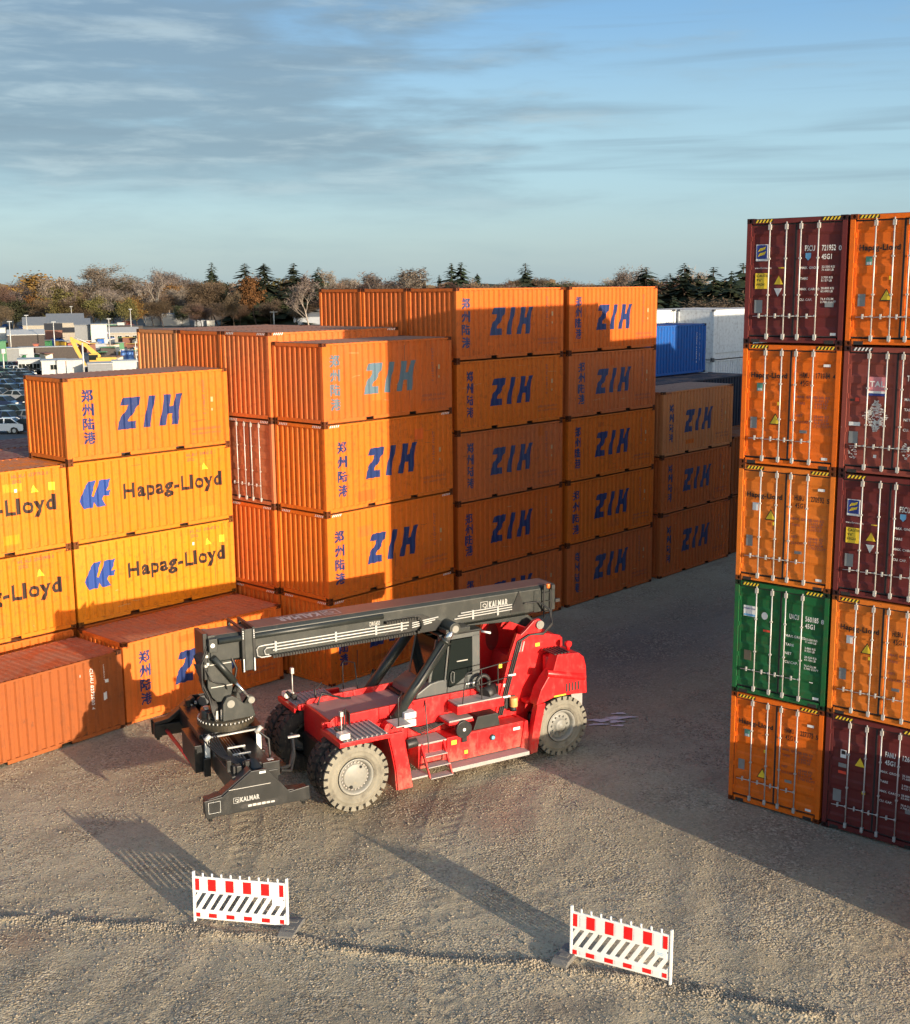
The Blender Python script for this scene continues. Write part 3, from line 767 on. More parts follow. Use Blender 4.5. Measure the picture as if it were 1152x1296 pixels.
for j in range(2):
    q = local(A0, R_(-0.84), -(L20 + 0.09), 2.53 * (j + 1))
    make_container((q[0], q[1], 5.182), R_(-0.84), S_, L40, RED if j == 0 else BRN, ['dull red container roof behind the left orange pair, next to the shaded end wall', 'farther dull brown container roof beside the car park'][j], 'dull red containers in the second row at left', pockets=False, seed=11 + j, rust=.6, roofcol=(0.20, 0.055, 0.04))
    for z in (0, 2.591): make_container((q[0], q[1], z), R_(-0.84), S_, L40, RED, HID, GH, plain=True, pockets=False)
# front row on the ground
stack((19.0162, 30.9786), -0.288, [dict(H=S_, col=(0.72, .165, .022), seed=8, rust=.12, fade=.5, roofcol=(0.42, .15, .07), deco=Zd(cu=.58, pitch=.44), label='orange container on the ground behind the lifting frame, only its first big letter showing')])
stack((12.872, 30.66), 2.5, [dict(H=2.438, col=(0.30, .085, .024), seed=9, rust=.75, fade=.05, roofcol=(0.36, .09, .035), stripes=None, label='rusty brown-orange container standing on the ground at the left edge', group='rusty containers on the ground')])
for r in [o for o in COL.objects if o.get('label', '').startswith('rusty brown-orange')]:
    bk = fold_breaks(0.16, L20 - 0.16, SP); dep = side_depth(L20)
    def vtxt(body, u, v, h, w):
        vs, fs = fit(text_geo(body, 0.012), 0, 0, w, h); return [(u + p[1], v - p[0]) for p in vs], fs
    link('serial_lettering', cut_drape(merge(vtxt('CLHU 8272500 4', 5.0, 2.1, 0.075, 1.25), vtxt('GERMANY', 5.42, 2.15, 0.045, 0.5)), bk, dep, 0.004), M['white_ink'], r)
    link('sticker', cut_drape(merge(poly([(5.48, 1.55), (5.60, 1.55), (5.60, 1.65), (5.48, 1.65)]), poly([(5.38, 1.05), (5.53, 1.05), (5.53, 1.28), (5.38, 1.28)]), poly([(4.63, 1.93), (4.68, 1.93), (4.68, 2.0), (4.63, 2.0)])), bk, dep, 0.005), M['white_plate'], r)
# second column group: four rows deep
B0 = (25.4950, 28.9896)
stack(B0, 0.503, [
    dict(H=H_, col=ORG, seed=21, rust=.3, stripes='white_ink', deco=Zd(cu=.42), label='ground-level container of the four-high stack, mostly covered by the machine boom'),
    dict(H=H_, col=ORG, seed=22, rust=.25, stripes='white_ink', deco=Zd(cu=.37, pitch=.47), label='second container from the ground in the four-high stack, dark boom shadow along its foot'),
    dict(H=H_, col=ORG, seed=23, rust=.25, stripes='white_ink', deco=Zd(cu=.60, pitch=.47), label='third container up in the four-high stack, blue letters half in shade'),
    dict(H=S_, col=ORG2, seed=24, rust=.15, fade=.7, roofcol=(.36, .16, .09), deco=Zd(cu=.37, ink='blue_ink_worn', pitch=.46), label='top container of the four-high stack with bleached pale blue letters')])
for j, (lev, cols) in enumerate([([H_] * 4, None), ([H_] * 4, None), ([H_] * 4, None)]):
    q = local(B0, R_(0.503), -0.10 - 0.02 * j, 2.50 * (j + 1))
    lab = [['end wall of a container in the second row, yellow sticker, at ground level', 'end wall of a container in the second row, small yellow mark, second from the ground', 'brown container with closed doors and pale lock bars in the second row', 'tall faded orange container of the second row showing a sunlit strip above its neighbour'],
           [None, None, None, 'reddish orange container end in the third row back, between two paler ends'], [None, None, None, 'faded orange container end in the fourth row back, nearest the car park']][j]
    cc = [[ORG2, ORG2, BRN, ORG3], [ORG2] * 3 + [ORG2], [ORG2] * 3 + [TAN]][j]
    its = []
    for n_ in range(4):
        if lab[n_] is None: its.append(H_)
        else: its.append(dict(H=H_, col=cc[n_], seed=30 + j * 4 + n_, rust=.35, fade=.4, pockets=False, label=lab[n_], end='door' if (j == 0 and n_ == 2) else 'wall', stripes='white_ink' if j == 0 else None, roofcol=(.40, .17, .09)))
    stack(q, 0.503, its)
# five-high stacks
C0 = (32.1876, 29.3817)
nm = ['ground', 'second', 'third', 'fourth', 'top']
stack(C0, -1.064, [dict(H=S_, col=[ORG3, ORG2, ORG3, ORG, ORG2][i], seed=50 + i, rust=[.3, .25, .2, .25, .2][i], fade=[.3, .2, .75, .25, .35][i], roofcol=(.36, .15, .085),
    deco=Zd(ink=['blue_ink', 'blue_ink', 'blue_ink_soft', 'blue_ink', 'blue_ink_soft'][i], cu=[.45, .42, .56, .56, .36][i], pitch=[.43, .40, .43, .43, .46][i], top=[None, 2.14, 2.16, 2.18, 2.2][i]),
    label=['ground container of the left five-high stack, nearly hidden behind the machine boom', 'second from the ground in the left five-high stack, fully shaded', 'middle container of the left five-high stack, paler and dusty', 'fourth from the ground in the left five-high stack, below the half-sunlit top', 'top of the left five-high stack, sunlit only along its upper edge'][i]) for i in range(5)])
for j in range(2):
    q = local(C0, R_(-1.064), -0.02 * (j + 1), 2.49 * (j + 1))
    stack(q, -1.064, [S_, S_, S_, S_, dict(H=S_, col=[ORG2, ORG2][j], seed=60 + j, rust=.3, fade=.3, pockets=False, roofcol=(.36, .15, .085), label=['orange container end in the top tier, middle of three rows deep', 'orange container end in the top tier, rearmost of three rows, against the bare birch'][j])])
D0 = (38.6329, 29.2630)
stack(D0, -0.887, [dict(H=S_, col=[ORG3, ORG, ORG, ORG3, ORG2][i], seed=70 + i, rust=.22, fade=[.4, .2, .2, .7, .3][i], roofcol=(.36, .15, .085),
    deco=Zd(ink=['blue_ink_soft', 'blue_ink', 'blue_ink', 'blue_ink_soft', 'blue_ink'][i], cu=[.53, .40, .45, .68, .43][i], pitch=[.43, .47, .43, .43, .42][i]),
    label=['ground container of the right five-high stack, beside the open shaded lane', 'second from the ground in the right five-high stack, widely spaced characters', 'middle container of the right five-high stack, deep orange', 'fourth from the ground in the right five-high stack, dusty with characters set lower', 'top of the right five-high stack with a stepped shadow edge through its letters'][i]) for i in range(5)])
stack((45.3019, 29.1298), 0.36, [dict(H=[H_, S_, H_][i], col=[ORG3, ORG3, TAN][i], seed=80 + i, rust=[.3, .25, .3][i], fade=[.6, .5, .8][i], stripes='faint_ink' if i != 1 else None, roofcol=(.42, .22, .14),
    deco=Zd(cu=.58, pitch=.43, ink='blue_ink_soft'), label=['bottom of the three-high stack far down the shaded lane', 'middle of the three-high stack far down the shaded lane', 'pale tan container on top of the three-high stack, with two hanging rust streaks'][i]) for i in range(3)])
stack((51.75, 29.35), 0.4, [dict(H=H_, col=(.34, .09, .02), seed=90 + i, rust=.8, pockets=False, label=['dark orange container on the ground beyond the three-high stack', 'dark orange container on the second tier beyond the three-high stack'][i]) for i in range(2)])
# navy, blue and white ones beyond
NAVY = (0.018, 0.028, 0.05)
for zz, Hc in ((0, H_), (H_, S_)): make_container((45.4, 31.72, zz), 0, Hc, L40, NAVY, HID, GH, plain=True, pockets=False)
make_container((45.4, 31.72, 5.487), 0, H_, L40, NAVY, 'dark navy container behind the tan one, its dark roof in front of the blue one', 'dark and blue containers beyond the lane', pockets=False, seed=95, rust=.2, roofcol=(.05, .055, .07))
for zz, Hc in ((0, H_), (H_, S_), (5.487, H_)): make_container((51.2, 34.25, zz), 0, Hc, L20, NAVY, HID, GH, plain=True, pockets=False)
b_ = make_container((51.2, 34.25, 8.383), 0, S_, L20, (0.012, 0.10, 0.36), 'bright blue container with white vertical codes at its right end', 'dark and blue containers beyond the lane', pockets=False, seed=96, rust=.1, fade=.15)
bk = fold_breaks(0.16, L20 - 0.16, SP); dep = side_depth(L20)
vs, fs = fit(text_geo('CXDU 214635 4', 0.02), 0, 0, 1.6, 0.09); vs2, fs2 = fit(text_geo('22G1 GB', 0.02), 0, 0, 1.5, 0.11)
link('serial_lettering', cut_drape(merge(([(5.12 + p[1], 2.15 - p[0]) for p in vs], fs), ([(5.45 + p[1], 2.1 - p[0]) for p in vs2], fs2)), bk, dep, 0.004), M['white_ink'], b_)
WHT = (0.66, 0.67, 0.66)
GW = 'white containers beyond the blue one'
for zz in (0, H_): make_container((62.25, 36.75, zz), 0, H_, L40, WHT, HID, GH, plain=True, pockets=False)
make_container((62.25, 36.75, 2 * H_), 0, H_, L40, WHT, 'white corrugated container under the smooth white reefer', GW, pockets=False, seed=97, rust=.1, fade=.1)
wv = make_container((62.25, 36.75, 3 * H_), 0, H_, L40, WHT, 'smooth white refrigerated container at the far right, next to the maroon stack', GW, pockets=False, seed=98, rust=.05, fade=.1, smooth=True)
MB().box(0.3, L40 - 0.3, -0.012, 0.02, 0.36, 0.40).build('side_rail', M['galv'], wv)
for i, x in enumerate((55.9, 62.02)):
    for zz in (0, H_, 2 * H_): make_container((x, 39.3, zz), 0, H_, L20, WHT, HID, GH, plain=True, pockets=False)
    make_container((x, 39.3, 3 * H_), 0, H_, L20, WHT, ['white corrugated container peeking over the blue one beside the orange stack', 'white corrugated container behind the right part of the blue one'][i], GW, pockets=False, seed=99 + i, rust=.1, fade=.1)

# ------------------------------------------------------------------ the right-hand stack, doors towards the camera
R0 = (26.3716, 12.2639); RY = R_(2.216)
MAR = (0.125, 0.021, 0.020); GRN = (0.010, 0.105, 0.032); TAL = (0.22, 0.050, 0.036); OD = (0.70, 0.135, 0.008); OD2 = (0.66, 0.17, 0.018)
GR = 'high containers with doors towards the yard in the right-hand stack'
def lines(d, mat, y, z, rows, w=0.26, h=0.055, dz=0.075):
    for i, r in enumerate(rows):
        if r: end_text(d, r, mat, y, z - i * dz, None, h, 0.015)
def codes(d2, mat, a, b, c, ya=1.04, yb=0.46, z=2.13):
    end_text(d2, a, mat, 0.99, z, 0.24, 0.13, 0.02); end_text(d2, b, mat, 0.585, z, 0.33, 0.13, 0.02); end_text(d2, c, mat, 0.19, z, None, 0.11, 0.02)
def deco_hl_door(r, code, num, chk, tri_z=0.93, tri_y=1.66, panel='eco'):
    d1, d2 = root_doors[r.name]
    end_text(d1, 'Hapag-Lloyd', M['black_ink'], 2.22, 2.06, 0.92, None, 0.034)
    codes(d2, M['black_ink'], code, num, chk, 1.00, 0.48, 2.13)
    end_text(d2, '45G1', M['black_ink'], .97, 1.95, .25, 0.12, 0.02)
    lines(d2, M['faint_ink'], 1.03, 1.66, ['MAX. GROSS', '', 'TARE', ''], h=.06); lines(d2, M['faint_ink'], .60, 1.66, ['32.500 KG', '71.650 LB', '3.860 KG', '8.510 LB'], h=.06)
    lines(d2, M['faint_ink'], 1.03, 1.22, ['NET', '', 'CU.CAP.'], h=.06); lines(d2, M['faint_ink'], .60, 1.22, ['28.640 KG', '63.140 LB', '76.4 CU.M', '2.700 CU.FT'], h=.06)
    end_sticker(d1, 'sticker', M['green_plate'] if panel == 'eco' else M['white_plate'], 2.06, 1.78, 0.15, 0.19)
    if panel == 'eco': end_sticker(d1, 'sticker', M['white_plate'], 2.035, 1.79, 0.10, 0.06, 0.003)
    end_sticker(d1, 'warning_triangle', M['black_ink'], tri_y + .03, tri_z - .02, 0.30, 0.27, 0, 'tri'); end_sticker(d1, 'warning_triangle', M['yellow_ink'], tri_y, tri_z, 0.24, 0.21, 0.004, 'tri')
    end_sticker(d1, 'sticker', M['yellow_ink'], 1.52, 1.46, 0.08, 0.08)
    end_sticker(d1, 'data_plate', M['grey_plate'], 2.20, 0.88, 0.17, 0.27)
    end_sticker(d2, 'sticker', M['white_plate'], 0.42, 2.40, 0.17, 0.06); end_sticker(d2, 'sticker', M['white_plate'], 0.38, 0.24, 0.15, 0.06)
    end_sticker(d2, 'data_plate', M['grey_plate'], 0.94, 0.84, 0.18, 0.07)
def deco_maroon(r, code, num, chk, full=True):
    d1, d2 = root_doors[r.name]
    if full:
        end_sticker(d1, 'company_emblem', M['white_plate'], 2.20, 1.92, 0.30, 0.38); end_sticker(d1, 'company_emblem', M['navy_ink'], 2.18, 1.97, 0.26, 0.315, 0.004)
        for q in (0, 1):
            z = 2.02 + q * .11
            end_sticker(d1, 'company_emblem', M['yellow_ink'], 2.15, z, 0.20, 0.13, 0.008, [(0, 0), (.18, .12), (.45, .2), (.85, .42), (1, .95), (.6, .72), (.25, .66)])
        end_text(d1, 'www.florens.com', M['white_ink'], 2.22, 1.74, 0.42, None, 0.01); end_sticker(d1, 'sticker', M['yellow_ink'], 1.62, 1.745, .14, .022)
        end_sticker(d1, 'caution_plate', M['yellow_ink'], 2.20, 1.28, 0.31, 0.36)
        lines(d1, M['black_ink'], 2.16, 1.55, ['CAUTION', '9\u20196\u2019\u2019', 'HIGH'], h=.06, dz=.10)
        end_sticker(d1, 'warning_triangle', M['yellow_ink'], 1.72, 1.38, 0.22, 0.20, 0, 'tri'); end_sticker(d1, 'warning_triangle', M['white_ink'], 1.72, 1.10, 0.20, 0.19, 0, 'tri_down')
        end_sticker(d2, 'emblem_shield', M['sky_plate'], 0.97, 1.91, 0.13, 0.17, 0, [(0, 1), (0, .4), (.5, 0), (1, .4), (1, 1)])
    else:
        end_sticker(d1, 'sticker', M['white_plate'], 2.06, 1.84, 0.14, 0.20); end_sticker(d1, 'sticker', M['black_ink'], 2.04, 1.93, 0.10, 0.09, 0.003)
        end_sticker(d1, 'sticker', M['grey_plate'], 2.10, 1.60, 0.20, 0.10); end_sticker(d1, 'sticker', M['red_plate'], 2.10, 1.44, 0.20, 0.07)
        end_sticker(d1, 'warning_triangle', M['yellow_ink'], 1.70, 1.72, 0.24, 0.22, 0, 'tri'); end_sticker(d1, 'sticker', M['yellow_ink'], 1.50, 1.05, 0.08, 0.08)
    codes(d2, M['white_ink'], code, num, chk, 1.02, .46, 2.12); end_text(d2, '45G1', M['white_ink'], .585 if full else .99, 1.93, .24, .12, .02)
    for i, (a, b) in enumerate([('MAX. GROSS', ['32.500 KG', '71.650 LB']), ('TARE', ['3.700 KG', '8.157 LB']), ('MAX. CARGO', ['28.800 KG', '63.490 LB']), ('CU. CAP.', ['76.4 CU.M', '2.700 CU.FT'])]):
        lines(d2, M['white_ink'], 1.08, 1.72 - i * .24, [a], h=.055); lines(d2, M['white_ink'], .57, 1.74 - i * .24, b, h=.05, dz=.068)
    end_sticker(d1, 'data_plate', M['grey_plate'], 2.20, 0.72, 0.20, 0.30)
    end_sticker(d2, 'data_plate', M['grey_plate'], 0.46, 0.86, 0.21, 0.11); end_sticker(d2, 'sticker', M['white_plate'], 0.30, 0.22, 0.13, 0.06)
def deco_green(r):
    d1, d2 = root_doors[r.name]
    end_sticker(d1, 'company_plate', M['white_plate'], 2.20, 2.00, 0.36, 0.27); end_text(d1, 'Hapag-Lloyd', M['navy_ink'], 2.18, 2.17, 0.32, None, .02, lift=.01); end_sticker(d1, 'company_plate', M['sky_plate'], 2.18, 2.01, .32, .05, .004)
    end_sticker(d1, 'sticker', M['white_plate'], 1.72, 1.98, 0.16, 0.19, 0, 'disc'); end_sticker(d1, 'sticker', M['red_plate'], 1.66, 1.68, .19, .05)
    codes(d2, M['white_ink'], 'UACU', '560185', '8', 1.02, .47, 2.12); end_text(d2, '45G1', M['white_ink'], .585, 1.95, .24, .12, .02)
    for i, (a, b) in enumerate([('MAX.GROSS', ['32.500 KG', '71.650 LB']), ('TARE', ['3.880 KG', '8.550 LB']), ('NET', ['28.620 KG', '63.100 LB']), ('CU.CAP.', ['76.4 CU.M', '2.700 CU.FT'])]):
        lines(d2, M['white_ink'], 1.07, 1.66 - i * .22, [a], h=.065); lines(d2, M['white_ink'], .57, 1.66 - i * .22, b, h=.05, dz=.068)
    end_sticker(d1, 'data_plate', simple('brown_plate', (.20, .16, .10), .5), 2.15, .88, .19, .25)
    end_sticker(d2, 'sticker', M['white_plate'], .32, .22, .15, .06); end_sticker(d2, 'sticker', M['white_plate'], .42, .62, .09, .02)
def scribble(parent, y, z, w, h, seed, n, diamond=True):
    q = random.Random(seed); m = MB()
    for i in range(n):
        v = q.uniform(-1, 1); half = (1 - abs(v)) if diamond else .9; u = q.uniform(-half, half) * .8
        a = q.uniform(-.5, .5); l = q.uniform(.05, .16) * w; t = .007
        cy, cz = y - w / 2 - u * w / 2, z + h / 2 + v * h / 2
        du, dv = math.cos(a) * l / 2, math.sin(a) * l / 2
        m.add([(.033, cy + du, cz - dv - t), (.033, cy - du, cz + dv - t), (.033, cy - du, cz + dv + t), (.033, cy + du, cz - dv + t)], [(0, 1, 2, 3)])
    return m.build('graffiti', M['white_ink'], parent)
def deco_tal(r):
    d1, d2 = root_doors[r.name]
    end_sticker(d1, 'company_plate', M['pink_plate'], 1.86, 1.86, 0.42, 0.36); end_sticker(d1, 'company_plate', M['navy_ink'], 1.86, 1.80, .42, .055); end_sticker(d1, 'company_plate', M['white_plate'], 1.86, 1.855, .42, .05, .002)
    end_text(d1, 'TAL', M['white_ink'], 1.82, 2.0, 0.34, .13, .03, lift=.01)
    end_sticker(d1, 'sticker', M['red_plate'], 2.14, 1.66, .09, .08); end_sticker(d1, 'sticker', M['black_ink'], 2.25, 1.66, .09, .05)
    end_sticker(d1, 'sticker', M['white_plate'], 2.26, 1.10, .26, .085); end_sticker(d1, 'data_plate', M['grey_plate'], 2.25, .70, .21, .27)
    scribble(d1, 2.0, 1.00, .70, .68, 4, 230); scribble(d1, 2.28, .36, .28, .24, 6, 26, False); scribble(d2, 1.10, .42, .36, .40, 9, 40)
    end_sticker(d1, 'sticker', M['white_plate'], 1.66, .40, .07, .07, 0)
    lines(d2, M['white_ink'], 1.02, 1.72, ['MAX.', '', '', 'TARE', '', '', 'NET', '', '', 'CU.'], h=.06, dz=.075)
    codes(d2, M['white_ink'], 'TCNU', '483120', '6', 1.02, .46, 2.15)
right_cols = [
  [  # left column from the ground up
    (OD, .25, 'bottom orange container of the left door column, standing on shaded gravel', lambda r: deco_hl_door(r, 'HAMU', '227375', '5', .80, 1.66)),
    (GRN, .12, 'green container with white lettering in the left door column', deco_green),
    (OD2, .45, 'faded orange container resting on the green one', lambda r: deco_hl_door(r, 'HLBU', '270592', '5', 1.60, 1.70, 'plain')),
    (OD, .2, 'orange container directly under the topmost maroon one', lambda r: deco_hl_door(r, 'HAMU', '171084', '4', 1.02, 1.68)),
    (MAR, .1, 'topmost maroon container of the left door column with blue and yellow emblem', lambda r: deco_maroon(r, 'FSCU', '721952', '0'))],
  [  # right column from the ground up, cut by the frame
    (MAR, .1, 'bottom maroon container at the right edge with a yellow triangle and no emblem', lambda r: deco_maroon(r, 'FANU', '126843', '2', False)),
    (OD2, .4, 'orange container at the right edge between two maroon ones', lambda r: deco_hl_door(r, 'HLBU', '318472', '0', 1.62, 1.68, 'plain')),
    (MAR, .15, 'middle maroon container at the right edge with the blue and yellow emblem', lambda r: deco_maroon(r, 'FSCU', '718345', '2')),
    (TAL, .55, 'red-brown container at the right edge with white scribbles and a pink plate', deco_tal),
    (OD, .2, 'topmost orange container at the right edge of the photo', lambda r: deco_hl_door(r, 'HAMU', '190263', '1', 1.02, 1.68))]]
for ci, colm in enumerate(right_cols):
    q = local(R0, RY, 0.0, -2.505 * ci)
    for i, (c, ru, lab, dec) in enumerate(colm):
        r = make_container((q[0], q[1], i * H_), RY, H_, L40, c, lab, GR, seed=110 + ci * 10 + i, rust=ru, fade=.25, pockets=False, end='door')
        height_stripes(r, H_, L40, M['white_ink' if c is TAL else 'yellow_ink'], front=False, end=True)
        hb = MB()
        for o in ((CW - .12), .68): hb.add([(-0.0005, o - .08, H_ - .108), (-0.0005, o - .54, H_ - .108), (-0.0005, o - .54, H_ - .028), (-0.0005, o - .08, H_ - .028)], [(0, 1, 2, 3)])
        hb.build('stripe_ground', M['black_ink'], r)
        MB().box(0.0, 0.05, 0.20, 0.42, 0.03, 0.11).build('sill_pocket', M['dark_steel'], r); MB().box(0.0, 0.05, CW - .42, CW - .20, 0.03, 0.11).build('sill_pocket', M['dark_steel'], r)
        dec(r)
# the same stack goes on behind: rows that the photo shows only by their shadows
for ci in range(2):
    for u, hh in ((L40 + 0.45, S_), (2 * L40 + 0.95, H_), (3 * L40 + 1.3, H_)):
        q = local(R0, RY, u, -2.505 * ci)
        for i in range(5): make_container((q[0], q[1], i * hh), RY, hh, L40, [OD, MAR, OD, MAR, OD][i], HID, GH, plain=False, pockets=False, seed=120)
make_container((22.95, 5.55, 0), R_(1.0), S_, L20, ORG, 'orange container standing alone just beyond the right edge of the yard', GZ, seed=140)
# ------------------------------------------------------------------ the reach stacker (x to the rear, y to the far side)
M['red'] = simple('red_machine_paint', (0.62, 0.012, 0.014), 0.34, 0, 0.12, 0.30, (0.34, 0.16, 0.13), 3.0)
M['red_dusty'] = simple('dusty_red_paint', (0.50, 0.025, 0.022), 0.5, 0, 0.15, 0.7, (0.30, 0.20, 0.18), 1.6)
M['boom'] = simple('dark_green_grey_paint', (0.022, 0.026, 0.024), 0.40, 0, 0.25, 0.18, (0.13, 0.12, 0.10), 2.0)
M['boom_black'] = simple('black_machine_paint', (0.013, 0.014, 0.014), 0.38, 0, 0.25, 0.3, (0.045, 0.042, 0.038), 2.5)
M['cab_grey'] = simple('cab_grey_paint', (0.085, 0.092, 0.090), 0.4, 0, 0.2, 0.35)
M['tread_plate'] = simple('dusty_step_plate', (0.36, 0.33, 0.31), 0.6, 0.1, 0.3, 0.4, (0.40, 0.34, 0.30), 6.0)
M['tyre'] = simple('black_tyre_rubber', (0.030, 0.028, 0.026), 0.8, 0, 0.3, 0.75, (0.17, 0.145, 0.105), 4.0)
M['tyre_dust'] = simple('mud_dusted_tyre_rubber', (0.25, 0.23, 0.18), 0.9, 0, 0.9, 0.9, (0.10, 0.088, 0.07), 1.3)
M['rim'] = simple('grey_rim_paint', (0.23, 0.225, 0.20), 0.5, 0, 0.3, 0.4, (0.34, 0.29, 0.20), 6.0)
M['chrome'] = simple('polished_rod', (0.62, 0.62, 0.60), 0.18, 0.9, 0.1, 0.05)
M['pipe_white'] = simple('pale_steel_pipe', (0.40, 0.40, 0.385), 0.35, 0.2, 0.1, 0.1)
M['hose'] = simple('black_hose', (0.018, 0.018, 0.018), 0.5, 0, 0.1, 0.15)
M['glass'] = None
g_, gt, gb = principled('tinted_cab_glass'); gb.inputs['Base Color'].default_value = (0.012, 0.016, 0.015, 1); gb.inputs['Roughness'].default_value = 0.08; gb.inputs['Specular IOR Level'].default_value = 0.3; M['glass'] = g_
M['lamp_glass'] = simple('lamp_glass', (0.72, 0.70, 0.62), 0.2, 0.1, 0.1, 0.15)
M['amber'] = simple('amber_lamp', (0.65, 0.36, 0.12), 0.3, 0, 0.1, 0.1)
M['orange_lens'] = simple('orange_lens', (0.75, 0.16, 0.03), 0.3, 0, 0.1, 0.05)

def muddy(name):
    m = bpy.data.materials[name]; t_ = m.node_tree; b = next(n for n in t_.nodes if n.type == 'BSDF_PRINCIPLED'); l = b.inputs['Base Color'].links[0]; src = l.from_socket
    class K(NT):
        def __init__(s, nt): s.nt = nt
    t = K(t_); co = t.n('ShaderNodeTexCoord').outputs['Object']; sx = t.n('ShaderNodeSeparateXYZ'); t.put(sx.inputs[0], co)
    n = t.noise(t.mapv(co, (1, 1, .6)), 4.5, 7, .72)
    hgt = t.math('SUBTRACT', 1.0, t.ramp(sx.outputs[2], .35, 1.35))
    spl = t.math('MULTIPLY', t.ramp(t.math('MULTIPLY_ADD', hgt, .30, n), .60, .86), .45)
    sc_ = t.noise(t.mapv(co, (1.5, 1.5, 14)), 1.6, 5, .6)
    c = t.mix(spl, src, (.32, .20, .14)); c = t.mix(t.math('MULTIPLY', t.ramp(sc_, .66, .74), .35), c, (.45, .22, .19))
    t.put(b.inputs['Base Color'], c)
muddy('red_machine_paint')
SA = R_(-18.0)
st = empty('reach_stacker', (20.12, 23.28, 0), SA)
tag(st, 'red reach stacker with a long dark boom and grey cab before the stacks', 'reach stacker')
BV = 0.012
def P(name, mb, mat, parent=st, bevel=BV):
    o = mb.build(name, M[mat] if isinstance(mat, str) else mat, parent, bevel)
    if name.split('_')[-1] in ('bolts', 'straps', 'fittings', 'hoses', 'chain', 'metal'): o['kind'] = 'stuff'
    return o

# wheels ------------------------------------------------------------------
def tyre_mesh(R, W, nl):
    """tyre of width W about y = 0..W (outer wall at y = 0) with chunky lugs"""
    m = MB(); c = (0, 0)
    prof = [(0.10, R * .52), (0.03, R * .56), (0.005, R * .66), (0.0, R * .76), (0.012, R * .86), (0.045, R * .935), (0.10, R * .952), (W - .10, R * .952), (W - .045, R * .935), (W - .012, R * .86), (W, R * .76), (W - .005, R * .66), (W - .03, R * .56), (W - .10, R * .52)]
    m.lathe_y(prof, c, 48)
    for k in range(nl):
        t = 2 * math.pi * k / nl
        for side in (0, 1):
            tt = t + (0 if side == 0 else math.pi / nl); dt = 0.37 * 2 * math.pi / nl; sk = 0.35 * 2 * math.pi / nl
            def pt(r, a, y): return (r * math.cos(a), y if side == 0 else W - y, r * math.sin(a))
            ri, ro = R * .90, R
            v = [pt(R * .80, tt - dt * .7, 0.002), pt(R * .80, tt + dt * .7, 0.002), pt(ri, tt + dt + sk, W * .56), pt(ri, tt - dt + sk, W * .56),
                 pt(ro * .985, tt - dt, 0.012), pt(ro * .985, tt + dt, 0.012), pt(ro, tt + dt * .8 + sk, W * .54), pt(ro, tt - dt * .8 + sk, W * .54)]
            m.add(v, [(0, 3, 2, 1), (4, 5, 6, 7), (0, 1, 5, 4), (1, 2, 6, 5), (2, 3, 7, 6), (3, 0, 4, 7)])
    return m.mesh('tyre')
def wheel(x, y, R, W, face, bright=True, flat_hub=True):
    """face -1: the outer wall looks to the near side (-y); +1 to the far side"""
    e = empty('wheel', (x, y, R), 0, st)
    if face > 0: e.rotation_euler = (0, 0, math.pi)
    link('tyre', cmesh(('tyre', R), lambda: tyre_mesh(R, W, 26)), M['tyre'], e)
    if bright:
        s = MB(); s.lathe_y([(0.022, R * .555), (0.004, R * .61), (-0.006, R * .62), (-0.004, R * .655), (-0.001, R * .665), (-0.008, R * .74), (-0.016, R * .75), (-0.016, R * .765), (-0.006, R * .775), (-0.001, R * .845), (0.006, R * .87)], (0, 0), 64)
        for k in range(26):      # mud caked on the shoulder of each lug
            t = 2 * math.pi * k / 26; dt = 0.37 * 2 * math.pi / 26
            q = [(R * .84, t - dt * .72), (R * .84, t + dt * .72), (R * .993, t + dt), (R * .993, t - dt)]
            s.add([(r * math.cos(a), yy, r * math.sin(a)) for (r, a) in q for yy in (-0.008,)] + [(r * math.cos(a), 0.05, r * math.sin(a)) for (r, a) in q],
                  [(0, 1, 2, 3), (1, 5, 6, 2), (2, 6, 7, 3), (3, 7, 4, 0)])
        P('tyre_wall', s, 'tyre_dust', e, 0)
    r = MB()
    r.lathe_y([(0.10, R * .50), (0.035, R * .50), (0.015, R * .535), (0.0, R * .535), (0.0, R * .49), (0.03, R * .46), (0.09, R * .43), (0.13, R * .42)], (0, 0), 40)
    if flat_hub: r.lathe_y([(0.13, R * .42), (0.12, R * .37), (0.06, R * .36), (0.05, R * .34), (0.045, 0.001)], (0, 0), 40)
    else: r.lathe_y([(0.13, R * .42), (0.12, R * .34), (0.10, R * .24), (0.04, R * .20), (0.02, R * .17), (0.015, R * .10), (0.0, R * .09), (0.0, 0.001)], (0, 0), 40)
    P('rim', r, 'rim', e, 0)
    b = MB(); nb = 24 if flat_hub else 12
    for k in range(nb):
        t = 2 * math.pi * k / nb; rr = R * (.395 if flat_hub else .30); yy = 0.10 if flat_hub else .075
        b.tube((rr * math.cos(t), yy + .03, rr * math.sin(t)), (rr * math.cos(t), yy - .02, rr * math.sin(t)), 0.02 if flat_hub else .028, 6)
    P('wheel_bolts', b, 'rim' if not flat_hub else 'tread_plate', e, 0)
    if flat_hub:
        d = MB(); d.tube((.16 * R, 0.06, .26 * R), (.16 * R, 0.02, .26 * R), 0.035, 8); d.tube((-.15 * R, 0.06, -.28 * R), (-.15 * R, .02, -.28 * R), 0.045, 8); P('hub_plug', d, 'boom_black', e, 0)
    return e
wheel(0, -2.06, 0.90, 0.50, -1); wheel(0, -1.46, 0.90, 0.50, -1, False)
wheel(0, 2.06, 0.90, 0.50, 1, True); wheel(0, 1.46, 0.90, 0.50, 1, False)
wheel(6.53, -1.62, 0.86, 0.50, -1, True, False); wheel(6.53, 1.62, 0.86, 0.50, 1, True, False)
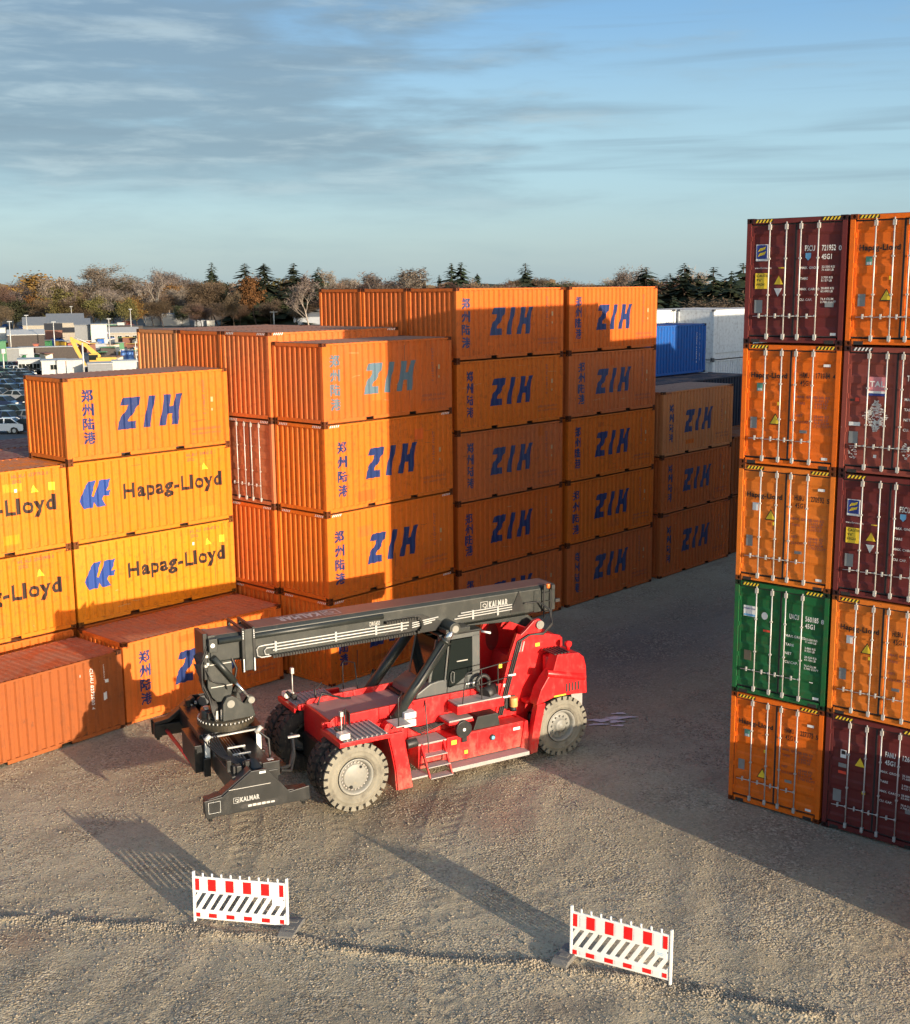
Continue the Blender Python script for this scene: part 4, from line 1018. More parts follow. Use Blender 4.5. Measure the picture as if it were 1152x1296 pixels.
# inner walls of the far front tyre look towards the camera
ax = MB(); ax.tube((0, -1.5, .9), (0, 1.5, .9), .20, 16); ax.box(-.28, .28, -.75, .75, .62, 1.25); P('front_axle', ax, 'boom_black')
ax = MB(); ax.box(6.3, 6.76, -1.15, 1.15, .62, 1.05); P('rear_axle', ax, 'boom_black')

# chassis -----------------------------------------------------------------
for s in (-1, 1):
    m = MB(); m.prism([(-.14, 1.30), (-.14, 2.02), (-.02, 2.10), (1.2, 2.12), (2.6, 2.14), (5.2, 2.14), (5.9, 1.7), (5.9, .75), (1.5, .62), (.45, .85), (.30, 1.3)], s * .82 - .04, s * .82 + .04)
    P('side_beam', m, 'red')
m = MB(); m.box(-.18, -.10, -.86, .86, .72, 2.0); P('front_plate', m, 'red')
m = MB(); m.box(-.10, 2.7, -.78, .78, 1.93, 1.98); P('deck', m, simple('dusty_deck', (.36, .20, .18), .6, 0, .3, .8, (.36, .28, .26), 1.5))
m = MB(); m.box(.4, 6.0, -.78, .78, .70, .78); P('belly_plate', m, 'boom_black')
for y in (-.80, .80):
    m = MB(); m.tube((-.30, y - .05, 1.92), (-.30, y + .05, 1.92), .085, 14); m.box(-.30, -.12, y - .05, y + .05, 1.84, 2.0); P('tow_lug', m, 'red')
for s in (-1, 1):
    # mudguard over the front wheels: a plate with raised anti-slip bars and a red lip
    m = MB(); a, b = sorted((s * 2.07, s * .88)); m.box(-.40, .95, a, b, 1.82, 1.86); m.box(-.44, -.40, a, b, 1.74, 1.88); m.box(-.44, .95, *sorted((s * 2.07, s * 2.10)), 1.76, 1.875)
    g = P('mudguard', m, 'red')
    m = MB(); m.box(-.30, .93, *sorted((s * 2.05, s * .92)), 1.862, 1.868); P('step_plate', m, 'tread_plate', g, 0)
    m = MB()
    for k in range(9): x = -.22 + k * .135; m.box(x, x + .035, *sorted((s * 2.03, s * .95)), 1.868, 1.90)
    P('anti_slip_bars', m, 'tread_plate', g, 0)
    m = MB(); m.prism([(.93, 1.84), (1.05, 1.30), (1.13, .85), (1.17, .28), (1.60, .28), (1.52, .85), (1.42, 1.4), (1.36, 1.84)], s * 2.0 - .05, s * 2.0 + .05); m.prism([(.90, 1.86), (1.02, 1.30), (1.10, .85), (1.14, .27), (1.18, .27), (1.14, .85), (1.06, 1.31), (.94, 1.86)], *sorted((s * 2.0, s * .9)))
    P('wheel_arch', m, 'red')
    m = MB(); m.box(-.36, -.10, *sorted((s * 1.98, s * 1.70)), 1.90, 2.05); h = P('headlight', m, 'lamp_glass'); m = MB(); m.box(-.375, -.36, *sorted((s * 1.95, s * 1.73)), 1.93, 2.02); P('lens', m, 'white_plate', h, 0)
    m = MB(); m.tube((-.18, s * 1.62, 1.88), (-.18, s * 1.62, 2.72 if s > 0 else 2.45), .016, 6); m.box(-.22, -.14, s * 1.62 - .05, s * 1.62 + .05, 2.62 if s > 0 else 2.4, 2.78 if s > 0 else 2.52); h = P('lamp_post', m, 'galv', st, 0)
    m = MB(); m.tube((-.20, s * 1.62 - .02, 1.95), (-.32, s * 1.62 + .1, 2.10), .05, 10); m.box(-.24, -.12, s * 1.5 - .05, s * 1.5 + .05, 1.9, 2.06); P('front_lamp', m, 'boom_black')
m = MB(); m.path([(.05, -1.25, 1.9), (.05, -1.25, 2.42)], .02); m.path([(.12, -1.22, 1.9), (.12, -1.22, 2.42)], .018); P('mirror_bracket', m, 'hose', st, 0)
m = MB(); m.hexa([(.16, -1.36, 2.02), (.20, -1.36, 2.02), (.22, -1.10, 2.02), (.18, -1.10, 2.02), (.16, -1.36, 2.34), (.20, -1.36, 2.34), (.22, -1.10, 2.34), (.18, -1.10, 2.34)]); P('rear_view_mirror', m, 'boom_black')
m = MB(); m.path([(.10, .55, 2.0), (.3, .7, 2.25), (.75, .35, 2.12), (.95, .25, 2.12)], .03); m.path([(.2, .9, 1.95), (.18, .9, 2.3), (.5, 1.2, 2.35)], .025); P('front_hose', m, 'hose', st, 0)

# side boxes, running boards, ladder ----------------------------------------
def side_set(s):
    S2 = lambda a, b: sorted((s * a, s * b))
    m = MB(); m.prism([(2.92, .47), (5.45, .47), (5.45, 1.17), (2.92, 1.17)], *S2(1.50, .88)); tk = P('side_tank', m, 'red')
    for x in (3.86, 4.58): m = MB(); m.box(x, x + .012, *S2(1.506, 1.49), .50, 1.15); P('panel_seam', m, 'red_dusty', tk, 0)
    m = MB(); m.tube((4.32, s * 1.49, .93), (4.32, s * 1.56, .93), .085, 16); c = P('fuel_cap', m, 'hose', tk, 0); m = MB(); m.tube((4.32, s * 1.56, .93), (4.32, s * 1.575, .93), .05, 12); P('cap_disc', m, 'sky_plate', c, 0)
    m = MB(); m.box(3.6, 5.42, *S2(1.48, 1.16), 1.172, 1.19); P('tank_step', m, 'red_dusty', tk, 0)
    m = MB(); m.box(1.62, 2.14, *S2(1.90, 1.42), .40, .45); m.box(2.86, 5.30, *S2(1.86, 1.45), .40, .45); m.box(2.86, 5.3, *S2(1.87, 1.85), .34, .45); P('running_board', m, 'tread_plate')
    # ladder
    l = MB()
    for x in (2.12, 2.78): l.hexa([(x, s * 2.02, .36), (x + .045, s * 2.02, .36), (x + .045, s * 1.93, .36), (x, s * 1.93, .36), (x, s * 1.52, 1.16), (x + .045, s * 1.52, 1.16), (x + .045, s * 1.40, 1.16), (x, s * 1.40, 1.16)])
    ld = P('ladder', l, 'red')
    for z, y in ((.39, 1.98), (.64, 1.84), (.88, 1.68)): m = MB(); m.box(2.14, 2.80, *S2(y + .07, y - .22), z - .025, z); P('step', m, 'tread_plate', ld, .006)
    m = MB(); m.box(2.05, 2.90, *S2(1.52, .92), 1.12, 1.165); P('landing_step', m, 'tread_plate'); m = MB(); m.box(2.05, 2.9, *S2(1.50, .90), .47, 1.115); P('landing_box', m, 'red')
    m = MB(); m.box(3.02, 3.75, *S2(1.45, .90), 1.55, 1.60); P('middle_step', m, 'tread_plate'); m = MB(); m.box(3.0, 3.77, *S2(1.47, .88), 1.48, 1.548); P('middle_step_frame', m, 'red')
    m = MB(); m.box(3.30, 4.70, *S2(1.42, .88), 1.95, 1.99); P('walkway', m, 'tread_plate'); m = MB(); m.box(3.28, 4.75, *S2(1.44, .87), 1.72, 1.946); P('walkway_frame', m, 'red')
    m = MB(); m.box(1.75, 2.10, *S2(1.32, 1.0), 1.62, 1.80); m.box(1.80, 2.15, *S2(1.25, .95), 1.82, 1.98); P('battery_box', m, 'white_plate')
    m = MB(); m.box(1.30, 1.75, *S2(1.75, 1.15), 1.84, 1.87); P('valve_plate', m, 'galv')
    m = MB(); m.tube((3.42, s * 1.56, 1.33), (3.42, s * 1.44, 1.33), .24, 24); rl = P('cable_reel', m, 'boom_black', st, .01); m = MB(); m.tube((3.42, s * 1.57, 1.33), (3.42, s * 1.555, 1.33), .045, 12); P('reel_centre', m, 'white_plate', rl, 0)
    m = MB(); m.box(3.36, 3.5, *S2(1.56, 1.5), .98, 1.1); P('reel_foot', m, 'boom_black', rl, 0)
    m = MB(); m.prism([(3.78, 1.19), (4.62, 1.19), (4.56, 1.55), (3.92, 1.55)], *S2(1.42, .95)); P('tool_box', m, 'boom')
    m = MB(); m.tube((1.62, s * 1.66, 1.30), (1.92, s * 1.66, 1.32), .12, 14); P('hose_coil', m, 'hose')
    # railings
    for pts in ([(1.38, 1.72, 1.86), (1.38, 1.72, 2.62), (1.45, 1.72, 2.68), (1.62, 1.45, 2.68), (1.62, 1.25, 1.90)], [(2.22, 1.78, 1.0), (2.22, 1.62, 2.25), (2.24, 1.56, 2.36), (2.34, 1.3, 2.1)],
                [(3.45, 1.42, 1.99), (3.55, 1.42, 2.78), (3.62, 1.42, 2.84), (5.2, 1.10, 2.84)], [(3.5, 1.42, 2.4), (5.15, 1.12, 2.4)], [(4.1, 1.34, 1.99), (4.1, 1.32, 2.84)], [(4.7, 1.2, 1.99), (4.7, 1.2, 2.84)]):
        m = MB(); m.path([(x, s * y, z) for x, y, z in pts], .017, 6); P('handrail', m, 'hose' if pts[0][0] > 2.3 else 'boom_black', st, 0)
side_set(-1); side_set(1)

# rear towers and counterweight -----------------------------------------------
for s in (-1, 1):
    tw = [(4.75, 1.18), (5.25, 2.9), (5.44, 3.38), (5.50, 3.52), (5.62, 3.46), (5.75, 3.55), (6.05, 3.80), (6.22, 3.84), (6.36, 3.74), (6.36, 3.62), (6.28, 3.42), (6.55, 3.36), (6.95, 3.25), (7.0, 1.18)]
    m = MB(); m.prism(tw, s * .86 - .06, s * .86 + .06); t_ = P('tower_plate', m, 'red')
    m = MB(); m.tube((6.22, s * .93, 3.68), (6.22, s * 1.0, 3.68), .12, 20); m.tube((6.22, s * 1.0, 3.68), (6.22, s * 1.01, 3.68), .085, 16); P('pivot_pin', m, 'rim', t_, 0)
    if s < 0:
        m = MB()
        for k in range(3): m.hexa([(5.46 + k * .09, -.925, 2.98), (5.50 + k * .09, -.925, 2.98), (5.50 + k * .09, -.92, 2.98), (5.46 + k * .09, -.92, 2.98), (5.53 + k * .09, -.925, 3.26), (5.57 + k * .09, -.925, 3.26), (5.57 + k * .09, -.92, 3.26), (5.53 + k * .09, -.92, 3.26)])
        P('white_clip', m, 'pipe_white', t_, 0)
        m = MB()
        for k in range(3): m.path([(4.86 + k * .06, -.95, 1.25), (5.15 + k * .06, -.95, 2.2), (5.50 + k * .06, -.95, 3.3), (5.85 + k * .02, -1.0, 3.45), (6.30, -1.02, 3.40 + k * .02), (6.62, -.98, 3.62 + k * .03), (6.66 + k * .02, -.8, 4.0), (6.45, -.56, 4.22), (6.0, -.50, 4.22)], .022, 6)
        P('tower_hose', m, 'hose', t_, 0)
        m = MB()
        for z in (1.75, 2.35): m.box(4.98 + (z - 1.7) * .3, 5.22 + (z - 1.7) * .3, -.985, -.92, z, z + .05)
        P('hose_clamp', m, 'white_plate', t_, 0)
        m = MB(); m.box(5.08, 5.40, -.98, -.92, 1.42, 1.78); lp = P('lamp_recess', m, 'hose', t_); m = MB(); m.tube((5.28, -1.08, 1.50), (5.28, -1.08, 1.76), .115, 16); P('beacon', m, 'amber', t_, .01); m = MB(); m.tube((5.26, -1.08, 1.38), (5.26, -1.08, 1.5), .10, 12); P('beacon_base', m, 'hose', t_, 0)
        m = MB()
        for k in range(6): a = k * math.pi / 3; m.tube((4.98, -.923, 1.40), (4.98 + .09 * math.cos(a), -.923, 1.40 + .07 * math.sin(a)), .013, 4)
        P('star_sticker', m, 'white_plate', t_, 0)
    else:
        m = MB(); m.prism([(5.72 + .22 * math.cos(t), 2.98 + .42 * math.sin(t)) for t in [2 * math.pi * k / 28 for k in range(28)]], .79, .80); P('tower_hole_shade', m, simple('shaded_red_recess', (.20, .010, .010), .6), t_, 0)  # flat darker red disc paints the shaded hole; nothing is cut
m = MB(); m.prism([(5.35, 1.2), (6.3, 1.2), (6.3, 2.55), (5.75, 2.6)], -.79, .79); P('tower_crossbox', m, 'red')
m = MB(); m.prism([(6.3, 1.2), (7.15, 1.2), (7.1, 3.15), (6.6, 3.2)], -.79, .79); P('engine_cover', m, 'red')
for s in (-1, 1):
    # counterweight flank with the dark opening ahead of it
    S2 = lambda a, b: sorted((s * a, s * b))
    m = MB(); m.prism([(5.64, 1.62), (5.80, 2.05), (6.02, 2.36), (6.20, 2.52), (6.34, 2.97), (7.05, 2.92), (7.22, 2.78), (7.30, 2.5), (7.34, 1.70), (6.95, 1.74), (6.3, 1.78)], *S2(1.68, 1.28)); m.prism([(6.62, 1.62), (6.62, 2.96), (7.05, 2.91), (7.22, 2.77), (7.29, 2.5), (7.33, 1.70)], *S2(1.279, .93)); m.box(5.6, 6.6, *S2(1.279, .93), 1.55, 1.66); hd = P('counterweight', m, 'red', st, .018)
    m = MB(); m.tube((5.98, s * 1.66, 2.50), (7.26, s * 1.66, 2.18), .10, 12); P('flank_ridge', m, 'red', hd, .01)
    m = MB(); m.tube((6.42, s * 1.1, 1.67), (6.42, s * 1.1, 2.8), .16, 16); P('air_filter', m, 'red', hd, .01)
    m = MB(); m.box(6.22, 6.62, *S2(1.69, 1.66), 1.77, 1.81); P('yellow_reflector', m, 'yellow_ink', hd, 0)
    m = MB(); m.tube((6.95, s * 1.30, 2.94), (6.95, s * 1.30, 3.10), .05, 10); m.tube((6.95, s * 1.36, 3.10), (6.95, s * 1.24, 3.10), .09, 12); P('lifting_eye', m, 'red', hd, 0)
    for k in range(5): m = MB(); m.box(6.28 + k * .11, 6.34 + k * .11, *S2(1.62, 1.0), 2.955, 2.985); P('vent_slot', m, 'hose', hd, 0)
    m = MB(); m.prism([(5.42, .28), (5.52, 1.0), (5.66, 1.66), (5.92, 1.66), (5.78, 1.05), (5.66, .30)], *S2(1.72, 1.50)); m.prism([(5.2, .30), (5.35, 1.2), (5.45, 1.2), (5.5, .30)], *S2(1.55, .9)); P('rear_mudguard', m, 'red', st, .01)
    m = MB(); m.box(6.9, 7.28, *S2(1.55, 1.2), 1.2, 1.72); P('mud_flap', m, 'tread_plate')
m = MB(); m.prism([(6.9, .75), (7.35, .85), (7.42, 1.7), (7.36, 2.6), (7.1, 2.9), (6.9, 2.9)], -1.0, 1.0); P('rear_counterweight', m, 'red', st, .05)
m = MB(); m.tube((4.3, -1.15, 2.02), (4.7, -.95, 2.08), .18, 16); m.path([(4.35 + .2 * math.cos(t), -.98 - .16 * math.cos(t) * 0, 2.30 + .22 * math.sin(t)) for t in [2 * math.pi * k / 16 for k in range(17)]], .06, 8); P('hose_loop', m, 'hose', st, 0)

# cab ------------------------------------------------------------------------
cb = empty('cab', (0, 0, 0), 0, st)
m = MB(); m.prism([(2.40, 2.06), (4.42, 2.06), (4.42, 2.52), (3.1, 2.50), (2.86, 2.46), (2.46, 2.24)], -.72, .72); P('cab_base', m, 'cab_grey', cb, .03)
m = MB(); m.box(2.3, 4.5, -.78, .78, 1.985, 2.06); P('cab_floor', m, 'boom_black', cb)
for s in (-1, 1):
    S2 = lambda a, b: sorted((s * a, s * b))
    m = MB(); m.box(4.16, 4.40, *S2(.74, .62), 2.5, 3.64); m.prism([(3.28, 2.48), (3.33, 2.48), (3.47, 3.62), (3.42, 3.62)], *S2(.74, .68)); m.prism([(2.86, 2.44), (2.94, 2.44), (3.20, 3.62), (3.12, 3.62)], *S2(.60, .53)); m.box(3.15, 4.4, *S2(.74, .62), 3.60, 3.72); P('cab_pillar', m, 'cab_grey', cb, .012)
    m = MB(); m.prism([(3.36, 2.30), (3.36, 2.62), (3.50, 3.58), (4.14, 3.58), (4.15, 2.72), (3.94, 2.50), (3.60, 2.30), (3.45, 2.26)], *S2(.75, .735)); P('door_glass', m, M['glass'], cb, .004)
    m = MB(); m.path([(3.46, s * .775, 2.48), (3.50, s * .775, 2.40), (3.56, s * .775, 2.40), (3.57, s * .775, 2.68), (3.50, s * .775, 2.72), (3.46, s * .775, 2.66), (3.46, s * .775, 2.48)], .018, 6); P('door_handle', m, 'cab_grey', cb, 0)
    m = MB(); m.box(3.66, 4.0, s * .76 - .006, s * .76 + .006, 2.96, 2.985); P('door_rail', m, 'galv', cb, 0)
    m = MB(); m.hexa([(2.92, s * .59, 2.50), (3.26, s * .71, 2.50), (3.26, s * .70, 2.50), (2.92, s * .58, 2.50), (3.18, s * .59, 3.6), (3.40, s * .71, 3.6), (3.40, s * .70, 3.6), (3.18, s * .58, 3.6)]); P('side_window', m, M['glass'], cb, 0)
m = MB(); m.hexa([(2.88, -.54, 2.46), (2.91, -.54, 2.46), (2.91, .54, 2.46), (2.88, .54, 2.46), (3.14, -.54, 3.6), (3.17, -.54, 3.6), (3.17, .54, 3.6), (3.14, .54, 3.6)]); P('windscreen', m, M['glass'], cb, 0)
m = MB(); m.box(4.40, 4.43, -.6, .6, 2.6, 3.6); P('rear_window', m, M['glass'], cb, 0)
m = MB(); m.box(3.12, 4.46, -.76, .76, 3.725, 3.79); P('cab_roof', m, 'boom_black', cb, .02)
m = MB(); m.tube((4.45, -.74, 3.70), (4.62, -.95, 3.68), .03, 8); P('roof_lamp', m, 'white_plate', cb, 0)
m = MB(); m.box(3.95, 4.3, -.755, -.74, 2.26, 2.30); P('white_badge', m, 'white_plate', cb, 0)
m = MB(); m.box(3.2, 3.6, -.25, .25, 2.52, 2.95); m.box(3.55, 3.68, -.25, .25, 2.9, 3.35); P('driver_seat', m, 'hose', cb, .03)

# boom ------------------------------------------------------------------------
bm_ = empty('boom', (0, 0, 0), 0, st)
prof = [(-.45, 3.92), (-.34, 3.84), (.34, 3.84), (.45, 3.92), (.45, 4.56), (.38, 4.64), (-.38, 4.64), (-.45, 4.56)]
m = MB(); m.prism_x(prof, -2.0, 7.08); P('outer_section', m, 'boom', bm_, .015)
m = MB(); m.prism_x([(y * .88, 4.24 + (z - 4.24) * .90) for y, z in prof], -3.08, -1.9); P('inner_section', m, 'boom', bm_, .012)
m = MB(); m.box(-1.9, 7.0, -.36, .36, 4.641, 4.646); m.box(-3.05, -2.3, -.33, .33, 4.601, 4.606)
P('boom_top_dust', m, simple('dusty_boom_top', (.15, .085, .065), .42, 0, .3, .5, (.24, .16, .12), 2.0), bm_, 0)  # dust colour with reflected sky and orange containers mixed into the tint
m = MB(); m.tube((-2.9, -.47, 4.47), (1.6, -.47, 4.47), .075, 12); m.tube((-2.9, .47, 4.47), (1.6, .47, 4.47), .075, 12); P('extension_cylinder', m, 'boom', bm_, 0)
for x0 in (-2.32, -2.04):
    m = MB(); m.prism_x([(-.56, 3.60), (-.44, 3.60), (-.44, 4.68), (.44, 4.68), (.44, 3.60), (.56, 3.60), (.56, 4.74), (-.56, 4.74)], x0, x0 + .07); cl = P('collar', m, 'boom_black', bm_, .008)
m = MB(); m.box(-2.25, -2.04, -.555, -.50, 3.64, 4.70); P('collar_plate', m, 'boom', bm_)
m = MB()
for x in (-2.29, -2.01): m.box(x - .012, x + .012, -.575, -.56, 3.62, 3.95)
P('wear_strip', m, 'white_plate', bm_, 0)
m = MB()
for x in (-2.29, -2.01):
    for k in range(5): m.tube((x, -.56, 4.48 + k * .045), (x, -.585, 4.48 + k * .045), .014, 6)
P('collar_bolts', m, 'white_plate', bm_, 0)
for k, (z, x1) in enumerate([(4.20, 2.35), (4.12, 2.35), (4.04, 2.30)]):
    m = MB(); 
    if k == 0: m.path([(-1.55, -.485, 3.90), (-1.80, -.485, 3.90), (-1.9, -.485, 3.95), (-1.92, -.485, 4.12), (-1.86, -.485, 4.19), (-1.7, -.485, z), (x1, -.485, z)], .02, 6)
    elif k == 1: m.path([(-1.6, -.485, 3.94), (-1.70, -.485, 3.96), (-1.72, -.485, 4.06), (-1.66, -.485, z), (x1, -.485, z)], .02, 6)
    else: m.path([(-1.5, -.485, z), (x1, -.485, z)], .02, 6)
    P('hydraulic_pipe', m, 'pipe_white', bm_, 0)
    m = MB(); m.path([(3.95 - .1 * k, -.485, 4.22 - .07 * k), (5.6, -.485, 4.24 - .07 * k)], .02, 6); P('hydraulic_pipe', m, 'pipe_white', bm_, 0)
    m = MB(); m.path([(2.45, -.485, 4.10 - .06 * k + .06), (3.25 - .1 * k, -.485, 4.16 - .06 * k + .06)], .02, 6); P('hydraulic_pipe', m, 'pipe_white', bm_, 0)
for x in (-1.45, .2, 1.35, 2.1, 4.3, 5.1): m = MB(); m.box(x, x + .06, -.51, -.45, 4.0, 4.26); P('pipe_clamp', m, 'pipe_white', bm_, .004)
m = MB()      # the energy chain along the lower edge, looping back at its rear end
xs = [(-1.5 + .075 * i, 3.90) for i in range(54)] + [(2.52 + .20 * math.sin(t), 4.10 - .20 * math.cos(t)) for t in [math.pi * k / 8 for k in range(1, 8)]] + [(2.5 - .075 * i, 4.30) for i in range(12)]
for x, z in xs: m.box(x - .028, x + .028, -.60, -.49, z - .035, z + .035)
P('energy_chain', m, 'boom_black', bm_, 0)
m = MB(); m.prism([(1.5, 3.84), (2.2, 4.36), (2.75, 4.36), (3.55, 3.98), (3.3, 3.84)], -.475, -.45); P('chain_tray', m, 'boom_black', bm_)
m = MB(); m.tube((3.50, -.98, 3.96), (3.50, .98, 3.96), .17, 20); m.box(3.25, 4.0, -.92, -.5, 3.82, 3.95); m.box(3.25, 4.0, .5, .92, 3.82, 3.95); P('cylinder_bracket', m, 'boom', bm_)
m = MB(); m.tube((3.50, -.98, 3.96), (3.50, -1.0, 3.96), .10, 16); P('bracket_pin', m, 'rim', bm_, 0)
m = MB(); m.prism([(3.6, 3.84), (6.2, 3.84), (6.5, 3.55), (6.1, 3.5), (5.6, 3.72)], -.40, .40); P('boom_heel', m, 'boom', bm_)
m = MB(); m.prism([(5.55, 4.0), (6.05, 4.0), (5.84, 4.58)], -.475, -.452); P('gusset', m, 'boom_black', bm_, 0)
m = MB(); m.box(6.35, 7.05, -.47, -.46, 3.90, 4.52); P('rear_cover', m, 'boom', bm_)
m = MB()
for x in (6.62, 6.88): m.path([(x, -.56, 3.72), (x, -.56, 4.60)], .022, 6)
for z in (3.9, 4.2, 4.45): m.path([(6.62, -.56, z), (6.88, -.56, z)], .014, 6)
P('rear_ladder', m, 'hose', bm_, 0)
m = MB(); m.tube((6.76, -.56, 4.58), (6.76, -.56, 4.70), .06, 12); P('rear_lamp', m, 'orange_lens', bm_, .01)
m = MB(); m.box(6.60, 6.68, -.60, -.50, 4.54, 4.68); m.box(6.86, 6.98, -.60, -.50, 4.52, 4.66); m.box(7.06, 7.22, -.5, -.4, 4.1, 4.2); P('rear_lamp_bracket', m, 'hose', bm_)
def side_emblem(parent, x, z, h, y, mat='pipe_white', flip=1):
    """square badge holding a curled shape"""
    m = MB(); t = h * .07
    def q(x0, x1, z0, z1): m.add([(x0, y, z0), (x1, y, z0), (x1, y, z1), (x0, y, z1)], [(0, 1, 2, 3)])
    q(x, x + h, z, z + t); q(x, x + h, z + h - t, z + h); q(x, x + t, z + t, z + h - t); q(x + h - t, x + h, z + t, z + h - t)
    pts = [(x + h * (.5 + r * math.cos(a)), z + h * (.47 + r * math.sin(a))) for r, a in [(.36 - .020 * k, -.9 + k * .42) for k in range(14)]]
    for i in range(len(pts) - 1):
        a, b = Vector((pts[i][0], pts[i][1])), Vector((pts[i + 1][0], pts[i + 1][1])); nn = Vector((-(b - a).y, (b - a).x)).normalized() * h * .055
        m.add([(a.x - nn.x, y, a.y - nn.y), (b.x - nn.x, y, b.y - nn.y), (b.x + nn.x, y, b.y + nn.y), (a.x + nn.x, y, a.y + nn.y)], [(0, 1, 2, 3)])
    q(x + h * .56, x + h * .84, z + h * .12, z + h * .38)
    return m
def brand(x, z, h, y, w):
    m = side_emblem(None, x, z - h * .08, h * 1.16, y)
    vs, fs = fit(text_geo('KALMAR', .045), x + h * 1.35, z, w, h)
    m.add([(p[0], y, p[1]) for p in vs], fs); return m
P('maker_lettering', brand(4.60, 4.22, .20, -.453, .62), 'pipe_white', bm_, 0)
m = MB(); b0 = brand(0, 0, .40, 0, 1.15)      # on the boom top, read from the far side
m.add([(.55 - p[0], .24 - p[2], 4.649) for p in b0.v], b0.f); P('maker_lettering', m, simple('dulled_white_lettering', (.44, .36, .33), .5), bm_, 0)
m = MB(); vs, fs = fit(text_geo('DRG450', .02), 1.22, 4.24, .30, .12); m.add([(p[0], -.453, p[1]) for p in vs], fs); P('model_lettering', m, 'pipe_white', bm_, 0)
# lift cylinders
for s in (-1, 1):
    a, b = Vector((1.46, s * .98, 1.58)), Vector((3.50, s * .90, 3.96)); c = a.lerp(b, .86)
    m = MB(); m.tube(a, c, .145, 20); m.tube(c.lerp(a, .01), c.lerp(b, .12), .16, 20); lc = P('lift_cylinder', m, 'boom', st, 0)
    m = MB(); m.tube(c, b, .095, 16); P('piston_rod', m, 'chrome', lc, 0)
    m = MB(); m.path([a + Vector((.1, -.13 * -s * -1, .25)), a.lerp(b, .4) + Vector((.02, s * .16, .14)), a.lerp(b, .8) + Vector((.02, s * .16, .14))], .018, 6); P('cylinder_hose', m, 'hose', lc, 0)
    m = MB(); m.tube((1.46, s * .86, 1.58), (1.46, s * 1.12, 1.58), .2, 18); P('cylinder_foot', m, 'red', lc)

# boom head, rotator and spreader -------------------------------------------------
hd = hd_root = empty('boom_head', (0, 0, 0), 0, st)
m = MB(); m.prism([(-3.12, 4.62), (-3.18, 3.3), (-3.08, 3.04), (-2.96, 2.9), (-2.62, 2.86), (-2.54, 3.2), (-2.52, 4.12), (-2.75, 4.3), (-2.95, 4.62)], -.36, -.28); P('head_plate', m, 'boom', hd)
m = MB(); m.prism([(-3.12, 4.62), (-3.18, 3.3), (-3.08, 3.04), (-2.96, 2.9), (-2.62, 2.86), (-2.54, 3.2), (-2.52, 4.12), (-2.75, 4.3), (-2.95, 4.62)], .28, .36); P('head_plate', m, 'boom', hd)
m = MB(); m.box(-3.12, -2.56, -.275, .275, 3.15, 4.0); m.box(-3.24, -3.13, -.34, .34, 3.5, 4.68); P('head_box', m, 'boom_black', hd)
m = MB()
for z in (3.28, 3.86): m.box(-3.1, -2.55, -.372, -.361, z, z + .02)
P('head_seam', m, 'galv', hd, 0)
m = MB(); m.tube((-3.05, -.48, 4.42), (-3.05, .48, 4.42), .10, 16); m.box(-3.14, -2.92, -.50, -.36, 4.22, 4.56); P('head_pin', m, 'boom', hd)
m = MB(); m.tube((-3.05, -.51, 4.40), (-3.05, -.50, 4.40), .055, 12); P('pin_cap', m, 'white_plate', hd, 0)
a, b = Vector((-3.04, -.50, 4.10)), Vector((-2.13, -.50, 2.86)); m = MB(); m.tube(a, a.lerp(b, .58), .075, 14); dc = P('tilt_cylinder', m, 'boom', hd, 0); m = MB(); m.tube(a.lerp(b, .58), b, .038, 12); P('piston_rod', m, 'chrome', hd, 0); m = MB(); m.tube(b + Vector((0, -.06, 0)), b + Vector((0, .06, 0)), .085, 14); P('rod_eye', m, 'rim', hd, 0)
m = MB()
for k in range(7): q = random.Random(k); m.path([(-3.16 - .03 * (k % 3), -.38 + .05 * k, 4.25 - .08 * k), (-3.34 - .015 * k, -.42 + .05 * k, 3.9), (-3.32, -.40 + .04 * k, 3.3 + .05 * k), (-3.14, -.35 + .05 * k, 2.95)], .018, 6)
P('head_hoses', m, 'hose', hd, 0)
m = MB()
for k in range(9): q = random.Random(k + 40); x, y, z = q.uniform(-3.28, -3.14), q.uniform(-.40, -.2), q.uniform(3.75, 4.2); m.box(x, x + .07, y, y + .06, z, z + .07)
P('hose_fittings', m, 'galv', hd, .005)
m = MB(); m.path([(-3.2, -.38, 3.75), (-3.1, -.5, 3.5), (-2.9, -.52, 3.4), (-2.75, -.46, 3.35), (-2.7, -.40, 3.2)], .016, 6); m.path([(-2.55, -.38, 4.0), (-2.44, -.42, 3.7), (-2.5, -.4, 3.4), (-2.42, -.4, 3.1)], .03, 6); P('loose_hose', m, 'hose', hd, 0)
# rotator
HX = -2.62
for y in (-.52, .40):
    m = MB(); m.prism([(HX - .26, 2.42), (HX - .24, 2.86), (HX - .14, 3.02), (HX + .02, 3.04), (HX + .14, 2.96), (HX + .30, 2.80), (HX + .55, 2.78), (HX + .56, 2.92), (HX + .45, 2.96), (HX + .60, 2.42)], y, y + .12); P('rotator_lug', m, 'boom', hd)
    m = MB(); m.tube((HX - .04, y - .012, 2.84), (HX - .04, y, 2.84), .10, 16); P('lug_pin', m, 'rim', hd, 0)
rt_ = empty('rotator', (HX, 0.05, 0), 0, st)
m = MB(); m.lathe_z([(0.001, 2.43), (.60, 2.43), (.66, 2.40), (.66, 2.34), (.72, 2.34), (.72, 2.24), (.62, 2.22), (.62, 2.14), (.001, 2.14)], (0, 0), 48, False); P('slewing_ring', m, simple('greasy_ring_steel', (.055, .048, .035), .45, .4, .4, .5, (.13, .09, .04), 6), rt_, 0)
m = MB()
for k in range(40): t = 2 * math.pi * k / 40; m.tube((.69 * math.cos(t), .69 * math.sin(t), 2.34), (.69 * math.cos(t), .69 * math.sin(t), 2.385), .02, 6)
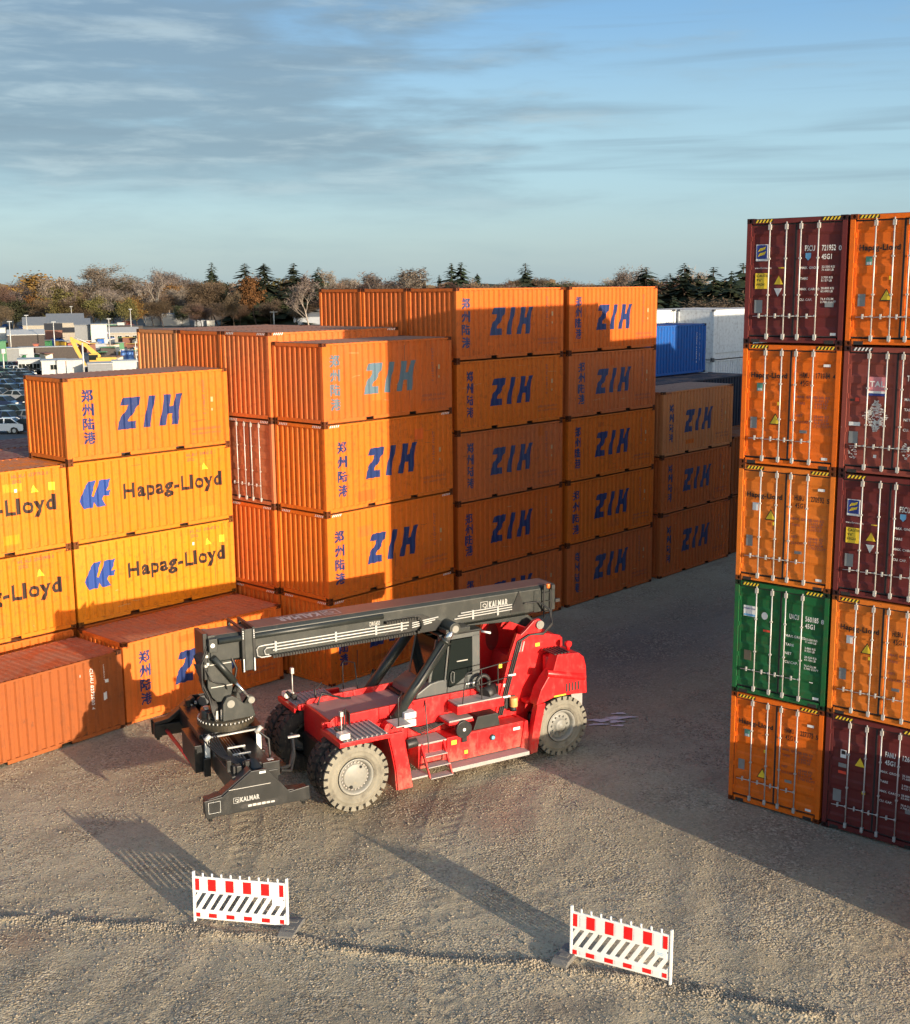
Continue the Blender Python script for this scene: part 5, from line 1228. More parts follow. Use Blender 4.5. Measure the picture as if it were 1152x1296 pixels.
P('ring_bolts', m, 'galv', rt_, 0)
m = MB(); m.lathe_z([(.001, 2.62), (.22, 2.62), (.24, 2.45), (.24, 2.43)], (-.42, .0), 14); m.box(-.55, .5, -.3, .3, 2.43, 2.60); P('rotator_motor', m, 'boom_black', rt_)
m = MB()
for k in range(6): t = 2.5 + k * .35; m.box(.5 * math.cos(t) - .05, .5 * math.cos(t) + .05, .5 * math.sin(t) - .03, .5 * math.sin(t) + .03, 2.43, 2.60 + .05 * (k % 3))
P('ring_fittings', m, 'galv', rt_, .006)
# spreader: its long axis lies across the machine
sp_ = empty('spreader', (-2.62, 0.17, 0), R_(-4.3), st)
m = MB(); m.box(-.80, .80, -.62, .62, 2.02, 2.14); m.box(-.74, -.60, -.80, .80, 1.50, 2.02); m.box(.60, .74, -.80, .80, 1.50, 2.02); P('main_frame', m, 'boom_black', sp_, .01)
m = MB()
for x in (-.66, .64): m.hexa([(x - .06, -.86, 1.55), (x + .06, -.86, 1.55), (x + .06, -.80, 1.55), (x - .06, -.80, 1.55), (x - .06, -.86, 2.06), (x + .06, -.86, 2.06), (x + .06, -.80, 2.06), (x - .06, -.80, 2.06)])
P('guide_plate', m, 'white_plate', sp_, .006)
m = MB(); m.tube((-.75, -.88, 2.12), (.75, -.88, 2.16), .025, 8); m.tube((-.72, -.92, 2.08), (-.6, -.92, 2.2), .06, 10); m.tube((.55, -.92, 2.08), (.7, -.92, 2.22), .06, 10); P('cross_tube', m, 'galv', sp_, 0)
for s in (-1, 1):
    m = MB(); m.box(s * .36 - .20, s * .36 + .20, -2.75, 2.75, 1.30, 1.80); tb = P('telescopic_beam', m, 'boom_black', sp_)
m = MB(); m.box(-.16, .16, -2.7, 2.7, 1.34, 1.66); P('centre_tray', m, 'boom_black', sp_)
m = MB()
for k in range(4): m.path([(-.12 + k * .07, -2.3, 1.70), (-.12 + k * .07, .0, 1.72)], .014, 5)
P('tray_pipes', m, 'pipe_white', sp_, 0)
m = MB()
for y in (-1.0, -1.5, -2.0): m.box(-.20, .25, y, y + .05, 1.80, 1.84)
P('tray_straps', m, 'galv', sp_, .004)
for s in (-1, 1):
    Y0 = s * 3.03
    ar = [(-1.28, 1.02), (-1.30, 1.44), (-.88, 1.47), (-.18, 1.97), (.20, 1.97), (.62, 1.45), (.72, 1.30), (1.22, 1.36), (1.24, 1.02)]
    m = MB(); m.prism(ar, *sorted((Y0, Y0 - s * .06))); m.prism([(-1.26, 1.04), (-1.26, 1.36), (-.2, 1.36), (.2, 1.36), (1.20, 1.30), (1.20, 1.04)], *sorted((Y0 - s * .06, Y0 - s * .34))); eb = P('end_beam', m, 'boom_black', sp_)
    m = MB(); m.prism([(-1.26, 1.44), (-.88, 1.50), (-.18, 2.0), (-.10, 1.92), (-.84, 1.40), (-1.24, 1.36)], *sorted((Y0 - s * .06, Y0 - s * .34))); P('end_beam_flange', m, 'boom_black', sp_)
    for x in (-1.14, 1.10):
        m = MB(); m.tube((x, Y0 - s * .15, 1.02), (x, Y0 - s * .15, .88), .05, 10); m.box(x - .09, x + .09, *sorted((Y0 - s * .06, Y0 - s * .24)), .96, 1.02); P('twist_lock', m, 'boom_black', sp_)
    m = MB(); m.prism([(-.42 + .0, 1.10), (.40, 1.10), (.47, 1.15), (.40, 1.21), (-.42, 1.21), (-.48, 1.15)], *sorted((Y0 + s * .002, Y0 - s * .02))); P('beam_slot', m, 'hose', sp_, 0)
    m = MB()
    for k in range(6): q = random.Random(k + 9); x = -.28 + k * .11; m.box(x, x + .09, *sorted((Y0 + s * .008, Y0 - s * .01)), 1.12, 1.15 + q.uniform(.01, .04))
    P('worn_metal', m, 'galv', sp_, 0)
    m = MB(); m.box(-.30, .62, *sorted((Y0 + s * .004, Y0 - s * .01)), 1.575, 1.59) if False else m.box(-.72, .28, *sorted((Y0 + s * .004, Y0)), 1.60, 1.612); P('weld_edge', m, 'galv', sp_, 0)
    m = MB(); m.box(.02, .17, *sorted((Y0 + s * .004, Y0)), 1.88, 1.93); P('white_label', m, 'white_plate', sp_, 0)
    m = MB(); m.box(-1.20, -.93, *sorted((Y0 + s * .004, Y0)), 1.12, 1.125); m.box(-1.2, -.93, *sorted((Y0 + s * .004, Y0)), 1.385, 1.39); m.box(-1.205, -1.20, *sorted((Y0 + s * .004, Y0)), 1.12, 1.39); m.box(-.93, -.925, *sorted((Y0 + s * .004, Y0)), 1.12, 1.39); P('plate_outline', m, 'white_plate', sp_, 0)
    m = MB(); b0 = brand(-.62, 1.27, .12, 0, .46); m.add([(p[0] if s < 0 else -p[0], Y0 + s * .004, p[2]) for p in b0.v], b0.f); P('maker_lettering', m, 'pipe_white', sp_, 0)
    m = MB(); m.tube((.05, Y0 - s * .25, 1.80), (.05, Y0 - s * .60, 1.95), .15, 14); m.box(-.42, -.30, *sorted((Y0 - s * .35, Y0 - s * .55)), 1.5, 2.0); m.box(.2, .62, *sorted((Y0 - s * .34, Y0 - s * .6)), 1.6, 1.98); P('end_motor', m, 'boom_black', sp_)
    m = MB()
    for k in range(5): q = random.Random(k + 77); x, z = q.uniform(-.4, .5), q.uniform(1.6, 2.0); m.box(x, x + .06, *sorted((Y0 - s * .35, Y0 - s * .42)), z, z + .08)
    P('end_fittings', m, 'galv', sp_, .004)
m = MB(); m.path([(.62, -.9, 2.1), (.85, -1.0, 1.9), (.86, -1.05, 1.3), (.95, -1.1, 1.2)], .03, 6); m.path([(.72, -2.3, 1.6), (1.05, -2.1, 1.55), (1.3, -1.6, 1.75), (1.35, -1.3, 2.05)], .05, 6); m.path([(.72, -2.4, 1.6), (1.0, -2.3, 1.5), (1.25, -1.8, 1.65), (1.32, -1.5, 1.98)], .04, 6); P('spreader_hose', m, 'hose', sp_, 0)
m = MB(); m.box(1.2, 1.5, -1.52, -1.45, 2.02, 2.06); P('hose_guide', m, 'galv', sp_, 0)
m = MB(); m.tube((-.95, 2.6, 1.2), (-.9, -.4, 1.25), .05, 10); P('telescopic_rod', m, 'red_dusty', sp_, 0)
m = MB(); m.box(-.95, -.72, -.7, .7, 1.2, 1.9); P('valve_box', m, 'boom_black', sp_)
# legs of the main frame towards the camera
m = MB(); m.box(-.78, -.62, -.95, -.78, 1.16, 1.62); m.box(.62, .76, -.95, -.78, 1.3, 1.6); P('frame_leg', m, 'boom_black', sp_)

# stickers, grilles, bolts and hoses that the machine carries
for x, z, w_, h_, mt in ((4.9, 2.62, .10, .14, 'yellow_ink'), (5.05, 2.05, .12, .09, 'white_plate'), (6.1, 3.05, .14, .10, 'yellow_ink')):
    m = MB(); m.box(x, x + w_, -.924, -.921, z, z + h_); P('warning_sticker', m, mt, st, 0)
for x, z, w_, h_, mt in ((3.05, .95, .16, .12, 'yellow_ink'), (5.0, .98, .22, .08, 'white_plate'), (3.45, .62, .10, .10, 'yellow_ink')):
    m = MB(); m.box(x, x + w_, -1.508, -1.503, z, z + h_); P('warning_sticker', m, mt, st, 0)
for k in range(5): m = MB(); m.box(6.62 + k * .10, 6.67 + k * .10, -1.69, -1.683, 1.86, 2.10); P('vent_slot', m, 'hose', st, 0)
m = MB()
for k in range(13):
    for z in (.54, 1.10): m.tube((3.0 + k * .198, -1.50, z), (3.0 + k * .198, -1.515, z), .014, 6)
P('panel_bolts', m, 'red', st, 0)
for k in range(5):
    m = MB(); m.path([(2.95 + .05 * k, -.90 - .03 * k, 1.42), (2.4, -.98 - .02 * k, 1.40 - .04 * k), (1.9, -1.0, 1.50 + .03 * k), (1.62, -1.05 - .05 * k, 1.62), (1.5, -1.0, 1.9 - .05 * k)], .018, 6); P('chassis_hose', m, 'hose', st, 0)
for k in range(9):
    m = MB(); o = .05 * k; m.path([(-3.14, -.34 + o, 4.40 - .03 * k), (-3.28 - .01 * k, -.36 + o, 4.05), (-3.32 + .015 * k, -.38 + o, 3.45), (-3.16 + .02 * k, -.40 + o, 3.05), (-3.12 + .03 * k, -.44 + o * .6, 2.72), (-3.05, -.5 + o * .5, 2.45)], .021, 6); P('head_hose', m, 'hose', hd_root, 0)
for k in range(6):
    m = MB(); m.path([(-.75 + .06 * k, -.70, 2.16), (-.7 + .05 * k, -1.0, 2.0 + .03 * k), (-.5 + .03 * k, -1.6, 1.86), (-.3 + .04 * k, -2.3, 1.9 + .02 * k), (-.2 + .05 * k, -2.6, 1.75)], .02, 6); P('spreader_hose', m, 'hose', sp_, 0)
for k in range(8):
    q = random.Random(k + 300); x, y = q.uniform(-.62, .4), q.uniform(-2.72, -2.45); m = MB(); m.box(x, x + q.uniform(.08, .2), y, y + .12, 1.80, q.uniform(1.9, 2.08)); P('spreader_valve', m, ['boom_black', 'hose', 'galv'][k % 3], sp_, .006)
# ------------------------------------------------------------------ plastic barriers
M['barrier'] = simple('white_barrier_plastic', (0.78, 0.77, 0.73), 0.42, 0, .10, .38, (.48, .42, .33), 4.0)
M['reflex_red'] = simple('red_reflective_sheet', (0.68, 0.012, 0.012), 0.3, 0, .1, .08)
M['reflex_white'] = simple('white_reflective_sheet', (0.70, 0.71, 0.70), 0.3, 0, .06, .1)
M['foot'] = simple('recycled_rubber_foot', (0.14, 0.135, 0.125), .8, 0, .3, .8, (.34, .29, .22), 4)
def barrier(loc, rz, label, foot_at, tilt=0.0):
    L, T = 2.06, .045
    r = empty('traffic_barrier', loc, rz); r.rotation_euler = (R_(tilt), 0, rz)
    tag(r, label, 'barrier', 'red and white barriers in the yard')
    b = lambda n, m, mat, bev=.006: m.build(n, M[mat], r, bev)
    for x in (0, L - .045): b('post', MB().box(x, x + .045, -.01, T + .01, .0, 1.10), 'barrier')
    for k in range(1, 10): x = .02 + k * (L - .04) / 10; b('peg', MB().tube((x, T / 2, .99), (x, T / 2, 1.075), .021, 10), 'barrier', 0)
    b('top_board', MB().box(.045, L - .045, .004, T - .004, .645, .995), 'barrier')
    b('bottom_board', MB().box(.045, L - .045, .004, T - .004, .075, .275), 'barrier')
    # diagonal slats between the boards
    z0, z1 = .275, .645; n = 11; pitch = .188; lean = .23; wd = .100
    for k in range(-1, n):
        xa = .045 + .02 + k * pitch
        pts = [(xa, z0), (xa + wd, z0), (xa + wd + lean, z1), (xa + lean, z1)]
        lo, hi = .045, L - .045
        # clip to the panel
        def clip(ps, xc, keep):
            out = []
            for i in range(len(ps)):
                p, q = ps[i], ps[(i + 1) % len(ps)]; ip, iq = keep(p[0]), keep(q[0])
                if ip: out.append(p)
                if ip != iq: tt = (xc - p[0]) / (q[0] - p[0]); out.append((xc, p[1] + tt * (q[1] - p[1])))
            return out
        pts = clip(pts, lo, lambda x: x >= lo); pts = clip(pts, hi, lambda x: x <= hi) if len(pts) > 2 else []
        if len(pts) > 2: b('slat', MB().prism(pts, .007, T - .007), 'barrier', .004)
    b('text_plate', MB().box(1.72, 1.95, .000, T - .006, .50, .645), 'barrier', .003)
    vs, fs = fit(text_geo('BARRIER TL', .01), 1.78, .585, .12, None) if False else (None, None)
    m = MB()
    for k in range(2): m.box(1.77, 1.90 - .02 * k, -.004, -.001, .585 - .03 * k, .595 - .03 * k)
    b('fine_print', m, 'sky_plate', 0)
    for u in (.045, .206, .393, .577, .765, .940):
        half = .045 if u in (.045, .940) else .0875
        xc = u * L + (.012 if u == .045 else -.012 if u == .940 else 0)
        b('red_sheet', MB().box(xc - half, xc + half, -.002, .006, .70, .955), 'reflex_red', 0)
        b('red_sheet', MB().box(xc - half, xc + half, -.002, .006, .115, .205), 'reflex_red', 0)
    for a, c in ((.10, .16), (.26, .34), (.45, .53), (.635, .715), (.82, .89)):
        b('white_sheet', MB().box(a * L, c * L, -.0015, .006, .70, .955), 'reflex_white', 0); b('white_sheet', MB().box(a * L, c * L, -.0015, .006, .115, .205), 'reflex_white', 0)
    for x in foot_at:
        m = MB(); m.prism_x([(-.42, .0), (.42, .0), (.42, .07), (.30, .11), (-.30, .11), (-.42, .07)], x - .17, x + .17); m.box(x - .1, x + .1, -.2, -.08, .10, .125); m.box(x - .1, x + .1, .1, .22, .10, .125)
        f = b('foot', m, 'foot', .012)
def gzv(x, y): return float(ground_height(x, y))
a, c = Vector((13.477, 19.866)), Vector((14.59, 18.09)); d = c - a
barrier((a.x, a.y, gzv(a.x, a.y) + .02), math.atan2(d.y, d.x), 'red and white striped barrier nearer the lifting frame, left of the two', (L_ for L_ in (2.12,)), -2)
a, c = Vector((17.528, 13.149)), Vector((18.06, 11.08)); d = c - a
barrier((a.x, a.y, gzv(a.x, a.y) + .02), math.atan2(d.y, d.x), 'red and white striped barrier in the right foreground below the sunlit gravel', (L_ for L_ in (-.06,)), -1)
# ------------------------------------------------------------------ car park, huts, sheds, houses and trees
CAMH = 12.958
def at(px, depth_y, z=0.0):
    """ground point for a bearing (degrees left of the lens axis are positive) -- not used by the camera"""
    return None
def bearing(deg, dist, z=0.0):
    a = YAW + R_(deg); return Vector((math.cos(a) * dist, math.sin(a) * dist, z))
def bx(px): return math.degrees(math.atan((576 - px) / 1537.44))     # bearing of a column of the view
carcols = {'black': (.012, .012, .014), 'navy': (.015, .025, .06), 'grey': (.10, .105, .11), 'silver': (.22, .23, .24), 'white': (.70, .70, .69), 'blue': (.03, .07, .16), 'dark green': (.02, .04, .03), 'dark red': (.14, .015, .015)}
def car_paint(n):
    k = 'car_' + n
    if k not in M:
        m, t, b = principled('car_paint'); b.inputs['Base Color'].default_value = (*carcols[n], 1); b.inputs['Roughness'].default_value = .22; b.inputs['Coat Weight'].default_value = .6; M[k] = m
    return M[k]
def car_meshes():
    L, W = 4.4, 1.78
    low = [(-L / 2, .32), (-L / 2 - .05, .56), (-L / 2 + .10, .76), (-1.02, .95), (.55 - .0, .99), (L / 2 - .35, .98), (L / 2, .90), (L / 2 + .02, .5), (L / 2 - .05, .30), (1.75, .30), (1.62, .56), (1.32, .66), (1.02, .56), (.90, .30), (-.98, .30), (-1.10, .56), (-1.40, .66), (-1.70, .56), (-1.82, .30)]
    b = MB(); b.prism(low, -W / 2, W / 2)
    b.hexa([(-.34, -.58, 1.38), (.95, -.58, 1.40), (.95, .58, 1.40), (-.34, .58, 1.38), (-.20, -.52, 1.43), (.82, -.52, 1.44), (.82, .52, 1.44), (-.20, .52, 1.43)])
    for x0, x1 in ((-1.0, -.36), (.34, .28), (1.72, .94)):
        for s in (-1, 1): b.hexa([(x0 - .04, s * .80 - .03, .96), (x0 + .06, s * .80 - .03, .96), (x0 + .06, s * .80 + .03, .96), (x0 - .04, s * .80 + .03, .96), (x1 - .04, s * .60 - .03, 1.42), (x1 + .06, s * .60 - .03, 1.42), (x1 + .06, s * .60 + .03, 1.42), (x1 - .04, s * .60 + .03, 1.42)])
    g = MB(); g.hexa([(-.96, -.77, .97), (1.70, -.77, .97), (1.70, .77, .97), (-.96, .77, .97), (-.34, -.58, 1.39), (.94, -.58, 1.40), (.94, .58, 1.40), (-.34, .58, 1.39)])
    w = MB(); w.lathe_y([(0, .18), (0, .31), (.18, .31), (.18, .18)], (0, 0), 14); r = MB(); r.lathe_y([(.01, .19), (.02, .10), (.01, .001)], (0, 0), 12)
    h = MB(); h.box(-.05, .02, -.20, .20, -.07, .08)
    return b.mesh('body'), g.mesh('windows'), w.mesh('tyre'), r.mesh('rim'), h.mesh('headlight')
CARM = car_meshes()
def car(x, y, rz, col, label, z=0.0, group='cars in the car park'):
    r = empty('parked_car', (x, y, z), rz); tag(r, label, 'car', group)
    link('body', CARM[0], car_paint(col), r); link('windows', CARM[1], M['glass'], r)
    for xx in (-1.4, 1.32):
        for s in (-1, 1):
            w_ = link('wheel', CARM[2], M['tyre'], r, (xx, s * .89 - (.18 if s > 0 else 0), .31)); link('rim', CARM[3], M['galv'], w_, None, (0, 0, math.pi) if s > 0 else None)
            if s > 0: w_.location.y = .89; w_.rotation_euler = (0, 0, math.pi)
    for s in (-1, 1): link('headlight', CARM[4], M['lamp_glass'], r, (-2.18, s * .62, .70)); link('tail_light', CARM[4], M['red_plate'], r, (2.2, s * .66, .78))
def gp(px, py, z=0.0):
    """where a sight line through the photograph's pixel meets height z (used once, to survey the place)"""
    d = F_ + Rv * ((px - 576) / 1537.44) - Uv * ((py - 648) / 1537.44)
    k = (z - CAMH) / d.z; return Vector((d.x * k, d.y * k, z))
cars = [(6, 548, 'white', 8, 'white car at the lower left corner of the car park'), (36, 548, 'black', 6, 'black car half behind the orange container corner'), (2, 531, 'black', 170, 'black car at the left edge, headlights to the right'), (22, 529, 'dark green', 175, 'dark estate car with pale headlights'),
        (44, 526, 'navy', 172, 'navy car beside the container corner'), (24, 509, 'silver', 176, 'silver car facing right in the middle of the car park'), (0, 506, 'grey', 172, 'grey car at the left edge behind the silver one'), (44, 505, 'black', 175, 'black car right behind the silver one'), (8, 493, 'blue', 168, 'blue car in the middle row'), (27, 492, 'navy', 170, 'dark navy car in the middle row'), (46, 490, 'grey', 170, 'grey car in the middle row, partly hidden'),
        (3, 483, 'grey', 165, 'grey car in the fourth row'), (18, 482, 'navy', 168, 'navy car in the fourth row'), (33, 482, 'black', 168, 'black car in the fourth row'), (-4, 475, 'silver', 165, 'silver car in the fifth row'), (10, 474, 'blue', 165, 'blue car in the fifth row'), (24, 474, 'white', 165, 'white car in the fifth row'), (36, 474, 'black', 165, 'black car in the fifth row'), (4, 468, 'navy', 165, 'navy car in the back row'), (16, 468, 'grey', 165, 'grey car in the back row'), (27, 468, 'dark red', 165, 'dark red car in the back row'),
        (12, 538, 'navy', 170, 'navy car between two black ones near the left edge'), (38, 537, 'grey', 172, 'grey car tucked behind the black one'), (6, 517, 'navy', 174, 'navy car between the dark estate and the silver car'), (42, 516, 'black', 174, 'black car right of the silver one'), (14, 500, 'black', 172, 'black car just behind the silver one'), (33, 499, 'blue', 172, 'blue car behind the silver one'), (16, 487, 'black', 168, 'black car between the middle rows'), (38, 486, 'navy', 168, 'navy car between the middle rows at right'), (12, 478, 'dark green', 166, 'dark green car in the fifth row'), (28, 478, 'grey', 166, 'grey car in the fifth row')]
for px, py, c, a, lab in cars:
    p = gp(px, py); car(p.x, p.y, R_(a - 60), c, lab)

M['hut_white'] = simple('hut_white_metal', (.42, .42, .40), .5, 0, .3, .4)
M['hut_grey'] = simple('hut_grey_metal', (.32, .34, .36), .55, 0, .3, .3)
M['shed_wall'] = simple('weathered_shed_wall', (.30, .27, .22), .8, 0, .4, .4)
M['shed_dark'] = simple('dark_timber', (.055, .045, .04), .85, 0, .4, .4)
M['shed_red'] = simple('red_brown_wall', (.18, .075, .05), .8, 0, .3, .3)
M['roof_grey'] = simple('grey_sheet_roof', (.17, .18, .19), .6, 0, .4, .35)
M['roof_pale'] = simple('pale_sheet_roof', (.34, .34, .33), .6, 0, .4, .35)
M['roof_black'] = simple('black_felt_roof', (.035, .033, .032), .8, 0, .3, .3)
M['roof_red'] = simple('red_tile_roof', (.30, .075, .04), .7, 0, .3, .3)
M['wall_cream'] = simple('cream_wall', (.58, .52, .40), .7, 0, .2, .2)
M['yellow_machine'] = simple('yellow_machine_paint', (.46, .27, .025), .5, 0, .2, .25)
M['wc_blue'] = simple('blue_plastic', (.01, .09, .36), .4, 0, .1, .15)
M['tarp_green'] = simple('green_sheet', (.03, .15, .06), .6, 0, .2, .2)
VF = lambda p: math.atan2(p.y, p.x)      # bearing of a place seen from the yard
def hut(px0, px1, py_base, h, depth, wall, roof, label, cat='hut', group=None, name='storage_shed', gable=0.0, windows=0, door=False, z=0.0, rel=25, over=.15, roofmat2=None):
    """box or gabled building whose long front runs between two sight lines"""
    a = gp(px0, py_base, z); b = gp(px1, py_base, z)
    # turn the front by rel degrees about its left end
    c = (a + b) / 2; L = (b - a).length; ang = math.atan2(c.y, c.x) - math.pi / 2; L = L * max(.6, math.cos(ang - math.atan2(b.y - a.y, b.x - a.x)))
    r = empty(name, (a.x, a.y, z), ang); tag(r, label, cat, group)
    h *= .88
    m = MB(); m.box(0, L, 0, depth, 0, h)
    if gable: m.prism([(0, h), (L, h), (L / 2, h + gable)], .0, depth) if False else m.add([(0, 0, h), (0, depth, h), (0, depth / 2, h + gable), (L, 0, h), (L, depth, h), (L, depth / 2, h + gable)], [(0, 2, 1), (3, 4, 5)])
    m.build('wall', M[wall], r)
    m = MB()
    if gable:
        t = .08; o = over
        m.hexa([(-o, -o, h - .05), (L + o, -o, h - .05), (L + o, depth / 2, h + gable), (-o, depth / 2, h + gable), (-o, -o, h + t), (L + o, -o, h + t), (L + o, depth / 2, h + gable + t), (-o, depth / 2, h + gable + t)])
        m.hexa([(-o, depth / 2, h + gable), (L + o, depth / 2, h + gable), (L + o, depth + o, h - .05), (-o, depth + o, h - .05), (-o, depth / 2, h + gable + t), (L + o, depth / 2, h + gable + t), (L + o, depth + o, h + t), (-o, depth + o, h + t)])
    else: m.box(-over, L + over, -over, depth + over, h + .002, h + .10)
    rf = m.build('roof', M[roof], r)
    for k in range(windows):
        x = L * (k + .5) / windows
        m = MB(); m.box(x - .55, x + .55, -.03, .0, h * .38, h * .78); f = m.build('window', M['hut_white'], r)
        for q in (0, 1): m = MB(); m.box(x - .47 + q * .49, x - .02 + q * .49, -.04, -.031, h * .42, h * .74); m.build('pane', M['glass'], f)
    if door: m = MB(); m.box(L * .08, L * .08 + .95, -.03, 0, .05, min(2.1, h * .85)); m.build('door', M['hut_grey'], r)
    return r, L
# site cabins beyond the parked cars
hut(24, 52, 474.5, 2.6, 6, 'hut_grey', 'hut_white', 'light grey site cabin with two dark windows beyond the parked cars', 'cabin', 'site cabins beyond the car park', 'site_cabin', windows=3, rel=0)
hut(53.5, 84, 476.0, 2.6, 6, 'hut_white', 'hut_white', 'white site cabin with one wide window and red edging on its roof', 'cabin', 'site cabins beyond the car park', 'site_cabin', windows=1, rel=0)
hut(85, 107, 475.0, 2.55, 5, 'hut_white', 'hut_white', 'plain white site cabin just left of the yellow digger arm', 'cabin', 'site cabins beyond the car park', 'site_cabin', rel=0)
hut(112, 143, 477.0, 2.2, 5, 'roof_grey', 'hut_white', 'long grey cabin right of the digger arm', 'cabin', 'site cabins beyond the car park', 'site_cabin', rel=0)
hut(143, 173, 474.0, 2.3, 4, 'hut_white', 'hut_white', 'white trailer box under the blue toilets', 'trailer', None, 'box_trailer', rel=0)
hut(46, 100, 460, 3.3, 3, 'shed_dark', 'hut_grey', 'dark grey lorry trailer with a red front corner', 'trailer', None, 'lorry_trailer', rel=0)
hut(44, 50, 459, 3.8, 3, 'roof_red', 'roof_red', 'red end of the lorry trailer', 'cab', None, 'lorry_cab')
hut(10, 25, 465, 3.6, 4, 'roof_grey', 'hut_white', 'grey box container at the back of the car park', 'container', None, 'box_container')
hut(25, 44, 462, 3.4, 4, 'hut_grey', 'hut_white', 'white box container at the back of the car park', 'container', None, 'box_container')
hut(-14, 10, 467, 5.2, 6, 'tarp_green', 'tarp_green', 'green walled workshop at the left edge', 'shed', None, 'workshop_shed')
hut(-12, 9, 444, 5.6, 8, 'hut_white', 'roof_pale', 'white gable wall at the left edge above the green workshop', 'shed', None, 'workshop_shed')
hut(17, 34, 440, 3.2, 5, 'wall_cream', 'roof_pale', 'cream box van body stored among the sheds', 'box', None, 'van_body')
hut(11, 58, 446, 4.2, 9, 'shed_dark', 'hut_white', 'open dark workshop with a white roof edge', 'shed', None, 'workshop_shed', gable=1.0)
hut(30, 60, 428, 4.0, 12, 'shed_wall', 'roof_grey', 'grey gabled shed with a pale end wall', 'shed', None, 'storage_shed', gable=2.2)
hut(60, 108, 425, 4.2, 16, 'shed_wall', 'roof_grey', 'long shed with a blue-grey roof among the huts', 'shed', None, 'storage_shed', gable=2.6)
hut(58, 80, 436, 4.0, 9, 'shed_red', 'roof_black', 'red-brown timber shed with a black roof', 'shed', None, 'storage_shed', gable=1.5)
hut(80, 98, 434, 3.0, 6, 'shed_wall', 'roof_black', 'low pale shed beside the red-brown one', 'shed', None, 'storage_shed', gable=1.1)
hut(96, 116, 441, 6.0, 10, 'roof_grey', 'roof_grey', 'tall dark grey barn with a sheet wall', 'barn', None, 'grey_barn', gable=1.4, door=True)
hut(116.5, 137, 441, 6.2, 8, 'hut_white', 'roof_grey', 'bright white gable end of the grey barn', 'barn', None, 'white_barn')
hut(138, 176, 436, 3.2, 7, 'shed_wall', 'roof_pale', 'long low pale hut behind the blue toilets', 'hut', None, 'storage_shed', gable=1.2, windows=4)
hut(120, 182, 425, 3.0, 9, 'shed_dark', 'roof_black', 'dark flat shed stretching behind the white barn', 'shed', None, 'storage_shed')
hut(88, 100, 411, 4.6, 5, 'wall_cream', 'roof_pale', 'small cream hut standing above the shed roofs', 'hut', None, 'storage_shed')
hut(119, 133, 419, 2.4, 4, 'hut_white', 'roof_pale', 'white caravan parked below the bare trees', 'caravan', 'caravans below the trees', 'caravan')
hut(136, 148, 418, 2.2, 4, 'tarp_green', 'hut_white', 'green and white caravan below the bare trees', 'caravan', 'caravans below the trees', 'caravan')
hut(149, 159, 417, 2.6, 4, 'hut_white', 'roof_pale', 'white van right of the green caravan', 'van', 'caravans below the trees', 'caravan')
hut(160, 170, 420, 2.4, 5, 'roof_red', 'roof_red', 'orange covered trailer below the trees', 'trailer', None, 'covered_trailer')
hut(184, 204.5, 412.5, 4.9, 12, 'hut_grey', 'roof_pale', 'grey side of the big white hall', 'hall', None, 'storage_hall')
hut(205, 240, 412.5, 4.9, 14, 'hut_white', 'roof_pale', 'big white hall with a flat pale roof', 'hall', None, 'storage_hall')
hut(246, 262, 413, 2.3, 6, 'hut_grey', 'roof_pale', 'small grey hut right of the white hall', 'hut', None, 'storage_shed')
hut(262, 272, 413, 2.3, 6, 'hut_white', 'roof_pale', 'small white hut right of the grey one', 'hut', None, 'storage_shed')
hut(258, 318, 405, 2.6, 9, 'shed_dark', 'roof_black', 'dark low roofs left of the lamp post', 'shed', None, 'storage_shed', gable=.8)
hut(318, 366, 406, 2.6, 8, 'shed_dark', 'roof_grey', 'dark shed around the white lamp post', 'shed', None, 'storage_shed', gable=.7)
hut(279, 300, 411, 1.6, 4, 'wall_cream', 'roof_pale', 'cream low building behind the orange roofs', 'hut', None, 'storage_shed')
hut(318, 348, 410.5, 1.4, 4, 'hut_white', 'hut_white', 'white low container roofs behind the orange roofs', 'hut', None, 'storage_shed')
hut(372, 406, 411, 3.2, 14, 'hut_grey', 'roof_grey', 'grey gabled house against the top orange stack', 'house', None, 'gabled_house', gable=3.0)
hut(9, 22, 397.5, 4.4, 9, 'wall_cream', 'roof_red', 'cream house with a red tiled roof at the left', 'house', 'houses among the trees', 'gabled_house', gable=4.2, windows=2)
hut(-8, 9, 393, 5, 10, 'shed_wall', 'roof_grey', 'grey roofed house at the left edge among trees', 'house', 'houses among the trees', 'gabled_house', gable=4.5, windows=2)
hut(296, 309, 381, 5.4, 9, 'wall_cream', 'wall_cream', 'pale yellow gable catching the sun among the trees', 'house', 'houses among the trees', 'gabled_house', gable=5.5)
hut(341, 352, 378, 4.5, 9, 'hut_white', 'roof_grey', 'white gabled house half hidden by the ochre tree', 'house', 'houses among the trees', 'gabled_house', gable=4.0)
hut(96, 112, 367.5, 3.5, 9, 'wall_cream', 'roof_red', 'far house with a red roof between bare trees', 'house', 'houses among the trees', 'gabled_house', gable=3.5)
hut(224, 236, 364.8, 5, 9, 'hut_white', 'roof_pale', 'far pale flat roof among brown trees', 'house', 'houses among the trees', 'gabled_house')
cq = random.Random(12)
ccols = ['roof_red', 'shed_dark', 'hut_grey', 'wall_cream', 'tarp_green', 'hut_white', 'shed_red', 'roof_grey', 'wc_blue', 'yellow_machine']
cname = dict(roof_red='red', shed_dark='dark', hut_grey='grey', wall_cream='cream', tarp_green='green', hut_white='white', shed_red='red-brown', roof_grey='slate grey', wc_blue='blue', yellow_machine='yellow')
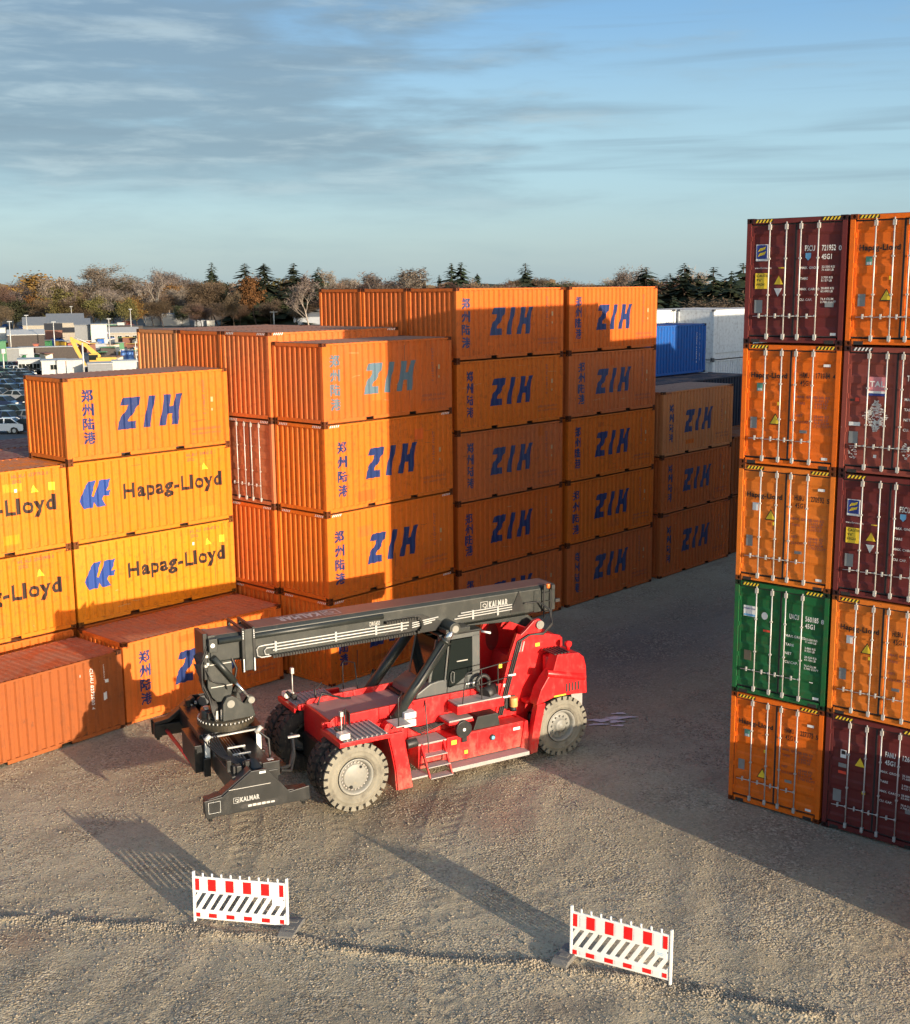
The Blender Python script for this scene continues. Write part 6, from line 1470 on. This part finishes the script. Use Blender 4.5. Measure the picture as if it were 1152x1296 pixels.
for k in range(80):
    px, py = cq.uniform(-6, 184), cq.uniform(410, 464); p = gp(px, py); c_ = ccols[k % 10]; L, W, Hh = cq.uniform(1.5, 4.5), cq.uniform(1.2, 2.5), cq.uniform(.8, 2.3)
    r = empty('storage_crate', (p.x, p.y, 0), cq.uniform(0, 3.1)); tag(r, cname[c_] + ' crate or heap among the distant huts', 'crate', cname[c_] + ' clutter among the distant huts')
    MB().hexa([(0, 0, 0), (L, 0, 0), (L, W, 0), (0, W, 0), (.1, .1, Hh), (L - .1, .05, Hh * cq.uniform(.7, 1)), (L - .1, W - .1, Hh), (.1, W - .1, Hh * cq.uniform(.7, 1))]).build('body', M[c_], r); MB().box(-.08, L + .08, -.08, W + .08, Hh + .01, Hh + .1).build('lid', M[ccols[(k + 3) % 10]], r)
# blue toilets
for i, px in enumerate((158, 166)):
    p = gp(px, 463); r = empty('portable_toilet', (p.x, p.y, 0), VF(p) - math.pi / 2); tag(r, ['left blue portable toilet cabin', 'right blue portable toilet cabin'][i], 'toilet', 'portable toilets')
    r.scale = (1, 1, 1.3)
    MB().box(-.55, .55, -.55, .55, 0, 2.1).build('cabin', M['wc_blue'], r); MB().box(-.6, .6, -.6, .6, 2.1, 2.25).build('roof', M['hut_white'], r); MB().box(-.35, .35, -.58, -.551, .1, 1.9).build('door', simple('toilet_door', (.05, .17, .45), .4), r)
p = gp(180, 465); r = empty('scaffold_rack', (p.x, p.y, 0), VF(p) - math.pi / 2); tag(r, 'pale scaffold rack beside the orange end walls', 'rack')
m = MB()
for x in (-.9, 0, .9):
    for y in (0, 1.2): m.box(x - .05, x + .05, y - .05, y + .05, 0, 4.4)
m.build('upright', M['galv'], r); m = MB()
for z in (1.0, 2.1, 3.2, 4.3): m.box(-1, 1, -.1, 1.3, z, z + .1)
m.build('shelf', M['galv'], r)
m = MB()
for k in range(9): q = random.Random(k); m.box(-.8 + .2 * k - .08, -.8 + .2 * k + .08, .1, 1.0, 1.1 + 1.1 * (k % 3), 1.6 + 1.1 * (k % 3))
m.build('stored_goods', M['hut_grey'], r)
car(*gp(57, 457, 0).xy, R_(110), 'black', 'black off-roader standing on the low loader by the lorry trailer', 1.0, 'vehicles beside the cabins')
p = gp(57, 457); r = empty('low_loader', (p.x, p.y, 0), R_(110)); tag(r, 'flat low loader carrying the black off-roader', 'trailer'); MB().box(-3.4, 3.4, -1.1, 1.1, .6, .98).build('bed', M['hut_grey'], r)
for x in (-1.5, 0, 1.5): m = MB(); m.lathe_y([(-1.0, .001), (-1.0, .4), (1.0, .4), (1.0, .001)], (x, .4), 14); m.build('wheel', M['tyre'], r)
# yellow digger
p = gp(121, 470); r = empty('excavator', (p.x, p.y, 0), VF(p) - math.pi / 2); tag(r, 'yellow digger with its bent arm raised behind the white cabins', 'excavator'); r.scale = (1.0, 1.0, 1.0)
m = MB(); m.prism([(-1.2, 0), (3.0, 0), (3.3, .45), (3.0, .9), (-1.2, .9), (-1.5, .45)], -1.3, -.7); m.build('track', M['tyre'], r); m = MB(); m.prism([(-1.2, 0), (3.0, 0), (3.3, .45), (3.0, .9), (-1.2, .9), (-1.5, .45)], .7, 1.3); m.build('track', M['tyre'], r)
MB().box(.2, 3.4, -1.25, 1.25, 1.0, 2.3).build('body', M['yellow_machine'], r, .06); c_ = MB().box(-.9, .6, -1.2, -.1, 1.0, 2.9).build('cab', M['yellow_machine'], r, .05); MB().box(-.92, .5, -1.22, -.2, 1.9, 2.75).build('window', M['glass'], c_)
m = MB(); m.prism([(.8, 2.0), (1.0, 2.6), (-1.2, 4.6), (-3.1, 5.4), (-3.3, 5.0), (-1.4, 4.0), (.3, 2.0)], -.22, .22); m.build('boom', M['yellow_machine'], r, .02)
m = MB(); m.prism([(-3.7, 5.7), (-3.2, 5.6), (-2.5, 3.9), (-1.3, 1.0), (-1.7, .9), (-2.9, 3.2), (-3.6, 4.9)], -.18, .18); m.build('stick', M['yellow_machine'], r, .02)
m = MB(); m.tube((-.6, 0, 4.5), (-3.0, 0, 5.6), .09, 8); m.build('ram', M['galv'], r); MB().prism([(-1.9, 1.0), (-1.2, 1.0), (-1.0, .2), (-1.8, .1)], -.5, .5).build('bucket', M['hut_grey'], r)
p = gp(347, 413); r = empty('lamp_post', (p.x, p.y, 0)); tag(r, 'white lamp post among the low dark roofs', 'lamp post'); m = MB(); m.tube((0, 0, 0), (0, 0, 5.6), .28, 8, .2); m.build('pole', M['hut_white'], r); MB().box(-1.6, 1.6, -.2, .2, 4.9, 5.2).build('arm', M['hut_white'], r)
p = gp(107, 480); r = empty('yard_pole', (p.x, p.y, 0)); tag(r, 'grey pole standing in front of the digger arm', 'pole'); m = MB(); m.tube((0, 0, 0), (0, 0, 5.4), .13, 8); m.build('pole', M['galv'], r)
p = gp(6, 477); r = empty('yard_pole', (p.x, p.y, 0)); tag(r, 'short pole with a white top at the back of the car park', 'pole'); m = MB(); m.tube((0, 0, 0), (0, 0, 3.6), .10, 8); m.build('pole', M['galv'], r); MB().box(-.3, .3, -.2, .2, 3.6, 4.3).build('box', M['hut_white'], r)
for k, (px, py, hh, lab) in enumerate([(15, 452, 7, 'thin grey mast by the green workshop'), (70, 447, 6.5, 'thin grey mast behind the lorry trailer'), (140, 446, 7, 'thin grey mast right of the digger'), (167, 430, 8, 'tall thin mast behind the blue toilets'), (36, 441, 7.5, 'thin mast before the grey gabled shed'), (92, 420, 8, 'wooden pole carrying the overhead wires')]):
    p = gp(px, py); r = empty('yard_mast', (p.x, p.y, 0)); tag(r, lab, 'mast'); m = MB(); m.tube((0, 0, 0), (0, 0, hh), .14, 6, .09); m.build('pole', M['galv'], r); MB().box(-.5, .5, -.12, .12, hh, hh + .18).build('lamp_head', M['hut_grey'], r)
# power lines
r = None
for k, (py, x0, x1) in enumerate([(394, -30, 230), (396.5, -30, 230)]):
    m = MB(); a, b = gp(x0, 418), gp(x1, 420); zz = 6.2 - k * 1.0
    m.path([(a.x + (b.x - a.x) * t, a.y + (b.y - a.y) * t, zz - 1.0 * math.sin(math.pi * ((t * 3) % 1))) for t in [i / 18 for i in range(19)]], .035, 4)
    tag(m.build('power_line', M['hose']), ['upper overhead wire in front of the bare trees', 'lower overhead wire in front of the bare trees'][k], 'wire')

# trees -------------------------------------------------------------------------
def leafmat(name, col, col2):
    m, t, b = principled(name)
    oi = t.n('ShaderNodeObjectInfo').outputs['Random']; co = t.n('ShaderNodeTexCoord').outputs['Object']
    n = t.noise(co, .9, 4, .6)
    c = t.mix(t.ramp(n, .35, .68), col, col2)
    hs = t.n('ShaderNodeHueSaturation'); t.put(hs.inputs['Color'], c); t.put(hs.inputs['Value'], t.math('MULTIPLY_ADD', oi, .6, .7)); t.put(hs.inputs['Hue'], t.math('MULTIPLY_ADD', oi, .04, .48))
    t.put(b.inputs['Base Color'], hs.outputs[0]); b.inputs['Roughness'].default_value = .85; b.inputs['Specular IOR Level'].default_value = .1
    return m
M['bark_pale'] = leafmat('pale_bark', (.40, .34, .28), (.26, .21, .17)); M['bark'] = leafmat('brown_bark', (.10, .075, .055), (.065, .05, .04))
M['twig_brown'] = leafmat('brown_twigs', (.115, .08, .052), (.075, .056, .038)); M['twig_red'] = leafmat('reddish_twigs', (.14, .085, .058), (.10, .066, .05)); M['twig_grey'] = leafmat('grey_twigs', (.20, .165, .14), (.13, .10, .085))
M['leaf_ochre'] = leafmat('ochre_leaves', (.17, .088, .030), (.105, .058, .022)); M['leaf_olive'] = leafmat('olive_leaves', (.115, .098, .036), (.075, .066, .028)); M['needle'] = leafmat('dark_needles', (.024, .034, .022), (.040, .052, .028)); M['leaf_dark'] = leafmat('dark_green_leaves', (.055, .062, .03), (.035, .042, .022))
def branchy(seed, h, spread, levels=4, r0=.16, droop=0.0, start=.18, upright=.55):
    """bare tree: trunk mesh with limbs, list of twig ends"""
    q = random.Random(seed); m = MB(); ends = []
    def grow(p, d, l, r, lev):
        n = 3 if lev < 2 else 2; pts = [p]
        for i in range(n):
            d = (d + Vector((q.uniform(-.22, .22), q.uniform(-.22, .22), q.uniform(-.06, .14) - droop * lev * .1))).normalized(); p = p + d * l / n; pts.append(p)
        for i in range(n): m.tube(pts[i], pts[i + 1], r * (1 - .35 * i / n), 5 if lev == 0 else 3, r * (1 - .35 * (i + 1) / n), False)
        if lev >= 2: ends.extend(pts[1:])
        if lev < levels:
            k = {0: 7, 1: 5, 2: 4, 3: 3}.get(lev, 2)
            for i in range(k):
                t = (start + (1 - start) * (i + 1) / k) if lev == 0 else (.35 + .65 * (i + 1) / k); idx = min(n - 1, int(t * n - 1e-6)); f = t * n - idx; bp = pts[idx].lerp(pts[idx + 1], f)
                a = q.uniform(0, 2 * math.pi); side = Vector((math.cos(a), math.sin(a), 0)) * spread
                nd = (d * upright + side + Vector((0, 0, .25))).normalized()
                grow(bp, nd, l * q.uniform(.42, .62) * (1.1 - .35 * t if lev == 0 else 1), r * .55, lev + 1)
    grow(Vector((0, 0, 0)), Vector((0, 0, 1)), h * .72, r0, 0)
    return m, ends
def twigs(ends, seed, n, size, jit):
    q = random.Random(seed); vs = []; fs = []
    for i in range(n):
        e = ends[q.randrange(len(ends))]; p = e + Vector((q.gauss(0, jit), q.gauss(0, jit), q.gauss(0, jit * .8)))
        d = Vector((q.uniform(-1, 1), q.uniform(-1, 1), q.uniform(-.3, 1))).normalized(); s = d.orthogonal().normalized(); l = size * q.uniform(.5, 1.3); w_ = l * q.uniform(.07, .14)
        k = len(vs); vs += [p - s * w_, p + s * w_, p + d * l]; fs.append((k, k + 1, k + 2))
    m = MB(); m.add(vs, fs); return m
def leaves(pts, seed, n, size, jit):
    q = random.Random(seed); vs = []; fs = []
    for i in range(n):
        e = pts[q.randrange(len(pts))]; p = e + Vector((q.gauss(0, jit), q.gauss(0, jit), q.gauss(0, jit * .75)))
        a = Vector((q.uniform(-1, 1), q.uniform(-1, 1), q.uniform(-1, 1))).normalized(); b = a.orthogonal().normalized(); c = a.cross(b); l = size * q.uniform(.5, 1.2)
        k = len(vs); vs += [p - b * l, p + c * l * .7, p + b * l, p - c * l * .7]; fs.append((k, k + 1, k + 2, k + 3))
    m = MB(); m.add(vs, fs); return m
def conifer(seed, h, w):
    q = random.Random(seed); vs = []; fs = []
    n = int(h * 3.6)
    for i in range(n):
        t = i / n; z = h * (.06 + .93 * t); r = w * (1 - t) ** .62 * q.uniform(.7, 1.12) + .10
        for k in range(max(5, int(13 * (1 - t)))):
            a = q.uniform(0, 2 * math.pi); d = Vector((math.cos(a), math.sin(a), 0)); s = Vector((-d.y, d.x, 0)); rr = r * q.uniform(.5, 1.1) * (1 + .28 * math.sin(a * 2 + seed) * math.sin(z * 1.1 + seed * 2)); bw = rr * .30
            p = Vector((0, 0, z)); tip = p + d * rr + Vector((0, 0, -rr * q.uniform(.15, .55)))
            for f0, f1 in ((.15, .6), (.5, 1.0)):
                A, B = p.lerp(tip, f0), p.lerp(tip, f1); hh = bw * q.uniform(.5, 1.1); j = len(vs)
                vs += [A - s * hh * .6, A + s * hh * .6, B + s * hh - Vector((0, 0, hh * .5)), B - s * hh - Vector((0, 0, hh * q.uniform(.2, .8)))]; fs.append((j, j + 1, j + 2, j + 3))
    m = MB(); m.add(vs, fs); tr = MB(); tr.tube((0, 0, 0), (0, 0, h * .97), .22 * h / 15, 6, .03); return tr, m
PROTO = {}
def proto(kind, i):
    key = (kind, i)
    if key in PROTO: return PROTO[key]
    s = hash(kind) % 1 + {'bare': 10, 'birch': 20, 'brown': 30, 'ochre': 40, 'olive': 50, 'conifer': 60, 'green': 70, 'grey': 80}[kind] + i
    if kind == 'birch': t, e = branchy(s, 15, .55, 4, .22, 0, .2, .8); c = twigs(e, s, 1500, 1.1, .5); r = (t.mesh('trunk'), c.mesh('crown'), 'bark_pale', 'twig_grey')
    elif kind == 'grey': t, e = branchy(s, 15, .95, 4, .22, 0, .3, .5); c = twigs(e, s, 5200, .8, .7); r = (t.mesh('trunk'), c.mesh('crown'), 'twig_grey', 'twig_grey')
    elif kind == 'brown': t, e = branchy(s, 14, .9, 4, .20, 0, .22, .5); c = twigs(e, s, 7000, .75, .85); r = (t.mesh('trunk'), c.mesh('crown'), 'bark', 'twig_brown')
    elif kind == 'bare': t, e = branchy(s, 13, .9, 4, .18, 0, .22, .5); c = twigs(e, s, 6000, .75, .8); r = (t.mesh('trunk'), c.mesh('crown'), 'bark', 'twig_red')
    elif kind == 'ochre': t, e = branchy(s, 13, .75, 3, .20, 0, .2, .6); c = leaves(e, s, 2300, .34, .75); r = (t.mesh('trunk'), c.mesh('crown'), 'bark', 'leaf_ochre')
    elif kind == 'olive': t, e = branchy(s, 11, .85, 3, .18, 0, .15, .5); c = leaves(e, s, 2300, .34, .8); r = (t.mesh('trunk'), c.mesh('crown'), 'bark', 'leaf_olive')
    elif kind == 'green': t, e = branchy(s, 12, .8, 3, .18, 0, .12, .5); c = leaves(e, s, 2600, .36, .8); r = (t.mesh('trunk'), c.mesh('crown'), 'bark', 'leaf_dark')
    else: t, c = conifer(s, 15, 3.6); r = (t.mesh('trunk'), c.mesh('crown'), 'bark', 'needle')
    PROTO[key] = r; return r
NH = {'birch': 15 * 1.15, 'grey': 16.5, 'brown': 15.5, 'bare': 14.4, 'ochre': 14.0, 'olive': 12.0, 'green': 13.0, 'conifer': 15}
def real_h(kind, i):
    a, b = proto(kind, i)[:2]; return max(max(v.co.z for v in a.vertices), max(v.co.z for v in b.vertices))
_rh = {}
trng = random.Random(99)
def tree(kind, px, py_top, dist, label, group='trees along the horizon', wide=1.0):
    wide *= trng.uniform(1.5, 2.1) if kind == 'conifer' else 1.0
    i = trng.randrange(5 if kind == 'conifer' else 3); dist *= 1.42 if px < 420 else 1.15
    if (kind, i) not in _rh: _rh[(kind, i)] = real_h(kind, i)
    d = gp(px, 500); u = Vector((d.x, d.y, 0)).normalized() * dist
    dd = F_ + Rv * ((px - 576) / 1537.44) - Uv * ((py_top - 648) / 1537.44)
    h = CAMH + dd.z / math.hypot(dd.x, dd.y) * dist; s = h / _rh[(kind, i)]
    r = empty('conifer_tree' if kind == 'conifer' else 'bare_tree' if kind in ('birch', 'grey', 'brown', 'bare') else 'leafy_tree', (u.x, u.y, 0), trng.uniform(0, 6.28)); r.scale = (s * wide, s * wide, s)
    tag(r, label, 'tree', group); a, b, ma, mb_ = proto(kind, i); link('trunk', a, M[ma], r); link('crown', b, M[mb_], r)
KL = {'grey': 'fine twigged bare grey tree in the treeline', 'brown': 'bare brown tree in the treeline', 'bare': 'reddish bare tree in the treeline', 'ochre': 'ochre leaved tree in the treeline', 'olive': 'olive yellow tree in the treeline', 'green': 'dark green broad tree in the treeline', 'conifer': 'small dark conifer in the treeline', 'birch': 'pale stemmed bare tree in the treeline'}
KG = {k: v.split(' in the')[0] + 's along the horizon' for k, v in KL.items()}
named = [('birch', 73, 348, 330, 'pale birch with two stems at the left, leaning right', 1.2), ('birch', 84, 354, 332, 'slimmer pale birch just right of the left one', 1.0), ('birch', 205, 338, 350, 'tall pale birch above the white hall', 1.0), ('birch', 395, 341, 270, 'pale bare birch against the top orange stack', 1.2), ('birch', 513, 336, 330, 'wide pale bare tree behind the top tier of the middle stack', 1.7), ('birch', 497, 342, 320, 'smaller pale bare tree left of the wide one', 1.3), ('birch', 436, 340, 420, 'thin grey crown behind the three orange ends', 1.0),
  ('conifer', 275, 332, 420, 'slim dark spruce poking above the brown trees at left', .8), ('conifer', 316, 333, 330, 'dark spruce left of the ochre tree', 1.0), ('conifer', 340, 333, 335, 'dark spruce right of the ochre tree', 1.1), ('conifer', 377, 333, 330, 'broad dark spruce left of the pale birch', 1.1), ('conifer', 407, 338, 370, 'dark spruce behind the pale birch', 1.0), ('conifer', 573, 333, 330, 'left one of a pair of dark spruces above the middle stack', 1.0), ('conifer', 585, 332, 330, 'right one of a pair of dark spruces above the middle stack', 1.0), ('conifer', 665, 333, 360, 'single dark fir above the slanted blue letters', 1.0), ('conifer', 605, 346, 400, 'small dark spruce right of the pair', .8), ('conifer', 558, 348, 400, 'thin dark spruce left of the pair', .6),
  ('conifer', 815, 338, 230, 'dark spruce at the left end of the right-hand wood', 1.1), ('conifer', 863, 333, 210, 'tallest dark spruce of the right-hand wood', .95), ('conifer', 899, 338, 205, 'dark spruce near the maroon stack', .95), ('conifer', 921, 343, 200, 'bushy dark conifer beside the maroon stack', 1.1), ('conifer', 936, 333, 215, 'dark conifer half hidden by the maroon stack', 1.2), ('conifer', 880, 345, 215, 'lower dark conifer between the tall ones', 1.1), ('conifer', 845, 346, 220, 'dark conifer left of the tallest one', 1.2), ('conifer', 806, 350, 230, 'short dark conifer behind the blue container', 1.2),
  ('grey', 795, 333, 260, 'bare round tree beside the right-hand spruces', 1.0), ('grey', 884, 334, 270, 'pale bare crown behind the spruces', 1.0), ('grey', 140, 331, 420, 'broad grey bare crown above the left treeline', 1.7), ('grey', 207, 336, 430, 'pale grey crown above the hall', 1.3), ('ochre', 328, 345, 322, 'bright ochre tree between two spruces', 1.0), ('ochre', 45, 342, 380, 'large rusty brown tree left of the birches', 1.9), ('olive', 125, 372, 325, 'yellow olive bush behind the sheds', 1.2), ('olive', 112, 374, 330, 'second yellow olive bush left of the brighter one', 1.1), ('olive', 8, 360, 360, 'yellow green tree at the left edge', 1.3), ('bare', 21, 368, 335, 'reddish bare bush over the red roof', 1.3), ('ochre', 58, 372, 326, 'orange brown bush at the foot of the birches', 1.2), ('brown', 279, 352, 330, 'big brown bare tree behind the white hall', 1.4), ('brown', 300, 362, 300, 'slim leaning bare tree before the yellow gable', .7)]
for k, px, py, d, lab, wd in named: tree(k, px, py, d, lab, None, wd)
tq = random.Random(31)
def fill(n, x0, x1, kinds, top, dist, step=None):
    for i in range(n):
        px = x0 + (x1 - x0) * (i + tq.uniform(0, 1)) / n; k = tq.choices([a for a, _ in kinds], [b for _, b in kinds])[0]
        d = tq.uniform(*dist); tree(k, px, tq.uniform(*top), d, KL[k], KG[k], tq.uniform(1.0, 1.6))
mixl = [('birch', 3), ('brown', 5), ('bare', 3), ('green', 2), ('ochre', 1), ('olive', .8), ('grey', 3), ('conifer', .25)]
fill(34, -60, 410, mixl, (347, 358), (380, 480)); fill(30, -60, 410, mixl, (358, 372), (325, 380)); fill(26, -60, 400, [('brown', 4), ('bare', 3), ('green', 3), ('olive', 2), ('ochre', 1)], (372, 386), (300, 330))
fill(26, 410, 800, [('birch', 2), ('brown', 5), ('bare', 3), ('grey', 2), ('ochre', .5)], (348, 358), (380, 500)); fill(22, 410, 830, [('bare', 3), ('brown', 4), ('green', 1)], (353, 362), (300, 380))
fill(20, 785, 990, [('brown', 3), ('green', 4), ('conifer', 2), ('bare', 1)], (344, 362), (205, 300)); fill(14, 790, 990, [('green', 3), ('conifer', 3), ('brown', 1)], (362, 380), (180, 215))
# distant wood that reads as one mass
def far_wood():
    q = random.Random(8); vs = []; fs = []
    for i in range(9000):
        deg = q.uniform(-34, 34); dist = q.uniform(620, 900); p = bearing(deg, dist); h = 13.0 + 2.2 * math.sin(deg * 1.3) + 1.6 * math.sin(deg * 4.1 + 1)
        z = h * q.uniform(0, 1) ** .7; s = q.uniform(1.2, 2.8); a = q.uniform(0, math.pi); k = len(vs)
        dx, dy = math.cos(a) * s, math.sin(a) * s
        vs += [(p.x - dx, p.y - dy, max(0, z - s * .6)), (p.x + dx, p.y + dy, max(0, z - s * .5)), (p.x + dx * .5, p.y + dy * .5, z + s * .8), (p.x - dx * .6, p.y - dy * .6, z + s * .6)]; fs.append((k, k + 1, k + 2, k + 3))
    m = MB(); m.add(vs, fs); o = m.build('distant_wood', M['twig_brown']); tag(o, 'far brown wood along the horizon', None, None, 'stuff')
far_wood()
m = MB(); n = 60
for layer, (d0, hh) in enumerate(((2300, 13),)):
    vs = []; 
    for i in range(n + 1):
        deg = -40 + 80 * i / n; z = hh + 5 * math.sin(i * .5) + 3 * math.sin(i * 1.3 + 1); vs += [bearing(deg, d0 - 200, 0), bearing(deg, d0, z), bearing(deg, d0 + 300, 0)]
    m.add(vs, [(3 * i, 3 * i + 3, 3 * i + 4, 3 * i + 1) for i in range(n)] + [(3 * i + 1, 3 * i + 4, 3 * i + 5, 3 * i + 2) for i in range(n)], True)
tag(m.build('distant_hills', M['leaf_dark']), 'low wooded hills on the horizon', None, None, 'structure')

# ------------------------------------------------------------------ loose stones
def stones():
    q = np.random.RandomState(4); V = []; Fc = []
    base = [np.array(p, float) for p in ((1, 0, 0), (0, 1, 0), (-1, 0, 0), (0, -1, 0), (0, 0, 1), (0, 0, -1))]
    faces = [(0, 1, 4), (1, 2, 4), (2, 3, 4), (3, 0, 4), (1, 0, 5), (2, 1, 5), (3, 2, 5), (0, 3, 5)]
    P_ = []
    seg = list(zip(RIDGE[:-1], RIDGE[1:])); ln = np.array([math.hypot(b[0] - a[0], b[1] - a[1]) for a, b in seg]); cum = ln / ln.sum()
    for i in range(13000):
        k = q.choice(len(seg), p=cum); a, b = seg[k]; t = q.rand(); ux, uy = (b[0] - a[0]) / ln[k], (b[1] - a[1]) / ln[k]
        o = q.normal(0, .085 if q.rand() < .8 else .45); P_.append((a[0] + (b[0] - a[0]) * t - uy * o, a[1] + (b[1] - a[1]) * t + ux * o, .010 + .026 * q.rand() ** 2))
    for i in range(60000):
        x, y = q.uniform(8.2, 30.5), q.uniform(6, 32); P_.append((x, y, .007 + .020 * q.rand() ** 3 + (.015 if q.rand() < .012 else 0)))
    P_ = np.array(P_); wob = vnoise(P_[:, 0] * .9, P_[:, 1] * .9, 3); hz = ground_height(P_[:, 0], P_[:, 1])
    n = len(P_); B = np.array(base)[None] * (1 + q.uniform(-.35, .35, (n, 6, 3)))
    an = q.uniform(0, 6.28, n); c, s = np.cos(an), np.sin(an)
    X = B[:, :, 0] * c[:, None] - B[:, :, 1] * s[:, None]; Y = B[:, :, 0] * s[:, None] + B[:, :, 1] * c[:, None]
    co = np.stack([X, Y, B[:, :, 2] * .65], -1) * P_[:, 2][:, None, None]
    co[:, :, 0] += P_[:, 0][:, None]; co[:, :, 1] += P_[:, 1][:, None]; co[:, :, 2] += (hz + .006 + P_[:, 2] * .3)[:, None]
    f = (np.array(faces)[None] + (np.arange(n) * 6)[:, None, None]).reshape(-1, 3).astype(np.int32)
    me = bpy.data.meshes.new('loose_gravel'); me.vertices.add(n * 6); me.vertices.foreach_set('co', co.reshape(-1).astype(np.float32))
    me.loops.add(f.size); me.loops.foreach_set('vertex_index', f.ravel()); me.polygons.add(len(f)); me.polygons.foreach_set('loop_start', np.arange(0, f.size, 3, dtype=np.int32)); me.update(calc_edges=True)
    m, t, b = principled('loose_stone'); geo = t.n('ShaderNodeNewGeometry').outputs['Position']; nn = t.noise(geo, 14, 3, .7)
    t.put(b.inputs['Base Color'], t.mix(t.ramp(nn, .35, .65), (.20, .162, .115), (.36, .305, .23))); b.inputs['Roughness'].default_value = .9
    tag(link('gravel', me, m), 'loose gravel stones, heaped in a thin ridge past the barriers', None, None, 'stuff')
stones()
